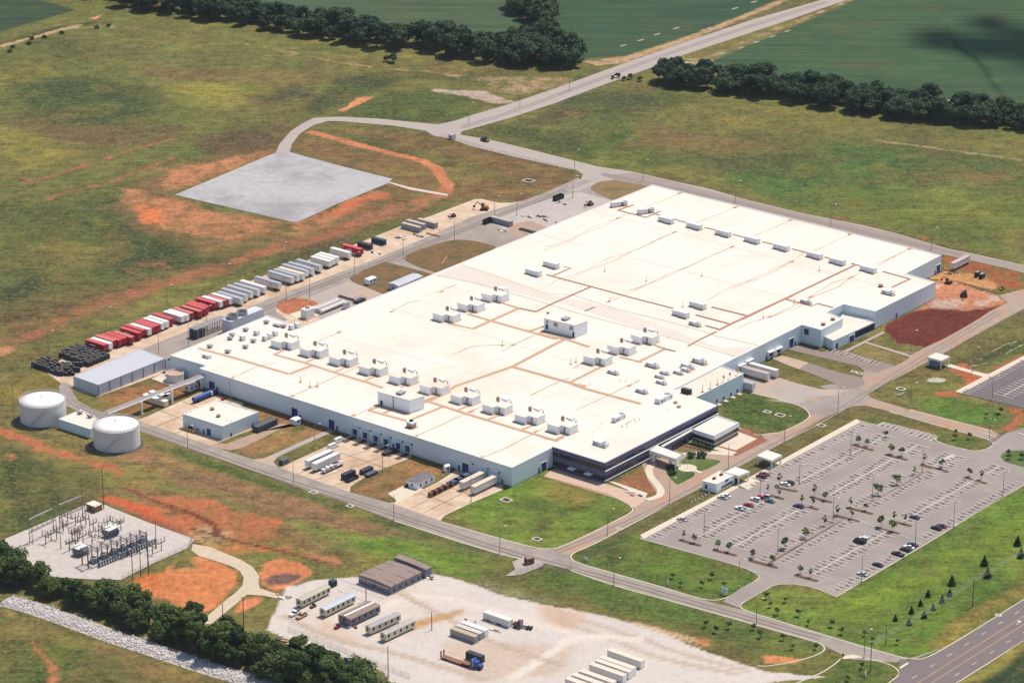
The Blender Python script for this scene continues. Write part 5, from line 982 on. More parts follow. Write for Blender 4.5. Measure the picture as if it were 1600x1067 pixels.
def pv(kind, x, y, lb, group=None, sc=1.0, ang=ANG_B, z=RZ): inst('vent_'+kind, mk_vent(kind), G(x, y, z), ang, lb, sc, group)
near = ['at the left roof corner', 'beside the brown walkway corner', 'left of the twin hoods', 'below the twin hoods', 'above the twin hoods', 'in the middle of the western cluster', 'nearest the first plant house', 'by the far edge over the cooling towers', 'next to the flat skylight']
for (x, y), w_ in zip(ZA([(390, 515), (530, 555), (548, 452), (563, 425), (670, 385), (730, 472), (668, 518), (832, 325), (967, 357)]), near): pv('hood', x, y, 'grey square roof hood '+w_, 'grey hoods on the western roof end', 1.15)
pv('hood', *ZA([(915, 348)])[0], 'flat grey skylight by the far western roof edge', None, (1.9, 1.2, .8))
for (x, y), w_ in zip(ZA([(645, 455), (755, 415), (822, 458), (858, 440), (1028, 372), (1072, 358), (900, 420)]), ['standing left in the western cluster', 'standing alone above the hoods', 'left of the first plant house', 'just behind the first plant house', 'at the roof step by the service road', 'outermost at the roof step', 'with duct behind the first plant house']): pv('box', x, y, 'white ventilation box '+w_, 'white ventilation boxes on the western roof', 1.0)
pv('box', *ZA([(365, 592)])[0], 'low long white box near the left roof corner', None, (1.8, 1.0, .7))
for (x, y) in ZA([(1098, 785), (1172, 822), (1228, 822)]): pv('post', x, y, 'thin rusty pipe of three standing near the loading wall', 'three thin pipes by the loading wall', 1.1)
for (x, y), w_ in zip([(785, 540), (900, 566), (892, 569)], ['in the empty middle roof', 'near the windowed penthouse trio', 'tallest of a pair in mid roof']): pv('post', x, y, 'slender rusty vent pipe '+w_, 'slender pipes in mid roof')
for (x, y) in ZC([(475, 770), (800, 848), (1232, 808), (510, 1008), (1085, 1050)])+[(1280, 423), (1193, 496), (1241, 474)]: pv('post', x, y, 'thin orange vent pipe on the bare northern roof', 'thin orange pipes on the northern roof', .9)
for (x, y) in ZF([(640, 185), (595, 178), (358, 210), (376, 592), (452, 522), (962, 412)]): pv('pipe', x, y, 'short brown pipe stub on the office end of the roof', 'pipe stubs on the office end', .6)
for (x, y), w_ in zip(ZF([(1028, 352), (1055, 385)]), ['left', 'right']): pv('fan', x, y, '%s of two round grey fans near the office roof edge' % w_, None, 1.1)
pv('chiller', *ZF([(1112, 275)])[0], 'dark chiller with fans on the office end of the roof', None, .9); pv('tower', *ZE([(415, 335)])[0], 'small cooling tower by the loading wall on its rusty pad', None, 1.1)
for i, (x, y) in enumerate(ZF([(1240, 262), (1298, 238), (1357, 205)])): pv('post', x, y, '%s thin steam pipe from the left on the low east wing' % ordn(i+1), 'steam pipes on the low east wing', 1.2, z=8.3)
for i, (x, y) in enumerate(ZF([(1403, 182), (1452, 160), (1510, 130)])): pv('steam', x, y, '%s fat rusty silencer from the left on the low east wing' % ordn(i+1), 'rusty silencers on the low east wing', .9, z=8.3)
for (x, y), w_ in zip(zz(200, 560, 7.27, [(958, 580), (1028, 660)]), ['farther', 'nearer']): pv('fan', x, y, '%s dark red fan on the flat storage building roof' % w_, None, 1.1, z=6.3)
for (x, y) in zz(200, 560, 7.27, [(1125, 712), (1165, 722), (712, 608), (670, 622), (1340, 580)]): pv('pipe', x, y, 'orange pipe stub on the flat storage building roof', 'pipe stubs on the storage building', .5, z=6.3)
for (x, y), w_ in zip(zz(0, 530, 6.154, [(770, 715), (865, 750)]), ['left', 'right']): pv('hood', x, y, '%s grey hood on the small pump house roof' % w_, None, 1.1, z=4.3)
for (x, y), w_ in zip(zz(1120, 480, 5, [(832, 138), (907, 100)]), ['nearer', 'farther']): pv('fan', x, y, '%s pale round fan above the big blue window block' % w_, None, 1.2)
pv('fan', 1376, 448, 'rusty round stack beside the north east cabinet', None, 1.4); pv('fan', 856, 490, 'dark red fan left of the hood on the windowed penthouse', None, .8, z=RZ+6)
b_ = MB(); o = thing('loose_pipe_rack', 'scatter of rusty pipe pieces beside the louvred office cabinet', 'pipes', G(984, 662, RZ), ANG_A)
for k in range(9): b_ = MB(); b_.box((-5+k*1.4, random.uniform(-1.4, 1.4), 0), (1.1, .5, .5), random.random()); b_.build('pipe', M_STACK, o)
# ------------------------------------------------------------------ lesser buildings
M_GSID = mat('grey_siding', L(200, 204, 214, .9), .6, .04, .2, stripe=(1.0, .08)); M_GROOF = mat('silver_roof', A(214, 214, 220), .6, .03, .1, stripe=(1.2, .04))
M_CREAM = mat('cream_siding', L(222, 214, 184, .9), .7, .05, .3, stripe=(.8, .08)); M_BRNR = mat('brown_shingle', A(164, 142, 130), .9, .1, .5); M_GWALL = mat('grey_clapboard', L(140, 138, 142, .8), .8, .06, .4, stripe=(.7, .1))
wh, WHP = block('grey_warehouse', 'long grey metal warehouse with panelled wall bays beside the black crates', 'warehouse', zz(0, 530, 6.154, [(705, 355), (945, 440), (1588, 185), (1350, 92)]), 5.3, M_GSID, M_GROOF, .05, M_GROOF)
q = [Vector((p.x-wh.location.x, p.y-wh.location.y, 0)) for p in WHP]
for k in range(7): e = q[1]+(q[2]-q[1])*(k/6); b_ = MB(); b_.box((e.x, e.y, 0), (.3, .3, 5.2), ANG_A); b_.build('pilaster', M_PURP, wh)
block('pump_house', 'small pale blue pump house between the two white tanks', 'pump house', zz(0, 530, 6.154, [(565, 770), (865, 868), (1005, 795), (775, 680)]), 4.3, M_WALL, M_ROOFC)
sb, SBP = block('storage_building', 'flat roofed pale blue storage building beside the blue tanker truck', 'store', zz(200, 560, 7.27, [(620, 632), (1075, 775), (1482, 612), (1022, 472)]), 6.3, M_WALL, M_ROOF)
sd_ = (SBP[1]-SBP[0]).normalized(); s2_ = (SBP[2]-SBP[1]).normalized()
for (x0, x1, yb, yt, mt) in ((323.5, 329.5, 681.5, 670, M_BLUE), (317.6, 320, 679.5, 671, M_BLUE), (294, 301, 671, 666, M_DARK), (307, 311, 672, 669, M_GREYH)): opening('door' if mt is M_BLUE else 'window', SBP[0], sd_, x0, x1, yb, yt, mt, parent=sb, trim=False, z0=.1 if mt is M_BLUE else None)
for (x0, x1, yb, yt) in ((360, 362.6, 682.5, 676.5), (394, 396.6, 667.5, 661.5)): opening('door', SBP[1], s2_, x0, x1, yb, yt, parent=sb, trim=False, z0=.1)
for i, x in enumerate((288, 293, 298, 303)): p_ = G(x, 672+i*1.6); o = thing('wooden_crate', ['leftmost', 'second', 'third', 'rightmost'][i]+' tan crate against the storage building wall', 'crate', p_, ANG_B, 'crates by the storage building'); MB().box((0, 0, .15), (1.3, 1.1, 1.2)).build('box', mat('crate_wood', L(196, 150, 96, .8), .8, .15, 2), o); MB().box((0, 0, 0), (1.4, 1.2, .15)).build('pallet', M_BRNR, o)
def gable(name, label, cat, pts, z, wm, rm, floor=0.0, wins=0, rise=.5, end=True):
    P = [G(x, y, z) for x, y in pts]; c = (P[0]+P[2])/2; d = (P[2]-P[1]); L_ = d.length; Wd = (P[1]-P[0]).length; ang = math.atan2(d.y, d.x); o = thing(name, label, cat, (c.x, c.y, 0), ang)
    MB().box((0, 0, floor), (L_, Wd, z-floor)).build('wall', wm, o)
    b_ = MB(); h = Wd/2+.15; l2 = L_/2+.15
    b_.face([(-l2, -h, z), (l2, -h, z), (l2, 0, z+rise), (-l2, 0, z+rise)]); b_.face([(l2, h, z), (-l2, h, z), (-l2, 0, z+rise), (l2, 0, z+rise)])
    b_.face([(-l2, -h, z), (-l2, 0, z+rise), (-l2, h, z)]); b_.face([(l2, -h, z), (l2, h, z), (l2, 0, z+rise)]); b_.face([(-l2, -h, z-.02), (-l2, h, z-.02), (l2, h, z-.02), (l2, -h, z-.02)]); b_.build('roof', rm, o)
    for k in range(wins): u = -L_/2+L_*(k+.5)/wins; f_ = MB().box((u, -Wd/2-.03, floor+1.0), (.9, .14, 1.2)).build('window', M_DARK, o)
    if end: MB().box((-L_/2-.03, .2, floor+1.0), (.14, .9, 1.1)).build('window', M_DARK, o)
    if floor > .3:
        for k in range(4): MB().box((-L_*.35+k*L_*.23, 0, 0), (.5, Wd*.8, floor)).build('block_pier', M_GREYH, o)
    return o
ZY = lambda p: zz(440, 860, 6.388, p)
gable('mobile_office', 'cream mobile office with long beige roof nearest the parked pickups', 'mobile office', ZY([(140, 480), (205, 500), (490, 358), (430, 333)]), 3.5, M_CREAM, mat('beige_roof', A(206, 198, 176), .7, .06, .4), .8, 6)
gable('mobile_office', 'cream mobile office with bright silver roof in the gravel yard', 'mobile office', ZY([(378, 572), (440, 595), (738, 448), (688, 425)]), 3.5, M_CREAM, mat('bright_silver_roof', A(208, 212, 226), .6, .05, .4), .8, 6)
dw = gable('double_mobile_office', 'wide grey double mobile office with a white ridge strip', 'mobile office', ZY([(562, 640), (690, 685), (988, 545), (862, 498)]), 3.6, M_GWALL, M_BRNR, .7, 5)
MB().box((0, 0, 4.08), (16.6, .9, .1)).build('ridge_strip', M_TRIM, dw)
gable('mobile_office', 'cream mobile office with spotted grey roof, left of the nearest pair', 'mobile office', ZY([(832, 748), (890, 768), (1192, 634), (1134, 612)]), 3.5, M_CREAM, mat('spotted_roof', A(186, 182, 178), .7, .15, .8), .8, 5)
gable('mobile_office', 'cream mobile office with patched roof, lowest one in the gravel yard', 'mobile office', ZY([(982, 815), (1040, 838), (1338, 695), (1280, 670)]), 3.5, M_CREAM, mat('patched_roof', A(196, 190, 182), .7, .18, .6), .8, 5)
gb = gable('site_office', 'large grey modular site office with ribbed brown roof', 'site office', ZY([(768, 238), (1090, 358), (1396, 212), (1068, 84)]), 3.7, M_GWALL, M_BRNR, 0, 5, .45)

for k in range(7): MB().box((-18+k*6, 0, 4.0), (.16, 20, .12)).build('roof_rib', M_GREYH, gb)
gable('site_office_wing', 'narrow grey wing behind the ribbed site office', 'site office', ZY([(1118, 65), (1440, 188), (1500, 162), (1185, 42)]), 3.8, M_GWALL, M_BRNR, 0, 0, .3, False)
ZW = lambda p: zz(600, 680, 8, p)
so = gable('shipping_office', 'white hut with dark patched roof beside the right dock yard', 'hut', ZW([(288, 560), (420, 600), (632, 492), (500, 455)]), 3.1, M_WALLW, mat('dark_patch_roof', A(130, 120, 124), .8, .25, .25), 0, 3, .3)
gable('small_shed', 'tiny white shed against the loading wall near the right docks', 'shed', ZW([(735, 378), (775, 392), (832, 376), (790, 360)]), 2.6, M_WALLW, M_TRIM, 0, 1, .6, False)
gable('small_shed', 'tiny white shed by the left blue loading doors', 'shed', ZI([(0, 0), (0, 0), (0, 0), (0, 0)]) if 0 else zz(280, 580, 5, [(868, 372), (905, 388), (945, 368), (908, 354)]), 2.5, M_WALLW, M_TRIM, 0, 1, .5, False)
ZN = lambda p: zz(540, 300, 6.667, p)
gable('long_shed', 'long low silver shed against the western factory edge', 'shed', ZN([(455, 948), (545, 985), (795, 880), (705, 858)]), 3.2, M_GSID, M_GROOF, 0, 3, .6)
gable('site_cabin', 'small white cabin on the grass island by the service road', 'cabin', ZN([(203, 903), (243, 920), (315, 890), (270, 872)]), 3.0, M_WALLW, M_TRIM, .3, 2, .2, False)
# tanks with stairs and railings
M_TANK = mat('tank_paint', L(226, 224, 220, .9), .55, .05, .15, stripe=(2.4, .05)); M_TTOP = mat('tank_roof', A(255, 250, 248), .6, .02, .2); M_RAIL = mat('galvanised_rail', L(200, 190, 184, .8), .6, .1, 1)
def tank(label, x, y, r, h):
    o = thing('storage_tank', label, 'tank', G(x, y)); MB().lathe((0, 0, 0), [(r, 0), (r, h)], 48).build('wall', M_TANK, o, True)
    MB().lathe((0, 0, 0), [(r+.1, h-.15), (r+.1, h+.1), (r*.66, h+.75), (r*.33, h+1.1), (0.01, h+1.25)], 48).build('roof', M_TTOP, o, True)
    MB().lathe((0, 0, 0), [(r+1.6, .01), (r+1.6, .16), (r, .16)], 40).build('base_ring', mat('dark_gravel', L(96, 90, 88, .6), .9, .2, 1), o)  # darker gravel ring round the foot of the tank
    b_ = MB()
    for z in (.6, 1.1):
        for k in range(40):
            a, b2 = k*math.pi/20, (k+1)*math.pi/20; b_.tube(((r+.05)*math.cos(a), (r+.05)*math.sin(a), h+z), ((r+.05)*math.cos(b2), (r+.05)*math.sin(b2), h+z), .09, .09, 4, False)
    for k in range(40): a = k*math.pi/20; b_.tube(((r+.05)*math.cos(a), (r+.05)*math.sin(a), h), ((r+.05)*math.cos(a), (r+.05)*math.sin(a), h+1.1), .08, .08, 4, False)
    b_.build('railing', M_RAIL, o)
    b_ = MB(); n = 16; a0, a1 = -2.1, -1.15
    for k in range(n):
        for (rr_, zz_) in ((r+.35, .0), (r+.95, .0), (r+.95, 1.0)):
            u, v = a0+(a1-a0)*k/n, a0+(a1-a0)*(k+1)/n; b_.tube((rr_*math.cos(u), rr_*math.sin(u), h*k/n+zz_), (rr_*math.cos(v), rr_*math.sin(v), h*(k+1)/n+zz_), .07, .07, 4, False)
        um = a0+(a1-a0)*(k+.5)/n; b_.box(((r+.65)*math.cos(um), (r+.65)*math.sin(um), h*(k+.5)/n), (.6, .35, .05), um)
    b_.build('stair', M_RAIL, o); MB().tube((-.4, 1.2, h+1.0), (-.4, 1.2, h+2.0), .2, .2, 8).build('roof_vent', M_RAIL, o)
tank('white round storage tank beside the road bend, farther from the substation', 67.8, 655, 10.4, 9.3); tank('white round storage tank nearer the storage building', 182.9, 694, 10.3, 9.3)
# pipe bridge
o = thing('pipe_bridge', 'long grey pipe bridge on white legs from the tanks to the factory', 'pipe bridge', G(222, 646.7)); a, b2 = G(166, 644.5, 6.4)-o.location, G(324, 583.5, 6.4)-o.location; d = (b2-a).normalized(); n = Vector((-d.y, d.x, 0)); c = (a+b2)/2; l = (b2-a).length; an = math.atan2(d.y, d.x)
MB().box((c.x, c.y, 6.0), (l, 3.4, .4), an).build('deck', M_TRIM, o)
for k in (-1.1, -.55, 0, .55, 1.1): e0_, e1_ = a+n*k, b2+n*k; MB().tube((e0_.x, e0_.y, 6.6), (e1_.x, e1_.y, 6.6), .2, .2, 6).build('pipe', mat('pipe_grey', L(170, 158, 156, .8), .6, .1, .8), o)
for x, y in ((222, 646.7), (269.5, 630), (315, 607.5)): p_ = G(x, y)-o.location; MB().box((p_.x, p_.y, 0), (.55, .8, 6.0), an).build('leg', M_TRIM, o); MB().box((p_.x, p_.y, 0), (1.3, 1.3, .3), an).build('footing', M_WALK, o)
# process vessels beneath the west wall
def vessel(label, x, y, r, h, mt, name='process_tank', top=M_DARK):
    o = thing(name, label, 'tank', G(x, y)); MB().lathe((0, 0, 0), [(r, 0), (r, h), (r*.94, h), (r*.94, h-.5)], 24).build('wall', mt, o, False); MB().lathe((0, 0, 0), [(r*.94, h-.5), (0.01, h-.45)], 24).build('top', top, o); MB().box((r+.1, 0, 0), (.5, .2, h)).build('ladder', M_GREYH, o); return o
vessel('short white open tank beside the pipe bridge end', 273.6, 594.5, 4.2, 4.2, M_TANK, top=M_STACK); vessel('slim white open tank by the warehouse end', 266, 580, 1.9, 6.0, M_TANK)
o = thing('pump_skid', 'grey pump skid under the pipe bridge end', 'pump skid', G(289, 586), ANG_A)
for k in range(5): MB().lathe((-6+k*3, (-1)**k*1.4, 0), [(.9, 0), (.9, 1.8), (.3, 2.3), (.01, 2.3)], 12).build('filter', M_GREYH, o)
for k in range(3): MB().tube((-8, -2+k*2, 1.2+k*.4), (8, -2+k*2, 1.2+k*.4), .2, .2, 6).build('pipe', M_RAIL, o)
gable('generator_enclosure', 'pale grey generator box under the pipe bridge beside the factory wall', 'generator', zz(200, 560, 7.27, [(640, 290), (700, 310), (790, 270), (735, 250)]), 3.4, M_LBOX, M_GREYH, .2, 2, .2)
pave('yard_paving', zz(200, 560, 7.27, [(265, 235), (430, 160), (640, 180), (700, 260), (560, 330), (440, 300)]), M_WALK)
for i, (x, y, l) in enumerate(((243, 630, 14), (249, 624, 11), (262, 626, 5))):
    o = thing('storage_container', ['long pale container lying under the pipe bridge', 'pale container behind the long one under the pipe bridge', 'short upright pale box beside the pipe bridge leg'][i], 'container', G(x, y), ANG_B if i < 2 else ANG_A); MB().box((0, 0, .3), (l, 2.5, 2.5)).build('body', M_CREAM, o); MB().box((0, 0, 2.8), (l+.1, 2.6, .12)).build('roof', M_TRIM, o); MB().box((0, 0, 0), (l-1, 2.0, .3)).build('skid', M_GREYH, o)
# cooling towers, rack, chillers along the west side
p_ = G(361, 503, 7); o = thing('cooling_tower', 'grey twin cell cooling tower with two white fan rings', 'cooling tower', (p_.x, p_.y, 0), ANG_A)
MB().box((11.5, 3, 0), (23, 6, 7)).build('casing', M_GSID, o)
for k, u in enumerate((4.2, 10.8)): MB().lathe((u, 3, 7), [(3.0, 0), (2.7, .9), (2.9, 1.8), (2.6, 1.8), (2.4, .9), (2.6, .2)], 28).build('fan_ring', M_GREYH, o); MB().lathe((u, 3, 7.4), [(.01, .3), (.7, .2), (.7, 0)], 12).build('fan_hub', M_TRIM, o)
for k in range(12): MB().tube((k*2.0, 0, 7), (k*2.0, 0, 8.1), .05, .05, 4).build('rail_post', M_RAIL, o)
MB().tube((0, 0, 8.1), (23, 0, 8.1), .06, .06, 4).build('handrail', M_RAIL, o)
p_ = G(307, 528, 1.0); o = thing('pipe_rack', 'dark skid of pipes and steel frames against the western wall', 'pipe rack', (p_.x, p_.y, 0), ANG_A)
for k in range(7):
    for s in (0, 5): MB().box((1+k*3.4, s, 0), (.3, .3, 4.6)).build('column', M_GREYH, o)
    MB().box((1+k*3.4, 2.5, 4.6), (.3, 5.3, .3)).build('crossbeam', M_GREYH, o)
for k in range(5): MB().tube((0, .6+k, 4.95), (22, .6+k, 4.95), .25, .25, 6).build('pipe', M_RAIL if k % 2 else M_GREYH, o)
MB().box((3, 2.4, 0), (6, 4.6, 4.2)).build('tank', mat('dark_steel', L(60, 66, 80, .8), .6, .2, .6), o)
p_ = G(478, 500); o = thing('condenser_unit', 'white square condenser at the end of the long pipe vessels', 'condenser', (p_.x, p_.y, 0), ANG_A); MB().box((3, 1.5, .3), (5.5, 4, 4.6)).build('casing', M_LBOX, o); MB().lathe((3, 1.5, 4.9), [(1.3, 0), (1.3, .5), (.9, .5)], 14).build('fan_cowl', M_STACK, o); MB().box((3, 1.5, 0), (8, 6, .3)).build('base', M_STACK, o)
p_ = G(497, 493); o = thing('pressure_vessel_bank', 'bank of long horizontal silver vessels beside the factory edge', 'pressure vessels', (p_.x, p_.y, 0), ANG_A)
for k in range(3): MB().tube((2, k*2.2, 1.6), (19, k*2.2, 1.6), .95, .95, 14).build('vessel', M_GREYH if k == 1 else M_TANK, o); MB().box((10.5, k*2.2, 2.55), (15, .8, .12)).build('catwalk', M_RAIL, o)
for k in range(4): MB().box((4+k*4.4, 2.2, 0), (.4, 6.5, 1.0)).build('saddle', M_GREYH, o)
vessel('small upright white tank past the horizontal vessels', 540.5, 482, 1.4, 3.6, M_TANK, top=M_TRIM)
o = thing('pipe_cage', 'dark caged valve station beside the factory roof edge', 'valve station', G(558, 476), ANG_A)
for k in range(6):
    for s in (0, 3): MB().tube((k*1.4, s, 0), (k*1.4, s, 2.6), .09, .09, 5).build('post', M_DARK, o)
MB().box((3.5, 1.5, .2), (6.5, 2.4, 1.2)).build('valve_body', mat('dark_steel', L(60, 66, 80, .8)), o)
o = thing('low_wall', 'low brown retaining wall ending at the valve station', 'wall', G(541, 467), ANG_B); MB().box((0, 0, 0), (10, .5, 1.2)).build('wall', M_BRNR, o)
o = thing('screen_fence', 'dark slatted enclosure standing beside the storage building', 'enclosure', G(420.5, 670), ANG_A)
for k in range(14):
    for s in (0, 4): MB().box((-7+k*1.0, s, 0), (.22, .12, 3.4)).build('slat', mat('slate_slat', L(92, 96, 104, .7), .7, .1, .8), o)
MB().box((-.5, 2, .2), (12.5, 3.6, 2.6)).build('cabinet', mat('slate_slat', (0, 0, 0)), o)
o = thing('small_enclosure', 'small dark fenced enclosure at the left corner of the dock yard', 'enclosure', G(443.5, 724), ANG_A); MB().box((0, 0, .1), (3.6, 2.6, 2.0)).build('cabinet', mat('slate_slat', (0, 0, 0)), o)
for k in range(7): MB().box((-2.4+k*.8, -1.9, 0), (.1, .1, 2.4)).build('picket', M_GREYH, o)
gs = gable('guard_booth', 'small brown roofed guard booth at the road junction', 'guard booth', zz(530, 707, 2.963, [(855, 482), (872, 492), (905, 484), (885, 472)]), 3.0, mat('booth_brown', L(150, 104, 84, .8), .7, .1, 1), M_BRNR, 0, 1, .3)
pave('footpath', [(800, 878), (820, 870), (852, 880), (846, 886), (815, 898), (800, 900), (790, 900), (805, 890)], M_CONC2)
# ------------------------------------------------------------------ vehicles
M_TYRE = mat('tyre_rubber', (0.018, 0.018, 0.02), .9, .1, 2)
def paint(n, c, rough=.4, k=.9): return mat(n, L(*c, k), rough, .04, .6, spec=.5)
P_WHITE = paint('white_paint', (230, 230, 226)); P_SILV = paint('silver_paint', (178, 182, 188), .35); P_BLACK = paint('black_paint', (34, 34, 42), .3, .8); P_NAVY = paint('navy_paint', (44, 46, 92), .3); P_RED = paint('red_paint', (160, 30, 44)); P_TEAL = paint('teal_paint', (30, 120, 128)); P_DRED = paint('plum_paint', (88, 26, 46), .35); P_GREEN = paint('dark_green_paint', (40, 52, 50), .35); P_TAN = paint('tan_paint', (176, 132, 92)); P_BLUE = paint('royal_blue_paint', (40, 78, 150))
T_RED = mat('red_trailer_side', L(170, 30, 52, .85), .5, .06, .5, stripe=(.6, .06)); T_REDT = mat('red_trailer_roof', A(226, 92, 96), .6, .05, .4); T_PINKT = mat('faded_red_roof', A(222, 128, 116), .7, .08, .4); T_REDF = mat('faded_red_side', L(168, 48, 56, .85), .5, .06, .5)
T_WH = mat('white_trailer_side', L(226, 222, 216, .85), .5, .05, .4, stripe=(.6, .07)); T_WHT = mat('white_trailer_roof', A(252, 246, 238), .6, .04, .4); T_GRT = mat('grey_trailer_roof', A(188, 190, 200), .55, .06, .4); T_CRT = mat('cream_trailer_roof', A(248, 226, 200), .6, .05, .4); T_GR = mat('grey_container_side', L(170, 168, 172, .75), .6, .08, .5, stripe=(.5, .12))
T_BLK = mat('black_container', L(54, 56, 66, .8), .6, .15, .6); T_DGRN = mat('dark_green_container', L(36, 66, 74, .8), .6, .12, .6); T_BRN = mat('brown_steel', L(140, 92, 70, .8), .8, .15, .6)
def mk_trailer(side, roof, l=16.15, wheels=True, z0=1.15, h=2.95, mark=False):
    def f():
        o = thing('semi_trailer' if wheels else 'storage_container', 'x', 'trailer' if wheels else 'container')
        MB().box((0, 0, z0), (l, 2.55, h)).build('body', side, o); MB().box((0, 0, z0+h), (l+.04, 2.6, .09)).build('roof', roof, o)
        MB().box((l/2+.02, 0, z0+.1), (.08, 2.4, h-.2)).build('rear_door', M_TRIM if side is T_WH else side, o)
        b_ = MB()
        MB().box((0, -1.29, z0-.02), (l, .05, .22)).build('side_rail', M_GREYH, o); MB().box((0, -1.29, z0+h-.24), (l, .06, .22)).build('top_rail', M_DARK if roof is T_GRT else roof, o)
        if wheels:
            for u in (-.6, .75):
                for s in (-1, 1): MB().tube((l/2-2.4+u, s*1.24, .5), (l/2-2.4+u, s*.75, .5), .5, .5, 12).build('wheel', M_TYRE, o)
            for s in (-1, 1): MB().box((-l/2+3, s*.8, 0), (.15, .15, z0)).build('landing_leg', M_GREYH, o)
            MB().box((l/2-2.3, 0, .7), (3.2, 1.2, .4)).build('bogie', M_DARK, o)
        if mark:
            MB().box((-1.2, -1.31, z0+1.2), (3.6, .03, .5)).build('side_marking', M_TRIM, o); MB().box((-l/2+1.2, -1.31, z0+1.9), (.5, .03, .5)).build('side_marking', M_TRIM, o)
        elif roof is T_GRT: MB().box((l/2-5.0, -1.31, z0+1.4), (.9, .03, .6)).build('side_marking', M_DARK, o)
        return o
    return f
def trailer(key, mk, x, y, ang, label, group=None, ref='rear', l=16.15, z=4.1):
    """ref rear: photo point of the far rear top corner; ctr: ground point under the middle"""
    if ref == 'rear': p_ = G(x, y, z); d = Vector((math.cos(ang), math.sin(ang), 0)); n = Vector((-d.y, d.x, 0)); c = p_-d*(l/2)-n*1.3
    else: c = G(x, y)
    return inst('tr_'+key, mk, (c.x, c.y, 0), ang, label, None, group)
MKT = {'r': (mk_trailer(T_RED, T_REDT, 12.4, mark=True), 12.4, 'red trailer with bright red roof'), 'p': (mk_trailer(T_REDF, T_PINKT, 12.4), 12.4, 'red trailer with faded pink roof'), 'w': (mk_trailer(T_WH, T_WHT, 12.4), 12.4, 'short white trailer'), 'g': (mk_trailer(T_WH, T_GRT), 16.15, 'long trailer with grey roof'),
       'c': (mk_trailer(T_WH, T_CRT), 16.15, 'long trailer with cream roof'), 'v': (mk_trailer(T_WH, T_WHT), 16.15, 'long trailer with white roof')}
RW = lambda p: zz(120, 440, 6.667, [p])[0]
RV = lambda p: zz(340, 350, 6.667, [p])[0]
row = [('r', RW((320, 650))), ('w', RW((373, 635))), ('p', RW((413, 607))), ('r', RW((475, 598))), ('r', RW((525, 580))), ('p', RW((603, 570))), ('r', RW((680, 525))), ('r', RW((720, 497))), ('w', RW((780, 487))), ('r', RW((825, 465))), ('r', RW((868, 450))), ('w', RW((915, 428))), ('w', RW((962, 408))), ('r', RW((1015, 380))), ('w', RW((1127, 355))), ('w', RW((1172, 340))), ('p', RW((1222, 320))), ('p', RW((1313, 300))), ('r', RW((1355, 275))), ('r', RW((1388, 255))), ('r', RW((1462, 215))), ('w', RW((1527, 200))), ('p', RV((105, 790))), ('w', RV((158, 770))),
       ('g', RV((272, 770))), ('g', RV((318, 735))), ('g', RV((372, 702))), ('g', RV((445, 680))), ('v', RV((512, 650))), ('g', RV((667, 610))), ('g', RV((800, 550))), ('g', RV((860, 530))), ('c', RV((912, 512))), ('g', RV((950, 480))), ('g', RV((1010, 460))), ('g', RV((1093, 430))), ('w', RV((1192, 380))), ('w', RV((1230, 360))), ('w', RV((1270, 342))), ('w', RV((1395, 290))), ('r', RV((1520, 255)))]
cnt = {}
for k, (x, y) in row:
    f, l, nm = MKT[k]; cnt[k] = cnt.get(k, 0)+1
    trailer(k, f, x, y, ANG_B+random.uniform(-.012, .012), '%s %s counted from the lower left of the long row' % (ordn(cnt[k]), nm), 'trailers parked in the long row', 'rear', l)
# dark and grey containers at the far end of the row
def cont(key, side, roof, l, x, y, ang, label, h=2.6, group=None, z0=.15):
    c = G(x, y); return inst('ct_'+key, mk_trailer(side, roof, l, False, z0, h), (c.x, c.y, 0), ang, label, None, group)
cont('blk', T_BLK, T_BLK, 8.5, 570.5, 388, ANG_B, 'black open container beside the last red trailer'); cont('dgr', T_DGRN, T_DGRN, 8.2, 592, 381, ANG_B, 'dark green container on the pale yard beyond the red trailer')
for (x, y), w_ in zip(((643, 359.5), (650, 355), (668, 353)), ('nearest', 'middle', 'farthest')): cont('gry', T_GR, mat('dusty_container_roof', A(206, 190, 172), .8, .1, .5), 12.2, x, y, ANG_B, w_+' of three dusty grey containers in the pale yard', 2.7, 'dusty grey containers')
cont('pur', T_GR, mat('dusty_container_roof', (0, 0, 0)), 13, 784, 350, ANG_B, 'long mauve grey container behind the black skip', 2.7)
# dock trailers and yard trailers
for x, y, k, ang, lb in ((518, 714+14, 'v', ANG_A+math.pi, 0), (532, 737, 'v', ANG_A+math.pi, 0)): pass
def trA(k, x, y, ang, label): f, l, nm = MKT[k]; trailer(k+'A', f, x, y, ang, label, None, 'ctr', l)
trA('v', 499, 724.5, ANG_A+math.pi, 'white trailer with open rear doors in the left dock yard'); trA('v', 509.5, 729, ANG_A+math.pi, 'closed white trailer beside the open one in the left dock yard')
MKT['m'] = (mk_trailer(T_WH, T_CRT, 15.5, mark=True), 15.5, 'x')
trA('m', 739, 758, ANG_A, 'cream roofed trailer backed against the left of the two right docks'); trA('m', 756.5, 765, ANG_A, 'cream roofed trailer backed against the last dock by the lawn')
MKT['e'] = (mk_trailer(T_WH, mat('dirty_trailer_roof', A(206, 192, 184), .7, .1, .4), 15), 15, 'x')
trA('e', 1180, 590.5, ANG_B+math.pi, 'dirty white trailer at the nearer east dock'); trA('v', 1192, 585, ANG_B+math.pi, 'clean white trailer at the farther east dock'); trA('g', 1155, 606, ANG_B+math.pi, 'grey trailer mostly hidden at the low wing corner')
trA('e', 1500, 417, ANG_A, 'grey white trailer with lettering on the red earth by the back road')
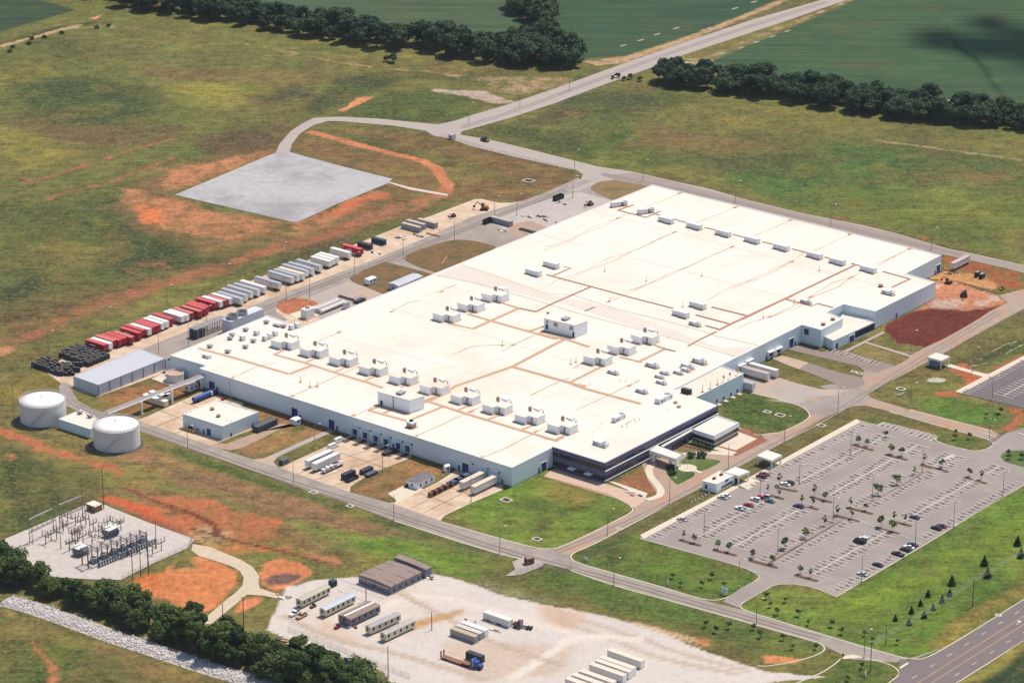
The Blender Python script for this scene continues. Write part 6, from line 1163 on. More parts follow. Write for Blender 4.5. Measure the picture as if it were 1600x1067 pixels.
# flatbed with load, skips
def flatbed(label, x, y, ang, l=13, load=True, mt=None):
    o = thing('flatbed_trailer', label, 'trailer', G(x, y), ang); MB().box((0, 0, 1.0), (l, 2.4, .25)).build('deck', mt or M_GREYH, o)
    for u in (-.6, .75):
        for s in (-1, 1): MB().tube((l/2-2+u, s*1.15, .5), (l/2-2+u, s*.7, .5), .5, .5, 12).build('wheel', M_TYRE, o)
    for s in (-1, 1): MB().box((-l/2+2.5, s*.8, 0), (.15, .15, 1)).build('landing_leg', M_GREYH, o)
    if load:
        for k in range(6): MB().box((-l/2+1.2+k*1.35, (-1)**k*.3, 1.25), (1.2, 1.7, random.uniform(.7, 1.3))).build('load', M_GREYH if k % 2 else M_TRIM, o)
    return o
flatbed('flatbed trailer loaded with grey machine parts in the left dock yard', 519, 733.5, ANG_A)
def skip(label, x, y, ang, l=6.2, h=2.0, mt=None, lid=False, group=None):
    o = thing('skip_container', label, 'skip', G(x, y), ang, group); mt = mt or T_BLK; MB().box((0, 0, .2), (l, 2.4, .15)).build('floor', mt, o)
    for s in (-1, 1): MB().box((0, s*1.2, .2), (l, .1, h)).build('side_wall', mt, o); MB().box((s*l/2, 0, .2), (.1, 2.4, h)).build('end_wall', mt, o)
    for k in range(5): 
        for s in (-1, 1): MB().box((-l/2+.6+k*(l-1.2)/4, s*1.28, .2), (.12, .1, h)).build('rib', mt, o)
    if lid: MB().box((0, 0, .2+h), (l, 2.4, .1)).build('lid', mt, o)
    return o
skip('tall black skip of the left pair in the left dock yard', 544.5, 746, ANG_A, 7, 2.4, lid=True); skip('low black skip of the left pair in the left dock yard', 549.5, 750, ANG_A, 6.6, 1.3)
skip('tall black skip of the right pair beside the dry grass', 572.5, 738, ANG_A, 6.5, 1.7, lid=True); skip('low black skip with pale lid of the right pair', 580, 742, ANG_A, 6.5, 1.0, mat('faded_black', L(84, 88, 98, .8), .7, .2, .7), True)
skip('flat black skip backed against the row of blue docks', 608, 708, ANG_A, 7.5, 1.0, T_BLK, True)
o = thing('pallet_rack_row', 'long dark row of stacked steel racks in the right dock yard', 'racks', G(689, 768), ANG_A)
for k in range(9): MB().box((-7+k*1.75, 0, .1), (1.3, 2.0, 2.0)).build('rack', M_TYRE if k % 2 else T_BRN, o)
for k in range(3): skip(['nearest', 'middle', 'farthest'][k]+' blue grey skip in line behind the dark racks', 708+k*9.5, 757.5-k*4.6, ANG_A, 6.2, 1.8, mat('slate_blue', L(70, 92, 122, .8), .6, .1, .6), True, 'blue grey skips')
skip('black skip with open top beside the mauve container', 762.5, 348.5, ANG_A, 6.2, 2.2); skip('black skip alone on the far grey yard', 872.5, 312, ANG_A, 7.0, 2.2)
skip('black slatted bin with white ribbed lid beside the low loader', 742.5, 1031, ANG_B, 7.5, 2.6, T_BLK, True); skip('small dark skip with white lid beside the cream mobile office', 520, 915, ANG_A, 2.6, 2.2, T_DGRN, True)
# gravel yard boxes and trailers
ZK = lambda p: zz(670, 900, 6.39, [p])[0]
for (x, y), sd9, rf, lb in (((355, 622), T_GR, mat('tan_top', A(206, 184, 156), .8, .08, .5), 'grey sided container with tan top, nearest of three in the gravel yard'), ((405, 590), T_GR, mat('pale_top', A(222, 216, 206), .8, .06, .5), 'container with pale top between the grey and white ones'), ((455, 560), T_WH, T_WHT, 'white container at the back of the trio in the gravel yard')):
    cont(lb[:9], sd9, rf, 12.2, *ZK((x, y)), ANG_B, lb, 2.7)
cont('wbox', T_WH, T_WHT, 13, *ZK((690, 462)), ANG_B, 'white box trailer body standing alone behind the container trio', 2.9)
MKC = mk_trailer(T_WH, mat('cream_top', A(250, 232, 212), .7, .08, .5), 16.0, False, .15, 3.0)
for i, (x, y, lb) in enumerate(((1007.5, 1030, 'farthest white storage trailer with torn roof near the frame bottom'), (994.5, 1041.5, 'second white storage trailer in the lower row, rusty roof edge'), (988.5, 1046.5, 'third white storage trailer, smooth roof, middle of the lower row'), (979.5, 1052.5, 'fourth white storage trailer with a grey long side'), (963.5, 1063, 'fifth white storage trailer, mauve side, near the frame bottom'), (952, 1069, 'sixth white storage trailer cut by the frame bottom'), (942, 1075, 'seventh white storage trailer lowest and leftmost at the frame bottom'))):
    trailer('low', MKC, x, y, ANG_B, lb, 'storage trailers at the bottom of the yard', 'rear', 16, 3.15)
# cars
def mk_car(pm, kind='sedan'):
    def f():
        nm = {'sedan': 'parked_car', 'suv': 'parked_car', 'pickup': 'pickup_truck', 'van': 'delivery_van'}[kind]; cat = {'sedan': 'car', 'suv': 'car', 'pickup': 'pickup', 'van': 'van'}[kind]
        o = thing(nm, 'x', cat); l, w = {'sedan': (4.7, 1.8), 'suv': (4.8, 1.9), 'pickup': (5.6, 1.95), 'van': (5.6, 2.0)}[kind]
        side = {'sedan': [(-.5, .3), (-.5, .75), (-.47, .88), (-.2, .95), (.3, .98), (.48, .92), (.5, .7), (.5, .3)], 'suv': [(-.5, .35), (-.5, .9), (-.46, 1.0), (-.22, 1.05), (.47, 1.1), (.5, .9), (.5, .35)], 'pickup': [(-.5, .4), (-.5, .95), (-.46, 1.05), (-.2, 1.1), (.12, 1.1), (.5, 1.05), (.5, .4)], 'van': [(-.5, .35), (-.5, .9), (-.46, 1.0), (-.33, 1.15), (.5, 1.2), (.5, .35)]}[kind]
        b_ = MB(); n = len(side); rings = []
        for yy, k in ((-w/2, .97), (-w/2+.12, 1.0), (w/2-.12, 1.0), (w/2, .97)):
            i0 = len(b_.v); b_.v += [(x*l*k, yy, z*(1 if 0 < 1 else 1)-(0.05 if k < 1 and z > .8 else 0)) for x, z in side]; rings.append(i0)
        for a in range(3):
            for k in range(n): j = (k+1) % n; b_.f.append((rings[a]+k, rings[a+1]+k, rings[a+1]+j, rings[a]+j)); b_.m.append(0)
        b_.f.append(tuple(rings[0]+k for k in range(n))); b_.m.append(0); b_.f.append(tuple(rings[3]+k for k in reversed(range(n)))); b_.m.append(0)
        b_.build('body', pm, o, False)
        cab = {'sedan': (-.22, .36, -.08, .2, .93, 1.43), 'suv': (-.22, .48, -.1, .42, 1.03, 1.7), 'pickup': (-.22, .13, -.1, .1, 1.05, 1.75), 'van': (-.38, .49, -.24, .48, 1.1, 2.1)}[kind]
        x0, x1, x2, x3, z0, z1 = cab; x0, x1, x2, x3 = [q_*l for q_ in (x0, x1, x2, x3)]; wb, wt = w/2-.06, w/2-.24
        b_ = MB(); v = [(x0, -wb, z0), (x1, -wb, z0), (x1, wb, z0), (x0, wb, z0), (x2, -wt, z1), (x3, -wt, z1), (x3, wt, z1), (x2, wt, z1)]; b_.v = v; b_.f = [(0, 1, 5, 4), (1, 2, 6, 5), (2, 3, 7, 6), (3, 0, 4, 7)]; b_.m = [0]*4; b_.build('window', M_GLASS if kind != 'van' else pm, o)
        b_ = MB(); b_.box(((x2+x3)/2, 0, z1-.02), (x3-x2+.02, wt*2+.02, .06)); b_.build('roof', pm, o)
        if kind == 'van':
            for u in (-.1, .12, .32): 
                for s in (-1, 1): MB().box((u*l, s*(w/2-.13), 1.35), (.8, .1, .5)).build('side_window', M_GLASS, o)
            MB().box((-.33*l, 0, 1.35), (.3, 1.5, .5)).build('windscreen', M_GLASS, o)
        if kind == 'pickup': MB().box((.31*l, 0, 1.06), (.34*l, w-.4, .03)).build('load_bed', M_DARK, o)
        for u in (-.31, .31):
            for s in (-1, 1): MB().tube((u*l, s*(w/2+.02), .33), (u*l, s*(w/2-.22), .33), .33, .33, 12).build('wheel', M_TYRE, o)
        for s in (-1, 1): MB().box((-l/2*.985, s*.62, .62), (.1, .36, .16)).build('headlight', M_TRIM, o); MB().box((l/2*.985, s*.66, .7), (.1, .3, .16)).build('taillight', T_RED, o)
        return o
    return f
def car(pk, pm, kind, x, y, label, ang=None, flip=0): inst('car_%s_%s' % (pk, kind), mk_car(pm, kind), G(x, y), (ANG_B if ang is None else ang)+flip*math.pi+random.uniform(-.03, .03), label)
for a_ in (('sv', P_SILV, 'sedan', 1066, 813, 'silver car alone at the far left of the car park'), ('sv', P_SILV, 'sedan', 1129, 779, 'nearer silver car of the pair below the gatehouse'), ('wh', P_WHITE, 'sedan', 1134.5, 776, 'farther whitish car of the pair below the gatehouse'), ('wh', P_WHITE, 'pickup', 1157.5, 796.5, 'white pickup truck in the first double row of bays'), ('rd', P_RED, 'sedan', 1170, 790.5, 'red car just right of the white pickup'),
           ('wh', P_WHITE, 'suv', 1180.7, 782, 'white car left of the red one beneath the lamp post'), ('rd', P_RED, 'suv', 1187, 779, 'red car squeezed between white and grey cars'), ('gy', P_SILV, 'suv', 1196.5, 777.5, 'grey car beside the island under the lamp post'), ('tl', P_TEAL, 'sedan', 1203, 784.5, 'teal car parked nose in beside the lamp post'), ('pl', P_DRED, 'suv', 1189.5, 746.5, 'plum coloured car nearer the gatehouse forecourt'), ('pl', P_DRED, 'sedan', 1194, 742.5, 'dark plum car farther from the gatehouse forecourt'),
           ('wh', P_WHITE, 'sedan', 1227, 758, 'white car half hidden behind an island tree'), ('gn', P_GREEN, 'suv', 1233, 756, 'dark green car beside the island tree'), ('nv', P_NAVY, 'suv', 1247.7, 793, 'navy car alone at the end of the second double row'), ('bk', P_BLACK, 'van', 1343, 848, 'tall black car in the third double row'), ('wh', P_WHITE, 'suv', 1349.5, 844, 'white car right beside the tall black one'), ('nv', P_NAVY, 'sedan', 1429, 810, 'blue car alone in the far double row of bays'),
           ('sv', P_SILV, 'sedan', 1347.5, 898.5, 'pale silver car at the lamp post on the outer row'), ('bk', P_BLACK, 'sedan', 1371.5, 884, 'black car alone on the outer row of bays'), ('bk', P_BLACK, 'pickup', 1403, 867.5, 'black pickup on the outer row, left of the group'), ('gn', P_GREEN, 'suv', 1414.5, 860.5, 'dark car second in the outer row group'), ('wh', P_WHITE, 'sedan', 1420, 856.5, 'white car third in the outer row group'), ('nv', P_NAVY, 'sedan', 1426, 852.5, 'navy car by the lamp post at the outer row'), ('bk', P_BLACK, 'suv', 1463, 827, 'black car left of the pair on the outer row'), ('pl', P_DRED, 'sedan', 1471, 823.5, 'plum car right of the pair on the outer row')): car(*a_)
car('wh', P_WHITE, 'van', 520.5, 699.5, 'nearer white van parked at the corner of the left dock yard', ANG_A, 1); car('wh', P_WHITE, 'van', 530, 690, 'farther white van next to the first blue dock', ANG_A, 1)
car('wh', P_WHITE, 'pickup', 461, 960, 'white pickup beside the cream mobile office', ANG_A, 0); car('tn', P_TAN, 'pickup', 471.5, 964, 'tan pickup beside the white pickup in the gravel yard', ANG_A, 0)
# small machines
def cart(label, x, y, mt, ang=ANG_A):
    o = thing('utility_cart', label, 'cart', G(x, y), ang); MB().box((0, 0, .4), (2.6, 1.4, .5)).build('body', mt, o); MB().box((.5, 0, .9), (.9, 1.2, .5)).build('seat', M_TYRE, o)
    for u in (-.9, .9):
        for s in (-1, 1): MB().tube((u, s*.8, .35), (u, s*.5, .35), .35, .35, 10).build('wheel', M_TYRE, o)
    return o
cart('small red cart beside the grey double office', 527, 981, P_RED); cart('small quad bike parked by the cream mobile office', 489, 948.5, T_BRN); cart('red mower near the entrance of the storage building', 349.5, 624.5, P_RED); cart('dark cart left of the shipping hut', 636, 760.5, M_TYRE)
def excavator(label, x, y, ang, mt, s=1.0):
    o = thing('excavator', label, 'excavator', G(x, y), ang); o.scale = (s, s, s)
    for k in (-1, 1): MB().box((0, k*1.2, 0), (3.6, .55, .8)).build('track', M_TYRE, o)
    MB().box((.2, 0, .9), (2.8, 2.3, 1.1)).build('body', mt, o); MB().box((-.6, -.6, 2.0), (1.3, 1.0, 1.2)).build('cab', M_GLASS, o)
    MB().tube((-1, .2, 1.6), (-3.2, .2, 3.6), .25, .22, 6).build('boom', mt, o); MB().tube((-3.2, .2, 3.6), (-4.6, .2, 1.6), .2, .16, 6).build('arm', mt, o); MB().box((-4.7, .2, .9), (.9, 1.0, .8)).build('bucket', M_DARK, o)
    return o
M_CAT = mat('machine_orange', L(186, 112, 50, .85), .6, .12, .8)
excavator('orange excavator on the pale yard near its far corner', 757, 328, ANG_B+.5, M_CAT, 1.2); excavator('orange loader at the far roof edge of the yard', 922, 321, ANG_A, M_CAT, .9); excavator('dark excavator digging in the red earth by the factory', 1506, 463, ANG_A+.6, T_BLK, 1.1); excavator('tan digger by the grassy bank in the red earth', 1482, 443, ANG_B, T_BRN, .9); excavator('red brown forklift among scrap in the pale yard', 708.5, 339, ANG_A, mat('forklift_red', L(150, 70, 50, .8)), .7)
cart('small orange dozer by the east road junction', 1565, 453, M_CAT)
for (x, y, w_) in ((1527, 432, 'left'), (1534, 435, 'right')): o = thing('generator', w_+' dark generator on the sandy ground beyond the red earth', 'generator', G(x, y), ANG_A); MB().box((0, 0, .4), (3, 1.8, 2)).build('casing', T_BLK, o); MB().box((0, 0, 2.4), (2.2, 1.2, .25)).build('lid', M_GREYH, o); MB().box((0, 0, 0), (3.2, 1.9, .4)).build('skid', M_DARK, o)
def tractor(label, x, y, ang, mt, sleeper=True):
    o = thing('truck_tractor', label, 'lorry', G(x, y), ang)
    MB().box((2.0, 0, .6), (6.6, 1.0, .4)).build('chassis', M_DARK, o); MB().box((-1.6, 0, .9), (1.8, 1.9, 1.1), 0, .98).build('bonnet', mt, o); MB().box((.1, 0, .9), (1.7, 2.3, 2.1), 0, .96).build('cab', mt, o)
    if sleeper: MB().box((1.5, 0, .9), (1.3, 2.35, 2.6)).build('sleeper', mt, o)
    MB().box((-.78, 0, 2.0), (.12, 1.9, .7)).build('windscreen', M_GLASS, o)
    for s in (-1, 1): MB().tube((1.0, s*1.25, 1.0), (1.0, s*1.25, 3.7), .1, .1, 8).build('exhaust_stack', M_TRIM, o); MB().tube((-1.7, s*1.15, .5), (-1.7, s*.8, .5), .5, .5, 12).build('wheel', M_TYRE, o)
    for u in (3.4, 4.7):
        for s in (-1, 1): MB().tube((u, s*1.15, .5), (u, s*.65, .5), .5, .5, 12).build('wheel', M_TYRE, o)
    return o
tractor('blue truck tractor coupled to the rusty low loader', 745, 1043.5, ANG_B+math.pi+.12, P_BLUE)
tractor('dark red truck tractor alone in the gravel yard', 812, 980, ANG_B+.35, P_DRED, False)
o = thing('low_loader', 'rusty brown low loader trailer with raised ramps in the gravel yard', 'trailer', G(708, 1033), ANG_B+math.pi+.02); MB().box((0, 0, .55), (10.5, 2.6, .3)).build('deck', T_BRN, o); MB().box((-6.6, 0, 1.1), (3.6, 2.3, .3)).build('gooseneck', T_BRN, o)
for s in (-1, 1): MB().box((5.2, s*.9, .6), (.25, .6, 2.7)).build('ramp', T_BRN, o)
for u in (2.4, 3.6):
    for s in (-1, 1): MB().tube((u, s*1.3, .45), (u, s*.9, .45), .45, .45, 12).build('wheel', M_TYRE, o)
o = thing('tanker_truck', 'blue tanker truck parked behind the storage building', 'tanker', G(318, 624), ANG_A)
MB().tube((-6.5, 0, 2.0), (4.2, 0, 2.0), 1.15, 1.15, 20).build('tank', P_BLUE, o); MB().box((-1, 0, .7), (11, 1.2, .4)).build('chassis', M_DARK, o); MB().box((6.2, 0, .7), (2.0, 2.3, 2.2), 0, .95).build('cab', P_NAVY, o); MB().box((7.9, 0, .7), (1.5, 1.8, 1.1)).build('bonnet', P_NAVY, o); MB().box((4.8, 0, .8), (.9, 2.2, 1.8)).build('fuel_tank', M_TRIM, o)
for u in (-5.3, -4.0, 4.4, 5.4, 7.8):
    for s in (-1, 1): MB().tube((u, s*1.15, .5), (u, s*.7, .5), .5, .5, 12).build('wheel', M_TYRE, o)
# gate cabins on the far road
o = thing('gate_cabin', 'small white and red cabin at the far gate', 'cabin', G(706, 217.5), ANG_B); MB().box((0, 0, .2), (3, 2.4, 2.4)).build('wall', M_TRIM, o); MB().box((0, 0, 2.6), (3.4, 2.8, .2)).build('roof', M_GREYH, o); MB().box((0, -1.22, 1.0), (1.4, .06, .9)).build('window', M_DARK, o); MB().box((2.4, 0, 0), (.3, .3, 3.2)).build('gate_post', T_BRN, o)
o = thing('farm_tractor', 'dark farm tractor on the road just inside the far gate', 'tractor', G(756, 221), ANG_B); MB().box((-.8, 0, .8), (2.2, 1.1, 1.0)).build('bonnet', T_BLK, o); MB().box((.9, 0, 1.0), (1.6, 1.5, 2.0)).build('cab', M_GLASS, o); MB().box((2.6, 0, .5), (1.6, 2.0, .8)).build('mower_deck', T_BRN, o)
for u, r in ((-1.5, .5), (1.0, .85)):
    for s in (-1, 1): MB().tube((u, s*1.1, r), (u, s*.7, r), r, r, 14).build('wheel', M_TYRE, o)
# black crates in stacks
M_CRATE = mat('black_crate', L(74, 74, 78, .8), .75, .3, 1.2); M_CRT2 = mat('crate_top', A(122, 114, 108), .8, .3, 1.5)
def mk_stack():
    o = thing('crate_stack', 'x', 'crate stack')
    for k in range(3): MB().box((0, 0, .05+k*.82), (2.1, 1.15, .66)).build('crate', M_CRATE, o)
    MB().box((0, 0, 2.42), (1.5, .7, .1)).build('lid', M_CRT2, o)
    return o
Zt = lambda p: zz(0, 530, 6.154, [p])[0]
_q = 0
def stacks(a, b2, c, nA, nB, label, group, skipf=None):
    A0, B0, C0 = G(*Zt(a)), G(*Zt(b2)), G(*Zt(c))
    for i in range(nA):
        for j in range(nB):
            if skipf and skipf(i, j): continue
            p_ = A0+(C0-A0)*(i/max(nA-1, 1))+(B0-A0)*(j/max(nB-1, 1)); s = random.choice((.7, 1.0, 1.0, 1.05, .98)); inst('stack', mk_stack, (p_.x+random.uniform(-.15, .15), p_.y+random.uniform(-.15, .15), 0), ANG_B+random.uniform(-.05, .05), label, (1, 1, s), group)
stacks((565, 165), (850, 262), (750, 90), 8, 13, 'stack of black plastic crates in the farther block beside the red trailers', 'black crate stacks of the farther block', lambda i, j: i < 2 and j < 3 and random.random() < .5)
stacks((325, 265), (570, 350), (440, 205), 5, 11, 'stack of black plastic crates in the nearer block above the storage tank', 'black crate stacks of the nearer block', lambda i, j: i == 4 and j in (2, 5, 6))
stacks((600, 350), (700, 345), (600, 300), 2, 4, 'stack of black plastic crates in the nearer block above the storage tank', 'black crate stacks of the nearer block')
stacks((560, 320), (750, 315), (590, 270), 2, 7, 'stack of black plastic crates in the nearer block above the storage tank', 'black crate stacks of the nearer block')
# loose materials
M_DEB = [mat('weathered_timber', L(190, 150, 110, .8), .8, .2, 1), T_BRN, M_TRIM, mat('blue_drum_paint', L(60, 70, 120, .7), .6, .1, 1), M_GREYH]
for i, (x, y, n, lb) in enumerate(((652, 369, 9, 'heap of timber and drums in front of the dusty grey containers'), (624, 372, 5, 'small brown heap at the foot of the lamp post in the pale yard'), (590, 396, 6, 'low pile of pale boards on the yard near the last trailers'), (706, 341, 3, 'rusty scrap beside the forklift in the pale yard'), (787, 362, 5, 'scrap pile on the sandy curve beside the mauve container'), (826, 340, 5, 'white boards laid on the grey yard'), (850, 340, 5, 'long dark beams lying across the grey yard'), (880, 318, 5, 'yellow timber pieces beside the far black skip'), (860, 347, 3, 'brown beams ending at the factory roof edge'), (1487, 425, 5, 'strewn boards on the sand beyond the factory corner'), (1478, 428, 3, 'pale sheets on the sand near the blue end door'), (444, 933, 4, 'pale planks on the grass beside the gravel yard'), (668, 902, 6, 'rusty machine parts behind the site office'), (548, 1031, 3, 'white pipe on the verge below the gravel yard'), (775, 985, 3, 'yellow scraps near the red truck tractor'), (735, 971, 5, 'trailer frames beside the container trio'), (772, 973, 5, 'silver boat shaped trailer before the white box'), (610, 960, 3, 'small trailer frame behind the double office'), (545, 977, 4, 'pallets before the grey double office'), (990, 773, 4, 'dry plants in a bed by the office forecourt'), (476, 1003, 4, 'broken concrete on the verge by the fence'), (444, 1002, 5, 'dark farm machine at the edge of the trees'))):
    o = thing('material_pile', lb, 'pile', G(x, y), ANG_B)
    for k in range(n): MB().box((random.uniform(-4, 4), random.uniform(-1.5, 1.5), 0), (random.uniform(.6, 3.2), random.uniform(.3, 1.2), random.uniform(.2, .8)), random.uniform(-.4, .4)).build('piece', M_DEB[(i+k*2+k) % 5] if i not in (6, 8) else T_BRN, o)
o = thing('beam_stack', 'brown steel beam lying in the shade of the factory edge', 'beams', G(676, 368), ANG_B)
for k in range(3): MB().box((0, k*.5, 0), (9, .35, .4)).build('beam', T_BRN, o)
o = thing('beam_stack', 'dark steel beams stacked against the western roof edge', 'beams', G(826, 363), ANG_B)
for k in range(3): MB().box((0, k*.8, 0), (13, .6, .7)).build('beam', T_DGRN if 0 else T_BLK, o)
# drains, markers
def headwall(label, x, y, s=1.0, ang=ANG_B):
    o = thing('drain_inlet', label, 'drain', G(x, y), ang); t = 3.0*s
    for u, v, a, c in ((0, -1, t, .6), (0, 1, t, .6), (-1, 0, .6, 2.4*s), (1, 0, .6, 2.4*s)): MB().box((u*t/2, v*1.2*s, 0), (a+.0, c, .32 if u else .3)).build('rim', M_WALK, o)
    MB().box((0, 0, 0), (t-.6, 1.9*s, .1)).build('grate', M_DARK, o); return o
for x, y, s, lb in ((791, 781.5, 1.4, 'white twin drain inlet on the front lawn'), (839, 842.5, 1.1, 'white drain inlet near the lower tip of the front lawn'), (1219, 649, 1.3, 'white twin drain inlet on the east lawn'), (1199, 644, 1.0, 'pale drain inlet left of the twin one on the east lawn'), (490, 769.5, 1.1, 'white drain inlet beside the south road'), (547, 791, .9, 'pale drain slab on the slope below the south road'), (826, 283, 1.9, 'large white drain frame on the northern slope'), (1407.5, 608, 1.2, 'white drain slab on the bank by the gatehouse walk'), (1283.5, 665, 1.1, 'white drain slab on the verge above the car park'), (1334, 581.5, .8, 'white drain by the east yard grass tip'), (1343, 584, .8, 'second white drain by the east yard grass tip'), (1560, 961.5, .7, 'white marker slab beside the highway kerb'), (968, 827, .7, 'white slab by the lamp post on the office road')): headwall(lb, x, y, s)
# ------------------------------------------------------------------ lamps and poles
M_POLE = mat('lamp_pole_metal', L(168, 150, 134, .7), .6, .05, .5); M_LUM = mat('lamp_head', L(236, 226, 220, .9), .5, .03, 1); M_WOOD = mat('pole_wood', L(122, 96, 78, .8), .9, .12, 1.5)
def mk_lamp():
    o = thing('street_lamp', 'x', 'street lamp'); MB().lathe((0, 0, 0), [(.38, 0), (.38, .7), (.01, .7)], 12).build('base', M_WALK, o); MB().tube((0, 0, .7), (0, 0, 11.6), .15, .09, 8).build('pole', M_POLE, o)
    MB().tube((0, 0, 11.5), (2.0, 0, 12.2), .06, .05, 6).build('arm', M_POLE, o); MB().box((2.4, 0, 12.12), (1.0, .4, .2)).build('lamp_head', M_LUM, o); return o
LAMPS = [(76, 554, 'behind the black crates'), (166, 517, 'on the grass behind the first red trailers'), (261.5, 482, 'on the grass behind the middle red trailers'), (353, 449, 'on the grass behind the last red trailer'), (440.5, 414, 'on the grass behind the grey trailers'), (323, 515, 'in front of the row by the pipe rack'), (447.5, 470, 'on the tip of the round dry island'), (248, 552, 'at the far warehouse corner'), (295, 541, 'on the road above the factory corner'), (484, 466, 'at the far side of the round dry island'), (554.5, 430, 'at the corner of the cabin island'), (630, 403.5, 'at the tip of the brown island'), (710, 376, 'on the crown of the brown island'), (807.7, 337, 'beside the white boards on the grey yard'), (773, 341, 'near the black skip and mauve container'), (895, 309, 'beside the far grey yard'), (898, 267, 'on the point of the northern slope'), (1149, 317, 'behind the factory on the left of the back road'), (1298, 354, 'behind the middle of the back road'), (1455.6, 391, 'at the factory far right corner'), (1005, 283, 'where the back road begins'),
         (732.5, 192, 'nearest along the far road'), (812.5, 167, 'midway along the far road'), (890, 142, 'farthest along the far road'), (293.4, 705, 'below the storage building on the verge'), (458.6, 761, 'on the verge below the left dock yard'), (360, 629, 'before the loading wall behind the storage building'), (492, 702, 'on the strip of dry grass by the left dock yard'), (598, 736, 'at the edge of the left dock yard by the brown grass'), (615.4, 813, 'on the verge below the right dock yard'), (736, 784, 'between right dock yard and front lawn'), (781, 864, 'on the verge below the front lawn'), (949.5, 837, 'beside the lawn on the office road'), (1046, 788, 'beside the grass strip on the office road'), (959, 915, 'on the verge past the junction'), (1138, 733, 'at the tip of the drop-off lawn'), (1225.6, 690, 'near the round east lawn'), (1309, 645, 'at the east yard junction'), (1423, 554, 'below the red earth on straw grass'), (1520, 581, 'on the slope beyond the guard shelter'), (1550, 626, 'at the edge of the upper right car park'), (1423, 637, 'on the verge below the stony ditch'), (1545, 696, 'on the green tip by the gate')]
for x, y, w_ in LAMPS: inst('lamp', mk_lamp, G(x, y), (ANG_A+ANG_B)/2, 'tall grey street lamp '+w_, None, 'street lamps round the works')
LOTL = [(1100, 837.5, 'first double row, near end'), (1187.5, 773.5, 'first double row beside the white car'), (1249, 755, 'middle of the second aisle'), (1329, 711, 'far end of the first double row'), (1215, 866, 'planted strip, near end'), (1301.5, 817, 'planted strip near the centre islands'), (1363, 782, 'planted strip beyond the centre islands'), (1441, 738, 'planted strip, far end'), (1154.5, 917, 'lawn corner at the car park entry'), (1181.5, 979, 'verge at the car park entry road'), (1346, 909.5, 'outer kerb, near end'), (1430, 851, 'outer kerb beside the group of parked cars'), (1490, 823, 'outer kerb beyond the plum car'), (1567, 776, 'outer kerb, far end'), (1350, 1028, 'verge near the highway junction')]
for x, y, w_ in LOTL: inst('lamp', mk_lamp, G(x, y), ANG_B if y < 900 else (ANG_A+ANG_B)/2, 'tall lamp post of the car park, '+w_, None, 'lamp posts of the car park')
def upole(x, y, h, lb, arm=True, grp=None):
    o = thing('utility_pole', lb, 'utility pole', G(x, y), ANG_B, grp); MB().tube((0, 0, 0), (0, 0, h), .2, .14, 8).build('pole', M_WOOD, o)
    if arm:
        MB().box((0, 0, h-1.0), (2.4, .14, .16)).build('crossarm', M_WOOD, o)
        for k in (-1, 0, 1): MB().lathe((k*1.05, 0, h-.84), [(.1, 0), (.14, .15), (.05, .4)], 8).build('insulator', M_LUM, o)
    return o
upole(162, 795.5, 19, 'tallest bare pole behind the brick control hut', False)
upole(207.5, 906, 13, 'left wooden pole of three on the orange earth', False); upole(220, 901, 12, 'middle wooden pole of three on the orange earth', False); upole(232.5, 898, 13, 'right wooden pole of three on the orange earth', False)
upole(381, 982, 14, 'wooden pole with crossarm beside the gravel track'); upole(349, 994, 14, 'wooden pole rising from the dark trees', False); upole(572, 938, 9, 'wooden pole between the two grey offices'); upole(674.7, 984, 8, 'wooden pole standing alone in the gravel yard', False); upole(606.6, 1058, 13, 'wooden pole on the lower verge of the gravel yard', False); upole(577.6, 1068, 10, 'wooden pole lowest at the frame bottom', False)
upole(1519.6, 948, 12.5, 'roadside power pole among the conifers'); upole(1360, 1049, 12.5, 'roadside power pole by the highway junction'); upole(1689, 862, 12.5, 'roadside power pole past the frame edge') if 0 else None; upole(1384, 1007, 7, 'short thin pole on the roadside grass', False)
M_WIRE = mat('wire', L(190, 190, 180, .7), .5, .05, 1)
for k in (-1, 0, 1):
    a, b2 = G(1360, 1049)+BX*k*1.05+UP*12, G(1519.6, 948)+BX*k*1.05+UP*12; c = b2+(b2-a); o = thing('power_line', ['lowest', 'middle', 'upper'][k+1]+' wire of three strung between the roadside poles', 'power line', a); m_ = MB()
    for (p_, q_) in ((a, b2), (b2, c)):
        pr = None
        for i in range(11):
            t_ = i/10; r_ = p_+(q_-p_)*t_-UP*(4*t_*(1-t_)*.9)-a
            if pr is not None: m_.tube(pr, r_, .045, .045, 4, False)
            pr = r_
    m_.build('wire', M_WIRE, o)
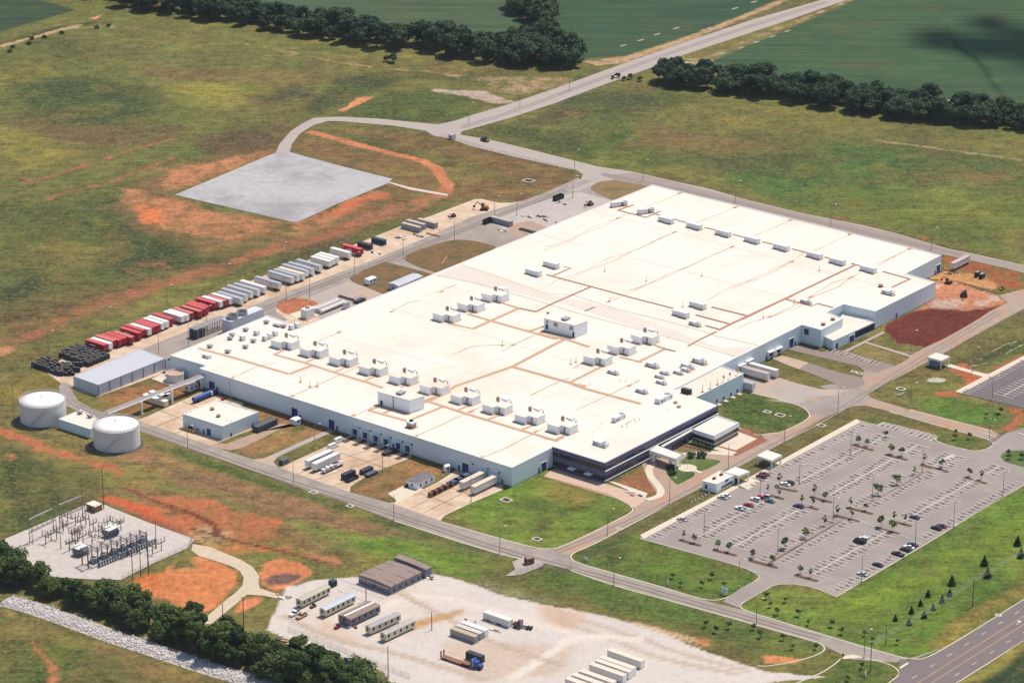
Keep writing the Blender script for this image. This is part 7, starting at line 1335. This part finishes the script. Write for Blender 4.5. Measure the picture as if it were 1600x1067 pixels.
# ------------------------------------------------------------------ substation
M_STEEL = mat('galvanised_steel', L(112, 104, 106, .7), .6, .1, .8); M_STL2 = mat('pale_steel', L(176, 170, 168, .8), .55, .08, .8); M_TRF = mat('transformer_grey', L(108, 120, 132, .8), .5, .08, .6); M_INS = mat('insulator_glaze', L(170, 140, 124, .8), .4, .1, 2)
def frame(label, x0, y0, x1, y1, h, hb, off2=.0):
    a, b2 = G(x0, y0), G(x1, y1); o = thing('switchyard_frame', label, 'steel frame', a); d = (b2-a); l = d.length; dn = d.normalized(); n = Vector((-dn.y, dn.x, 0)); an = math.atan2(d.y, d.x)
    for e in (Vector((0, 0, 0)), d):
        for s in (0, 1): MB().tube(e-n*1.9*s, e-n*(1.9*s-.5*s)+UP*(h if s == 0 else hb*.75), .16, .1, 6).build('mast', M_STEEL, o)
        m_ = MB()
        for k in range(6): z = 1+k*hb*.75/6; m_.tube(e+UP*z, e-n*1.8+UP*(z+(.9 if k % 2 else 0)), .07, .07, 4)
        m_.build('lattice', M_STEEL, o)
    MB().box(((d/2).x, (d/2).y, hb), (l, .5, .4), an).build('beam', M_STL2, o)
    for z, off in ((hb*.55, -.9), (hb*.42, .3)): c = d/2+n*off; MB().box((c.x, c.y, z), (l, .22, .22), an).build('beam', M_STEEL, o)
    for k in range(5): e = d*((k+.5)/5)-n*.6; MB().lathe((e.x, e.y, hb*.55), [(.1, 0), (.2, .2), (.1, .4), (.2, .6), (.1, .8), (.2, 1.0), (.05, 1.2)], 8).build('insulator', M_INS, o)
    return o
frame('tall steel frame nearest the trees at the left of the substation', 46.5, 849, 84, 831, 15.5, 10.5); frame('tall steel frame behind, beside the brick control hut', 93.5, 824.5, 129.5, 810, 15.5, 10.2)
def mk_stand():
    o = thing('disconnect_switch', 'x', 'switch'); MB().tube((0, 0, 0), (0, 0, 2.6), .16, .16, 6).build('post', M_STEEL, o); MB().box((0, 0, 2.6), (3.4, .25, .2)).build('crossarm', M_STEEL, o)
    for u in (-1.5, 0, 1.5): MB().lathe((u, 0, 2.8), [(.1, 0), (.2, .2), (.1, .4), (.2, .6), (.1, .8), (.18, 1.0), (.05, 1.5)], 8).build('insulator', M_INS, o)
    MB().tube((-1.5, 0, 4.2), (1.0, .4, 4.5), .06, .06, 5).build('switch_blade', M_STL2, o); return o
Q1 = lambda p: zz(0, 760, 9.975, [p])[0]; Q2 = lambda p: zz(100, 780, 9.975, [p])[0]
ST = [Q1(p) for p in ((715, 900), (800, 860), (885, 825), (1085, 1005), (1130, 860), (1170, 840), (1210, 850), (1240, 820), (1340, 615), (1265, 660), (1060, 600), (1180, 610), (990, 700))]+[Q2(p) for p in ((545, 605), (635, 655), (680, 470), (770, 470), (890, 490), (440, 700), (90, 805), (180, 760), (300, 700), (600, 560), (460, 500), (1380, 860), (1520, 800))]
for k, (x, y) in enumerate(ST): inst('stand', mk_stand, G(x, y), ANG_A if k % 2 else ANG_B, 'low disconnect switch with three insulators on the substation gravel', (1.25, 1.25, 1.35), 'switches on the substation gravel')
def mast(x, y, h, lb): o = thing('lightning_mast', lb, 'mast', G(x, y)); MB().tube((0, 0, 0), (0, 0, h), .22, .08, 8).build('pole', M_STEEL, o); MB().box((0, 0, 0), (.7, .7, .3)).build('footing', M_WALK, o)
mast(*Q2((1440, 770)), 13.5, 'thin steel mast at the far right of the substation'); mast(*Q2((408, 590)), 9.5, 'thin steel mast in the middle of the substation'); mast(*Q1((950, 975)), 7.5, 'short steel mast near the left transformer'); mast(*Q2((1310, 1060)), 14, 'tall steel mast behind the fence by the orange earth')
def transformer(x, y, lb):
    o = thing('power_transformer', lb, 'transformer', G(x, y), ANG_A); MB().box((0, 0, .3), (5.5, 3.0, 3.2)).build('tank', M_TRF, o); MB().box((0, 0, 0), (6.5, 4.2, .3)).build('plinth', M_WALK, o); MB().box((0, 0, 3.5), (5.3, 2.8, .2)).build('cover', M_TRIM, o)
    for s in (-1, 1):
        for k in range(6): MB().box((-2.2+k*.88, s*2.0, .8), (.25, .9, 2.4)).build('radiator', M_TRF, o)
    for k in range(3): MB().lathe((-1.5+k*1.5, 0, 3.7), [(.15, 0), (.25, .3), (.12, .5), (.25, .8), (.1, 1.1), (.05, 1.6)], 8).build('bushing', M_LUM, o)
    MB().tube((-2.4, 1.2, 4.3), (1.6, 1.2, 4.3), .4, .4, 10).build('conservator', M_TRIM, o)
transformer(*Q2((262, 862)), 'nearer grey power transformer with white top'); transformer(*Q2((735, 575)), 'farther grey power transformer behind the bus structure')
cols = [Q2(p) for p in ((380, 1085), (525, 1040), (680, 975), (832, 940), (990, 890), (1142, 830), (1290, 800))]
o = thing('bus_structure', 'long steel bus structure with many beams over the regulators', 'steel frame', G(*cols[0])); og = o.location
base0, base1 = G(*cols[0])-og, G(*cols[-1])-og; dd_ = (base1-base0); dn = dd_.normalized(); nn = Vector((-dn.y, dn.x, 0)); an = math.atan2(dn.y, dn.x)
for k in range(7):
    e = base0+dd_*(k/6)
    for s in (0, 1): p_ = e+nn*4.5*s; MB().box((p_.x, p_.y, 0), (.4, .4, 8.6 if s == 0 else 7.6), an).build('column', M_STEEL, o)
    c = e+nn*2.2; MB().box((c.x, c.y, 7.3), (.3, 6.5, .3), an).build('crossbeam', M_STEEL, o)
    for z in (6.1,): MB().box((c.x, c.y, z), (.2, 5.5, .2), an).build('crossbeam', M_STEEL, o)
for k, (off, z) in enumerate(((-.6, 7.7), (.8, 7.7), (2.2, 7.7), (3.6, 7.7), (5.0, 7.7), (0, 6.4), (2.2, 6.4), (4.4, 6.4))): c = base0+dd_/2+nn*off; MB().tube(c-dn*dd_.length*.52+UP*z, c+dn*dd_.length*.52+UP*z, .1, .1, 6).build('busbar', M_STL2, o)
for k in range(18): e = base0+dd_*((k+.5)/18)+nn*(k % 3)*2.0; MB().lathe((e.x, e.y, 6.4), [(.1, 0), (.18, .3), (.08, .5), (.18, .8), (.05, 1.2)], 8).build('insulator', M_INS, o)
def mk_reg():
    o = thing('voltage_regulator', 'x', 'regulator'); MB().lathe((0, 0, .25), [(.62, 0), (.62, 1.7), (.5, 1.85), (.01, 1.9)], 16).build('tank', M_TRF, o); MB().box((0, 0, 0), (1.4, 1.4, .25)).build('plinth', M_WALK, o)
    for k in (-1, 1): MB().lathe((k*.25, 0, 2.1), [(.08, 0), (.14, .2), (.05, .6)], 6).build('bushing', M_LUM, o)
    MB().box((.66, 0, .9), (.2, .5, .6)).build('control_box', M_TRIM, o); return o
a, b2 = G(*Q2((560, 1058))), G(*Q2((1420, 690)))
for k in range(22): p_ = a+(b2-a)*(k/21); inst('reg', mk_reg, p_, ANG_B, 'round grey voltage regulator in the front row of the substation', None, 'regulators in the front row of the substation')
def mk_reac():
    o = thing('circuit_recloser', 'x', 'recloser'); MB().lathe((0, 0, 1.2), [(1.3, 0), (1.5, .5), (1.5, 1.3), (.9, 1.3), (.9, .9)], 8).build('tank', M_STL2, o); MB().box((0, 0, 0), (3.6, 3.0, .9)).build('plinth', M_TRF, o)
    for k in range(4): MB().box(((-1, 1, 1, -1)[k]*1.1, (-1, -1, 1, 1)[k]*1.1, .9), (.2, .2, .4)).build('leg', M_STEEL, o)
    return o
a, b2 = G(*Q2((470, 985))), G(*Q2((1225, 665)))
for k in range(6): inst('reac', mk_reac, a+(b2-a)*(k/5), ANG_A, '%s pale eight sided recloser from the left under the bus structure' % ordn(k+1), None, 'reclosers under the bus structure')
gable('control_hut', 'brown brick control hut with flat white roof at the substation', 'hut', zz(100, 780, 9.975, [(350, 62), (478, 118), (590, 72), (440, 14)]), 3.0, mat('brown_brick', L(146, 116, 88, .8), .85, .12, 1), M_ROOF, 0, 0, .08); 
o = thing('camera_post', 'post with two dark panels beside the farther transformer', 'post', G(*Q2((890, 490))), ANG_A); MB().tube((0, 0, 0), (0, 0, 4.2), .1, .1, 6).build('post', M_STEEL, o)
for s in (-1, 1): MB().box((s*.9, 0, 3.4), (.6, .3, 1.6)).build('panel', M_DARK if s < 0 else M_CREAM, o)
# ------------------------------------------------------------------ fences
M_FEN = mat('fence_wire', L(150, 150, 140, .7), .7, .1, 1)
def fence(label, pts, step=5.0, h=2.1, rails=(0.1, 1.0, 2.05), mesh=True, r=.035):
    P = [G(*p) for p in pts]; o = thing('chain_link_fence', label, 'fence', P[0]); pos = [P[0]]
    for k in range(len(P)-1):
        d = P[k+1]-P[k]; n = max(1, int(round(d.length/step)))
        for i in range(1, n+1): pos.append(P[k]+d*i/n)
    st = max(1, len(pos)//95+1)
    for i, p_ in enumerate(pos):
        if i % st == 0: q_ = p_-P[0]; MB().tube(q_, q_+UP*h, .05, .05, 5).build('post', M_FEN, o)
    m_ = MB()
    for k in range(len(pos)-1):
        a_, b_2 = pos[k]-P[0], pos[k+1]-P[0]
        for z in rails: m_.tube(a_+UP*z, b_2+UP*z, r, r, 4, False)
        if mesh:
            n = 7
            for i in range(n): t0, t1 = i/n, (i+1)/n; m_.tube(a_+(b_2-a_)*t0+UP*.1, a_+(b_2-a_)*t1+UP*h*.97, .014, .014, 3, False); m_.tube(a_+(b_2-a_)*t0+UP*h*.97, a_+(b_2-a_)*t1+UP*.1, .014, .014, 3, False)
    m_.build('wire_mesh', M_FEN, o); return o
fence('chain link fence from the dry slope to the guard booth', [(240, 722), (380, 775), (540, 822), (700, 860), (805, 880)]); fence('chain link fence between office road grass and the car park lawn', [(912, 876), (1000, 826), (1110, 768)])
fence('chain link fence zigzagging beside the guard booth track', [(806, 898), (850, 886), (845, 892), (872, 899), (892, 890)], 3); fence('chain link fence along the near side of the tank compound', [(20, 590), (24, 662), (60, 680), (140, 706), (200, 726), (240, 722)])
fence('chain link fence along the far side of the dirt track by the trailers', [(0, 600), (30, 585), (88, 560), (200, 500), (360, 436), (540, 372)], 7, mesh=False); fence('chain link fence round the right side of the substation', [(170, 790), (302, 841), (295, 856), (190, 905)], 4)
fence('chain link fence at the far gate along the northern road', [(690, 214), (770, 238), (860, 260), (905, 272)], 5); fence('chain link fence above the upper car park verge', [(1180, 728), (1345, 640), (1480, 672), (1540, 690), (1590, 664)], 5, mesh=False); fence('chain link fence beside the perimeter road by the guard shelter', [(1358, 616), (1400, 594), (1450, 566), (1600, 488)], 5, mesh=False)
fence('chain link fence below the gravel yard next to the ditch trees', [(450, 985), (540, 1020), (640, 1060)], 4)
for i, (p, q) in enumerate((((1547, 694), (1572, 676)),)): o = thing('barrier_gate', 'closed gate frame across the road beside the upper car park', 'gate', G(*p)); d = G(*q)-G(*p); m_ = MB(); [m_.tube(UP*z, d+UP*z, .08, .08, 5) for z in (.5, 1.1, 1.7)]; m_.build('rails', M_DARK, o); MB().tube((0, 0, 0), (0, 0, 2), .12, .12, 6).build('gate_post', M_DARK, o)
# signs
def sign(label, x, y, w, h, mt=None, ang=ANG_A-math.pi/2+.3, pz=1.0):
    o = thing('site_sign', label, 'sign', G(x, y), ang); 
    for s in (-1, 1): MB().box((s*w*.4, 0, 0), (.12, .12, pz+h)).build('post', M_STEEL, o)
    MB().box((0, -.08, pz), (w, .1, h)).build('panel', mt or M_TRIM, o); return o
s_ = sign('large white two part sign on the lawn corner at the car park entry', 1132, 929, 3.2, 2.4, None, ANG_B, .8); MB().box((0, -.16, .8), (.25, .05, 2.4)).build('divider', M_GREYH, s_)
sign('small white leaning sign on the lawn beside the service road', 1044, 914, .8, 1.8, None, ANG_B, .4); sign('white sign at the end of the fence near the junction', 915.5, 876, 2.2, 1.2, None, ANG_B, .6); sign('pale sign board on the grass by the highway junction', 1352, 1056, 3.0, 1.8, M_CREAM, ANG_A+.4, .4)
o = thing('red_sign_and_pots', 'small red sign on the white kerb apron at the yard exit', 'sign', G(1317, 1028)); MB().box((0, 0, 0), (.12, .12, 1.8)).build('post', M_STEEL, o); MB().box((0, -.08, 1.1), (.9, .08, .9)).build('panel', P_RED, o)
pave('footpath', zz(1140, 920, 7.26, [(1265, 785), (1330, 755), (1400, 745), (1510, 775), (1440, 790), (1290, 798)]), M_WALK)
for i, (x, y) in enumerate(((1091, 792), (1101, 786.5))): pass
for i in range(7): p_ = G(1081+i*5.4, 786-i*2.8); o = thing('bollard', 'small white bollard in a line on the grass before the gatehouse', 'bollard', p_, 0, 'white bollards on the grass strip'); MB().lathe((0, 0, 0), [(.22, 0), (.22, .8), (.01, .9)], 10).build('post', M_TRIM, o)
for x, y, lb in ((1074, 731.5, 'left'), (1084, 728, 'right')): o = thing('flag_pole', lb+' white flagpole on the drop-off lawn', 'flagpole', G(x, y)); MB().tube((0, 0, 0), (0, 0, 9), .09, .05, 6).build('pole', M_LUM, o); MB().lathe((0, 0, 0), [(.5, 0), (.5, .2), (.01, .22)], 12).build('base', M_WALK, o)
# ------------------------------------------------------------------ trees
def leafmat(name, c1, c2, tr=.25):
    m = bpy.data.materials.new(name); m.use_nodes = True; t = m.node_tree; b = t.nodes['Principled BSDF']; b.inputs['Roughness'].default_value = .75; b.inputs['Specular IOR Level'].default_value = .15
    g = t.nodes.new('ShaderNodeNewGeometry'); n = t.nodes.new('ShaderNodeTexNoise'); n.inputs['Scale'].default_value = .45; n.inputs['Detail'].default_value = 4; t.links.new(g.outputs['Position'], n.inputs['Vector'])
    oi = t.nodes.new('ShaderNodeObjectInfo'); ad = t.nodes.new('ShaderNodeMath'); ad.operation = 'MULTIPLY_ADD'; ad.inputs[1].default_value = .55; t.links.new(oi.outputs['Random'], ad.inputs[0]); t.links.new(n.outputs[0], ad.inputs[2])
    mr = t.nodes.new('ShaderNodeMapRange'); mr.inputs[1].default_value = .4; mr.inputs[2].default_value = 1.1; t.links.new(ad.outputs[0], mr.inputs[0])
    mx = t.nodes.new('ShaderNodeMix'); mx.data_type = 'RGBA'; mx.inputs[6].default_value = (*c1, 1); mx.inputs[7].default_value = (*c2, 1); t.links.new(mr.outputs[0], mx.inputs[0]); t.links.new(mx.outputs[2], b.inputs['Base Color'])
    return m
F_DARK = leafmat('dark_foliage', (.016, .038, .022), (.050, .085, .034)); F_NEAR = leafmat('near_foliage', (.016, .038, .010), (.080, .115, .026)); F_YOUNG = leafmat('young_foliage', (.06, .105, .03), (.14, .18, .05)); F_PINE = leafmat('pine_foliage', (.012, .035, .016), (.022, .055, .022)); M_BARK = mat('bark', (.10, .075, .055), .9, .2, 2)
def crown_mesh(seed, rx, rz, zc, nl, nleaf, ls, cone=False):
    r = np.random.default_rng(seed); V_ = []; 
    lob = []
    for k in range(nl):
        u = r.random()*6.283; v = r.uniform(-.75, 1.0); q = math.sqrt(max(0, 1-v*v))*r.uniform(.35, .8); lob.append((q*math.cos(u)*rx, q*math.sin(u)*rx, zc+v*rz*.62, rx*r.uniform(.28, .48)))
    for k in range(nleaf):
        if cone:
            h = r.random()**1.3; rr_ = rx*(1-h**1.4)*(.75+.3*math.sin(h*22))+.1; u = r.random()*6.283; q = rr_*math.sqrt(r.uniform(.35, 1)); c = np.array([q*math.cos(u), q*math.sin(u), zc-rz+h*2*rz]); nrm = np.array([math.cos(u), math.sin(u), .5])
        else:
            lx, ly, lz, lr = lob[r.integers(nl)]; d = r.normal(size=3); d /= np.linalg.norm(d); 
            if d[2] < -.4: d[2] *= -.5
            q = lr*r.uniform(.75, 1.12); c = np.array([lx, ly, lz])+d*q*np.array([1, 1, .85]); nrm = d+np.array([0, 0, .35])
        nrm = nrm+r.normal(size=3)*.45; nrm /= np.linalg.norm(nrm); a = np.cross(nrm, r.normal(size=3)); a /= np.linalg.norm(a)+1e-9; b_ = np.cross(nrm, a); s = ls*r.uniform(.6, 1.3)
        V_ += [c-a*s-b_*s*.6, c+a*s-b_*s*.7, c+a*s*.7+b_*s, c-a*s*.8+b_*s*.7]
    V_ = np.array(V_); me_ = bpy.data.meshes.new('crown'); n = len(V_); me_.vertices.add(n); me_.vertices.foreach_set('co', V_.ravel().astype(np.float32)); me_.loops.add(n); me_.loops.foreach_set('vertex_index', np.arange(n, dtype=np.int32)); me_.polygons.add(n//4); me_.polygons.foreach_set('loop_start', np.arange(0, n, 4, dtype=np.int32)); me_.polygons.foreach_set('loop_total', np.full(n//4, 4, np.int32)); me_.update(calc_edges=True); return me_
def mk_tree(seed, rx, rz, zc, nl, nleaf, ls, fm, nm='broadleaf_tree', cat='tree', tr=.3, cone=False):
    def f():
        o = thing(nm, 'x', cat); me_ = crown_mesh(seed, rx, rz, zc, nl, nleaf, ls, cone); me_.materials.append(fm); c = bpy.data.objects.new('crown', me_); COL.objects.link(c); c.parent = o
        b_ = MB(); b_.tube((0, 0, 0), (0, 0, zc), tr, tr*.55, 7); r = random.Random(seed)
        if not cone:
            for k in range(5): u = r.random()*6.28; b_.tube((0, 0, zc*(.45+.1*k)), (math.cos(u)*rx*.6, math.sin(u)*rx*.6, zc+rz*r.uniform(-.2, .5)), tr*.4, tr*.12, 5)
        b_.build('trunk', M_BARK, o); return o
    return f
BIG = [mk_tree(s, rx, rz, zc, nl, 1900, .42, fm) for s, rx, rz, zc, nl, fm in ((1, 5.8, 5.4, 5.6, 17, F_DARK), (2, 4.8, 6.4, 6.4, 15, F_DARK), (3, 6.2, 4.8, 4.6, 18, F_DARK), (4, 4.4, 4.2, 4.0, 12, F_DARK))]
NEAR = [mk_tree(s, rx, rz, zc, nl, 3400, .34, fm) for s, rx, rz, zc, nl, fm in ((11, 5.0, 5.6, 5.8, 18, F_NEAR), (12, 4.3, 6.2, 6.6, 16, F_NEAR), (13, 5.6, 4.6, 4.8, 20, F_NEAR), (14, 3.6, 3.6, 3.6, 12, F_NEAR))]
def scatter(key, kinds, poly, step, label, group, sc=(.8, 1.15), mask=None, jit=.45):
    P = [G(*p)[:2] for p in poly]; xs_ = [p[0] for p in P]; ys_ = [p[1] for p in P]; y = min(ys_); n = 0; row_ = 0
    while y < max(ys_):
        x = min(xs_)+(row_ % 2)*step/2
        while x < max(xs_):
            px_, py_ = x+random.uniform(-jit, jit)*step, y+random.uniform(-jit, jit)*step
            if inpoly(np.array([px_]), np.array([py_]), P)[0] and abs(unG((px_, py_, 0))[0]-800) < 830:
                k = random.randrange(len(kinds)); inst('%s%d' % (key, k), kinds[k], (px_, py_, 0), random.random()*6.28, label, random.uniform(*sc), group); n += 1
            x += step
        y += step*.87; row_ += 1
    return n
n1 = scatter('big', BIG, [(70, -14), (200, 12), (270, 26), (371, 40), (405, 47), (540, 67), (597, 77), (640, 79), (634, 62), (560, 50), (420, 26), (300, 2), (180, -16), (100, -24)], 9.8, 'dark broadleaf tree in the long belt across the upper left', 'trees of the upper left belt', (1.05, 1.45))
n2 = scatter('big', BIG, [(641, 82), (682, 88), (766, 98), (817, 108), (867, 113), (900, 112), (905, 100), (880, 78), (866, 60), (856, 40), (866, 12), (862, -6), (820, -6), (803, 14), (803, 24), (832, 36), (846, 52), (838, 66), (800, 74), (730, 70), (645, 64)], 9.8, 'dark broadleaf tree in the clump beside the far road', 'trees of the clump beside the far road', (1.1, 1.5))
n3 = scatter('big', BIG, [(1022, 132), (1060, 139), (1127, 147), (1249, 162), (1330, 176), (1397, 186), (1499, 196), (1600, 203), (1640, 206), (1640, 190), (1540, 180), (1400, 162), (1300, 148), (1200, 134), (1100, 124), (1030, 120)], 8.6, 'dark broadleaf tree in the belt across the upper right', 'trees of the upper right belt', (1.0, 1.35))
n4 = scatter('near', NEAR, [(-30, 892), (0, 890), (60, 912), (130, 934), (200, 952), (280, 982), (350, 1008), (430, 1030), (580, 1074), (590, 1120), (400, 1058), (335, 1034), (268, 1006), (185, 970), (116, 949), (50, 924), (-30, 905)], 6.3, 'leafy green tree in the belt along the rocky ditch', 'trees of the ditch belt', (.85, 1.3))
n5 = scatter('near', NEAR, [(-30, 880), (20, 885), (45, 905), (-30, 910)], 8, 'leafy green tree in the belt along the rocky ditch', 'trees of the ditch belt', (1.1, 1.4))
print('TREES', n1, n2, n3, n4, n5)
for x, y, s in ((385, 1020, .7), (400, 1030, .6), (418, 1036, .55), (437, 1032, .6), (455, 1046, .7), (470, 1060, .6), (500, 1072, .8), (610, 1085, .8), (360, 1000, .6)): inst('near3', NEAR[3], G(x, y), x, 'scrubby tree at the ragged edge of the ditch belt', s, 'scrubby trees at the belt edge')
for x, y, s in ((615, 98, .75), (604, 96, .45), (965, 122, .4), (985, 124, .45), (1000, 127, .4), (975, 126, .35), (957, 124, .3)): inst('big3', BIG[3], G(x, y), x, 'round shrub standing apart before the far tree belts', s, 'shrubs before the far belts')
YG = [mk_tree(21+k, rx, rz, zc, 7, 420, .2, F_YOUNG, 'young_tree', 'tree', .09) for k, (rx, rz, zc) in enumerate(((1.5, 1.8, 3.0), (1.15, 2.2, 3.3), (1.9, 1.6, 2.8)))]
where = {0: 'first', 1: 'second', 2: 'planted strip', 3: 'last'}
PT = [(1068.5, 842, 1, .8, 'left end of the near island below the first double row'), (1084, 848, 0, .9, 'right end of the near island below the first double row'), (1122, 857, 0, .9, 'left end of the near island below the second double row'), (1140, 862, 0, 1.0, 'right end of the near island below the second double row'), (1177, 872, 2, .95, 'left end of the island below the planted strip'), (1206, 881, 0, .9, 'right end of the island below the planted strip'), (1250, 896, 0, .85, 'left end of the nearest island in the third double row'), (1267, 901.5, 1, .8, 'right end of the nearest island in the third double row'),
      (1227, 858, 0, 1.25, 'nearest on the planted strip'), (1258, 841, 0, 1.1, 'middle of the near planted strip'), (1288, 822, 1, 1.0, 'far end of the near planted strip'), (1372, 773, 2, 1.3, 'dark and round, nearest on the far planted strip'), (1400.5, 757, 2, 1.2, 'dark and round, middle of the far planted strip'), (1429, 742, 1, .8, 'far end of the far planted strip'), (1308, 806, 1, 1.0, 'left on the central crossing island'), (1331, 811, 1, 1.0, 'right on the central crossing island'), (1329, 793, 1, .95, 'left on the island beyond the crossing'), (1352, 798, 0, .8, 'right on the island beyond the crossing'),
      (1253, 788, 1, .95, 'left on the island beside the navy car'), (1270, 791, 1, .9, 'right on the island beside the navy car'), (1273, 775, 1, 1.1, 'left on the yellowish centre island'), (1290, 782, 0, .95, 'right on the yellowish centre island'), (1200, 770, 1, .8, 'left on the island beside the teal car'), (1217, 776, 1, .8, 'right on the island beside the teal car'), (1218, 758, 1, 1.1, 'pale, before the white and green cars'), (1377, 824, 0, 1.25, 'left on the island by the third crossing'), (1394, 830, 0, 1.15, 'right on the island by the third crossing'), (1397, 814, 1, .9, 'left on the last crossing island'), (1415, 817, 1, .85, 'right on the last crossing island'),
      (1341, 693.5, 0, .9, 'left on the farthest island of the first double row'), (1355, 697, 0, .8, 'right on the farthest island of the first double row'), (1392, 709, 0, 1.05, 'left on the farthest island of the second double row'), (1409, 713, 0, 1.0, 'right on the farthest island of the second double row'), (1445, 724, 1, .9, 'left on the far hatched island'), (1472, 731.5, 0, 1.0, 'right on the far hatched island'), (1514, 745, 0, .95, 'left on the far island of the third double row'), (1533, 749, 1, .9, 'right on the far island of the third double row')]
for x, y, k, s, w_ in PT: inst('yg%d' % k, YG[k], G(x, y), x*3.1, 'young car park tree, '+w_, s, 'young trees in the car park')
SAP = [(1050, 903.5), (1063, 916.5), (1112, 905.5), (1098, 917.5), (1132, 917), (1103, 979), (1117.5, 988), (1138, 982), (1177, 984.5), (1188.5, 996.5), (1224.5, 1000), (1239, 1014), (1274, 1014), (1196, 935.5), (1203, 949), (1214.5, 961), (1248.5, 962.5), (1228, 941), (1262.5, 976), (1299, 979), (1314, 991), (1351, 994), (1365, 1004), (1403, 1006), (1347, 1043.5), (1323.5, 1063), (1383, 683.5), (1493, 680), (1516, 686), (1493, 687), (1541, 652), (1563, 646), (1557, 654), (1575, 712), (1577, 718), (1598, 718)]
for i, (x, y) in enumerate(SAP):
    g_ = 'saplings on the roadside lawns'; inst('sap', mk_tree(31, 1.3, 1.2, 2.3, 6, 260, .17, F_NEAR, 'sapling', 'sapling', .07), G(x, y), i, 'small staked sapling with round dark crown on the mown grass', random.uniform(.8, 1.15), g_)
CON = [(1399, 969.5, 'lowest and leftmost of the inner row'), (1424, 958, 'second from the left of the inner row'), (1438, 946, 'third from the left of the inner row'), (1450, 932, 'fourth of the inner row'), (1420, 976, 'lowest of the outer row under the wires'), (1444, 965, 'second of the outer row under the wires'), (1458, 952.5, 'third of the outer row under the wires'), (1472, 941, 'fourth of the outer row under the wires'), (1484, 930.5, 'fifth of the outer row under the wires'), (1487, 914, 'broad, at the upper end of the inner row'), (1538, 883, 'left of the upper pair'), (1543, 902, 'right of the upper pair'), (1590, 852, 'upper one at the frame edge'), (1595, 871, 'lower one at the frame edge')]
for i, (x, y, w_) in enumerate(CON): inst('con', mk_tree(41, 1.9, 2.2, 2.5, 1, 520, .28, F_PINE, 'pine_tree', 'pine', .12, True), G(x, y), i, 'small dark pine on the highway lawn, '+w_, random.uniform(.55, .72) if y > 925 else .9, 'pines on the highway lawn')
for x, y, s, w_ in ((1080, 715, 1.0, 'left of the pair on the far drop-off lawn'), (1096, 714, 1.1, 'right of the pair on the far drop-off lawn'), (1047, 733, .9, 'upper one on the near drop-off lawn'), (1051, 741, .8, 'lower one on the near drop-off lawn')): inst('shrub', mk_tree(51, 2.2, 1.3, 1.3, 9, 900, .22, F_DARK, 'garden_shrub', 'shrub', .1), G(x, y), x, 'dark rounded shrub, '+w_, s, 'shrubs on the drop-off lawns')
for i, (x, y) in enumerate(((50, 62), (70, 60), (97, 53), (20, 75), (15, 82), (45, 70), (170, 42), (152, 45))): inst('shrub', None, G(x, y), i, 'tiny dark bush on the far meadow rim', .75, 'tiny bushes on the meadow rim')
for i, (x, y) in enumerate([(1075+k*6, 697+k*1.4) for k in range(7)]): inst('yg1', YG[1], G(x, y), i, 'slender young tree in the bed before the pavilion', .7, 'slender trees before the pavilion')
# ------------------------------------------------------------------ a cloud above the land that shades the far field
cl = G(1612, 76)+sd*(2600/sd.z); rc = np.random.default_rng(3); ob = None
bm = bmesh.new()
for k in range(16):
    c = Vector((rc.normal()*20, rc.normal()*17, rc.normal()*7)); bmesh.ops.create_icosphere(bm, subdivisions=3, radius=float(rc.uniform(10, 18)), matrix=Matrix.Translation(c) @ Matrix.Diagonal((1, 1.6, .6, 1)))
me2 = bpy.data.meshes.new('cloud'); bm.to_mesh(me2); bm.free(); me2.materials.append(mat('cloud_white', (.85, .85, .85), .9, .03, .01)); cloud = bpy.data.objects.new('cloud', me2); COL.objects.link(cloud); cloud.location = cl; cloud['kind'] = 'structure'

# ------------------------------------------------------------------ the air
hb = MB(); hb.box((0, 1500, -1), (5000, 7000, 603)); hz = bpy.data.materials.new('air'); hz.use_nodes = True; t = hz.node_tree
for n in list(t.nodes):
    if n.type != 'OUTPUT_MATERIAL': t.nodes.remove(n)
pvn = t.nodes.new('ShaderNodeVolumePrincipled'); pvn.inputs['Density'].default_value = 0.000014; pvn.inputs['Color'].default_value = (.80, .88, 1.0, 1); pvn.inputs['Anisotropy'].default_value = 0.0
t.links.new(pvn.outputs[0], t.nodes['Material Output'].inputs['Volume']); haze = hb.build('haze', hz); tag(haze, 'thin blue summer haze over the whole site', 'haze', kind='stuff')
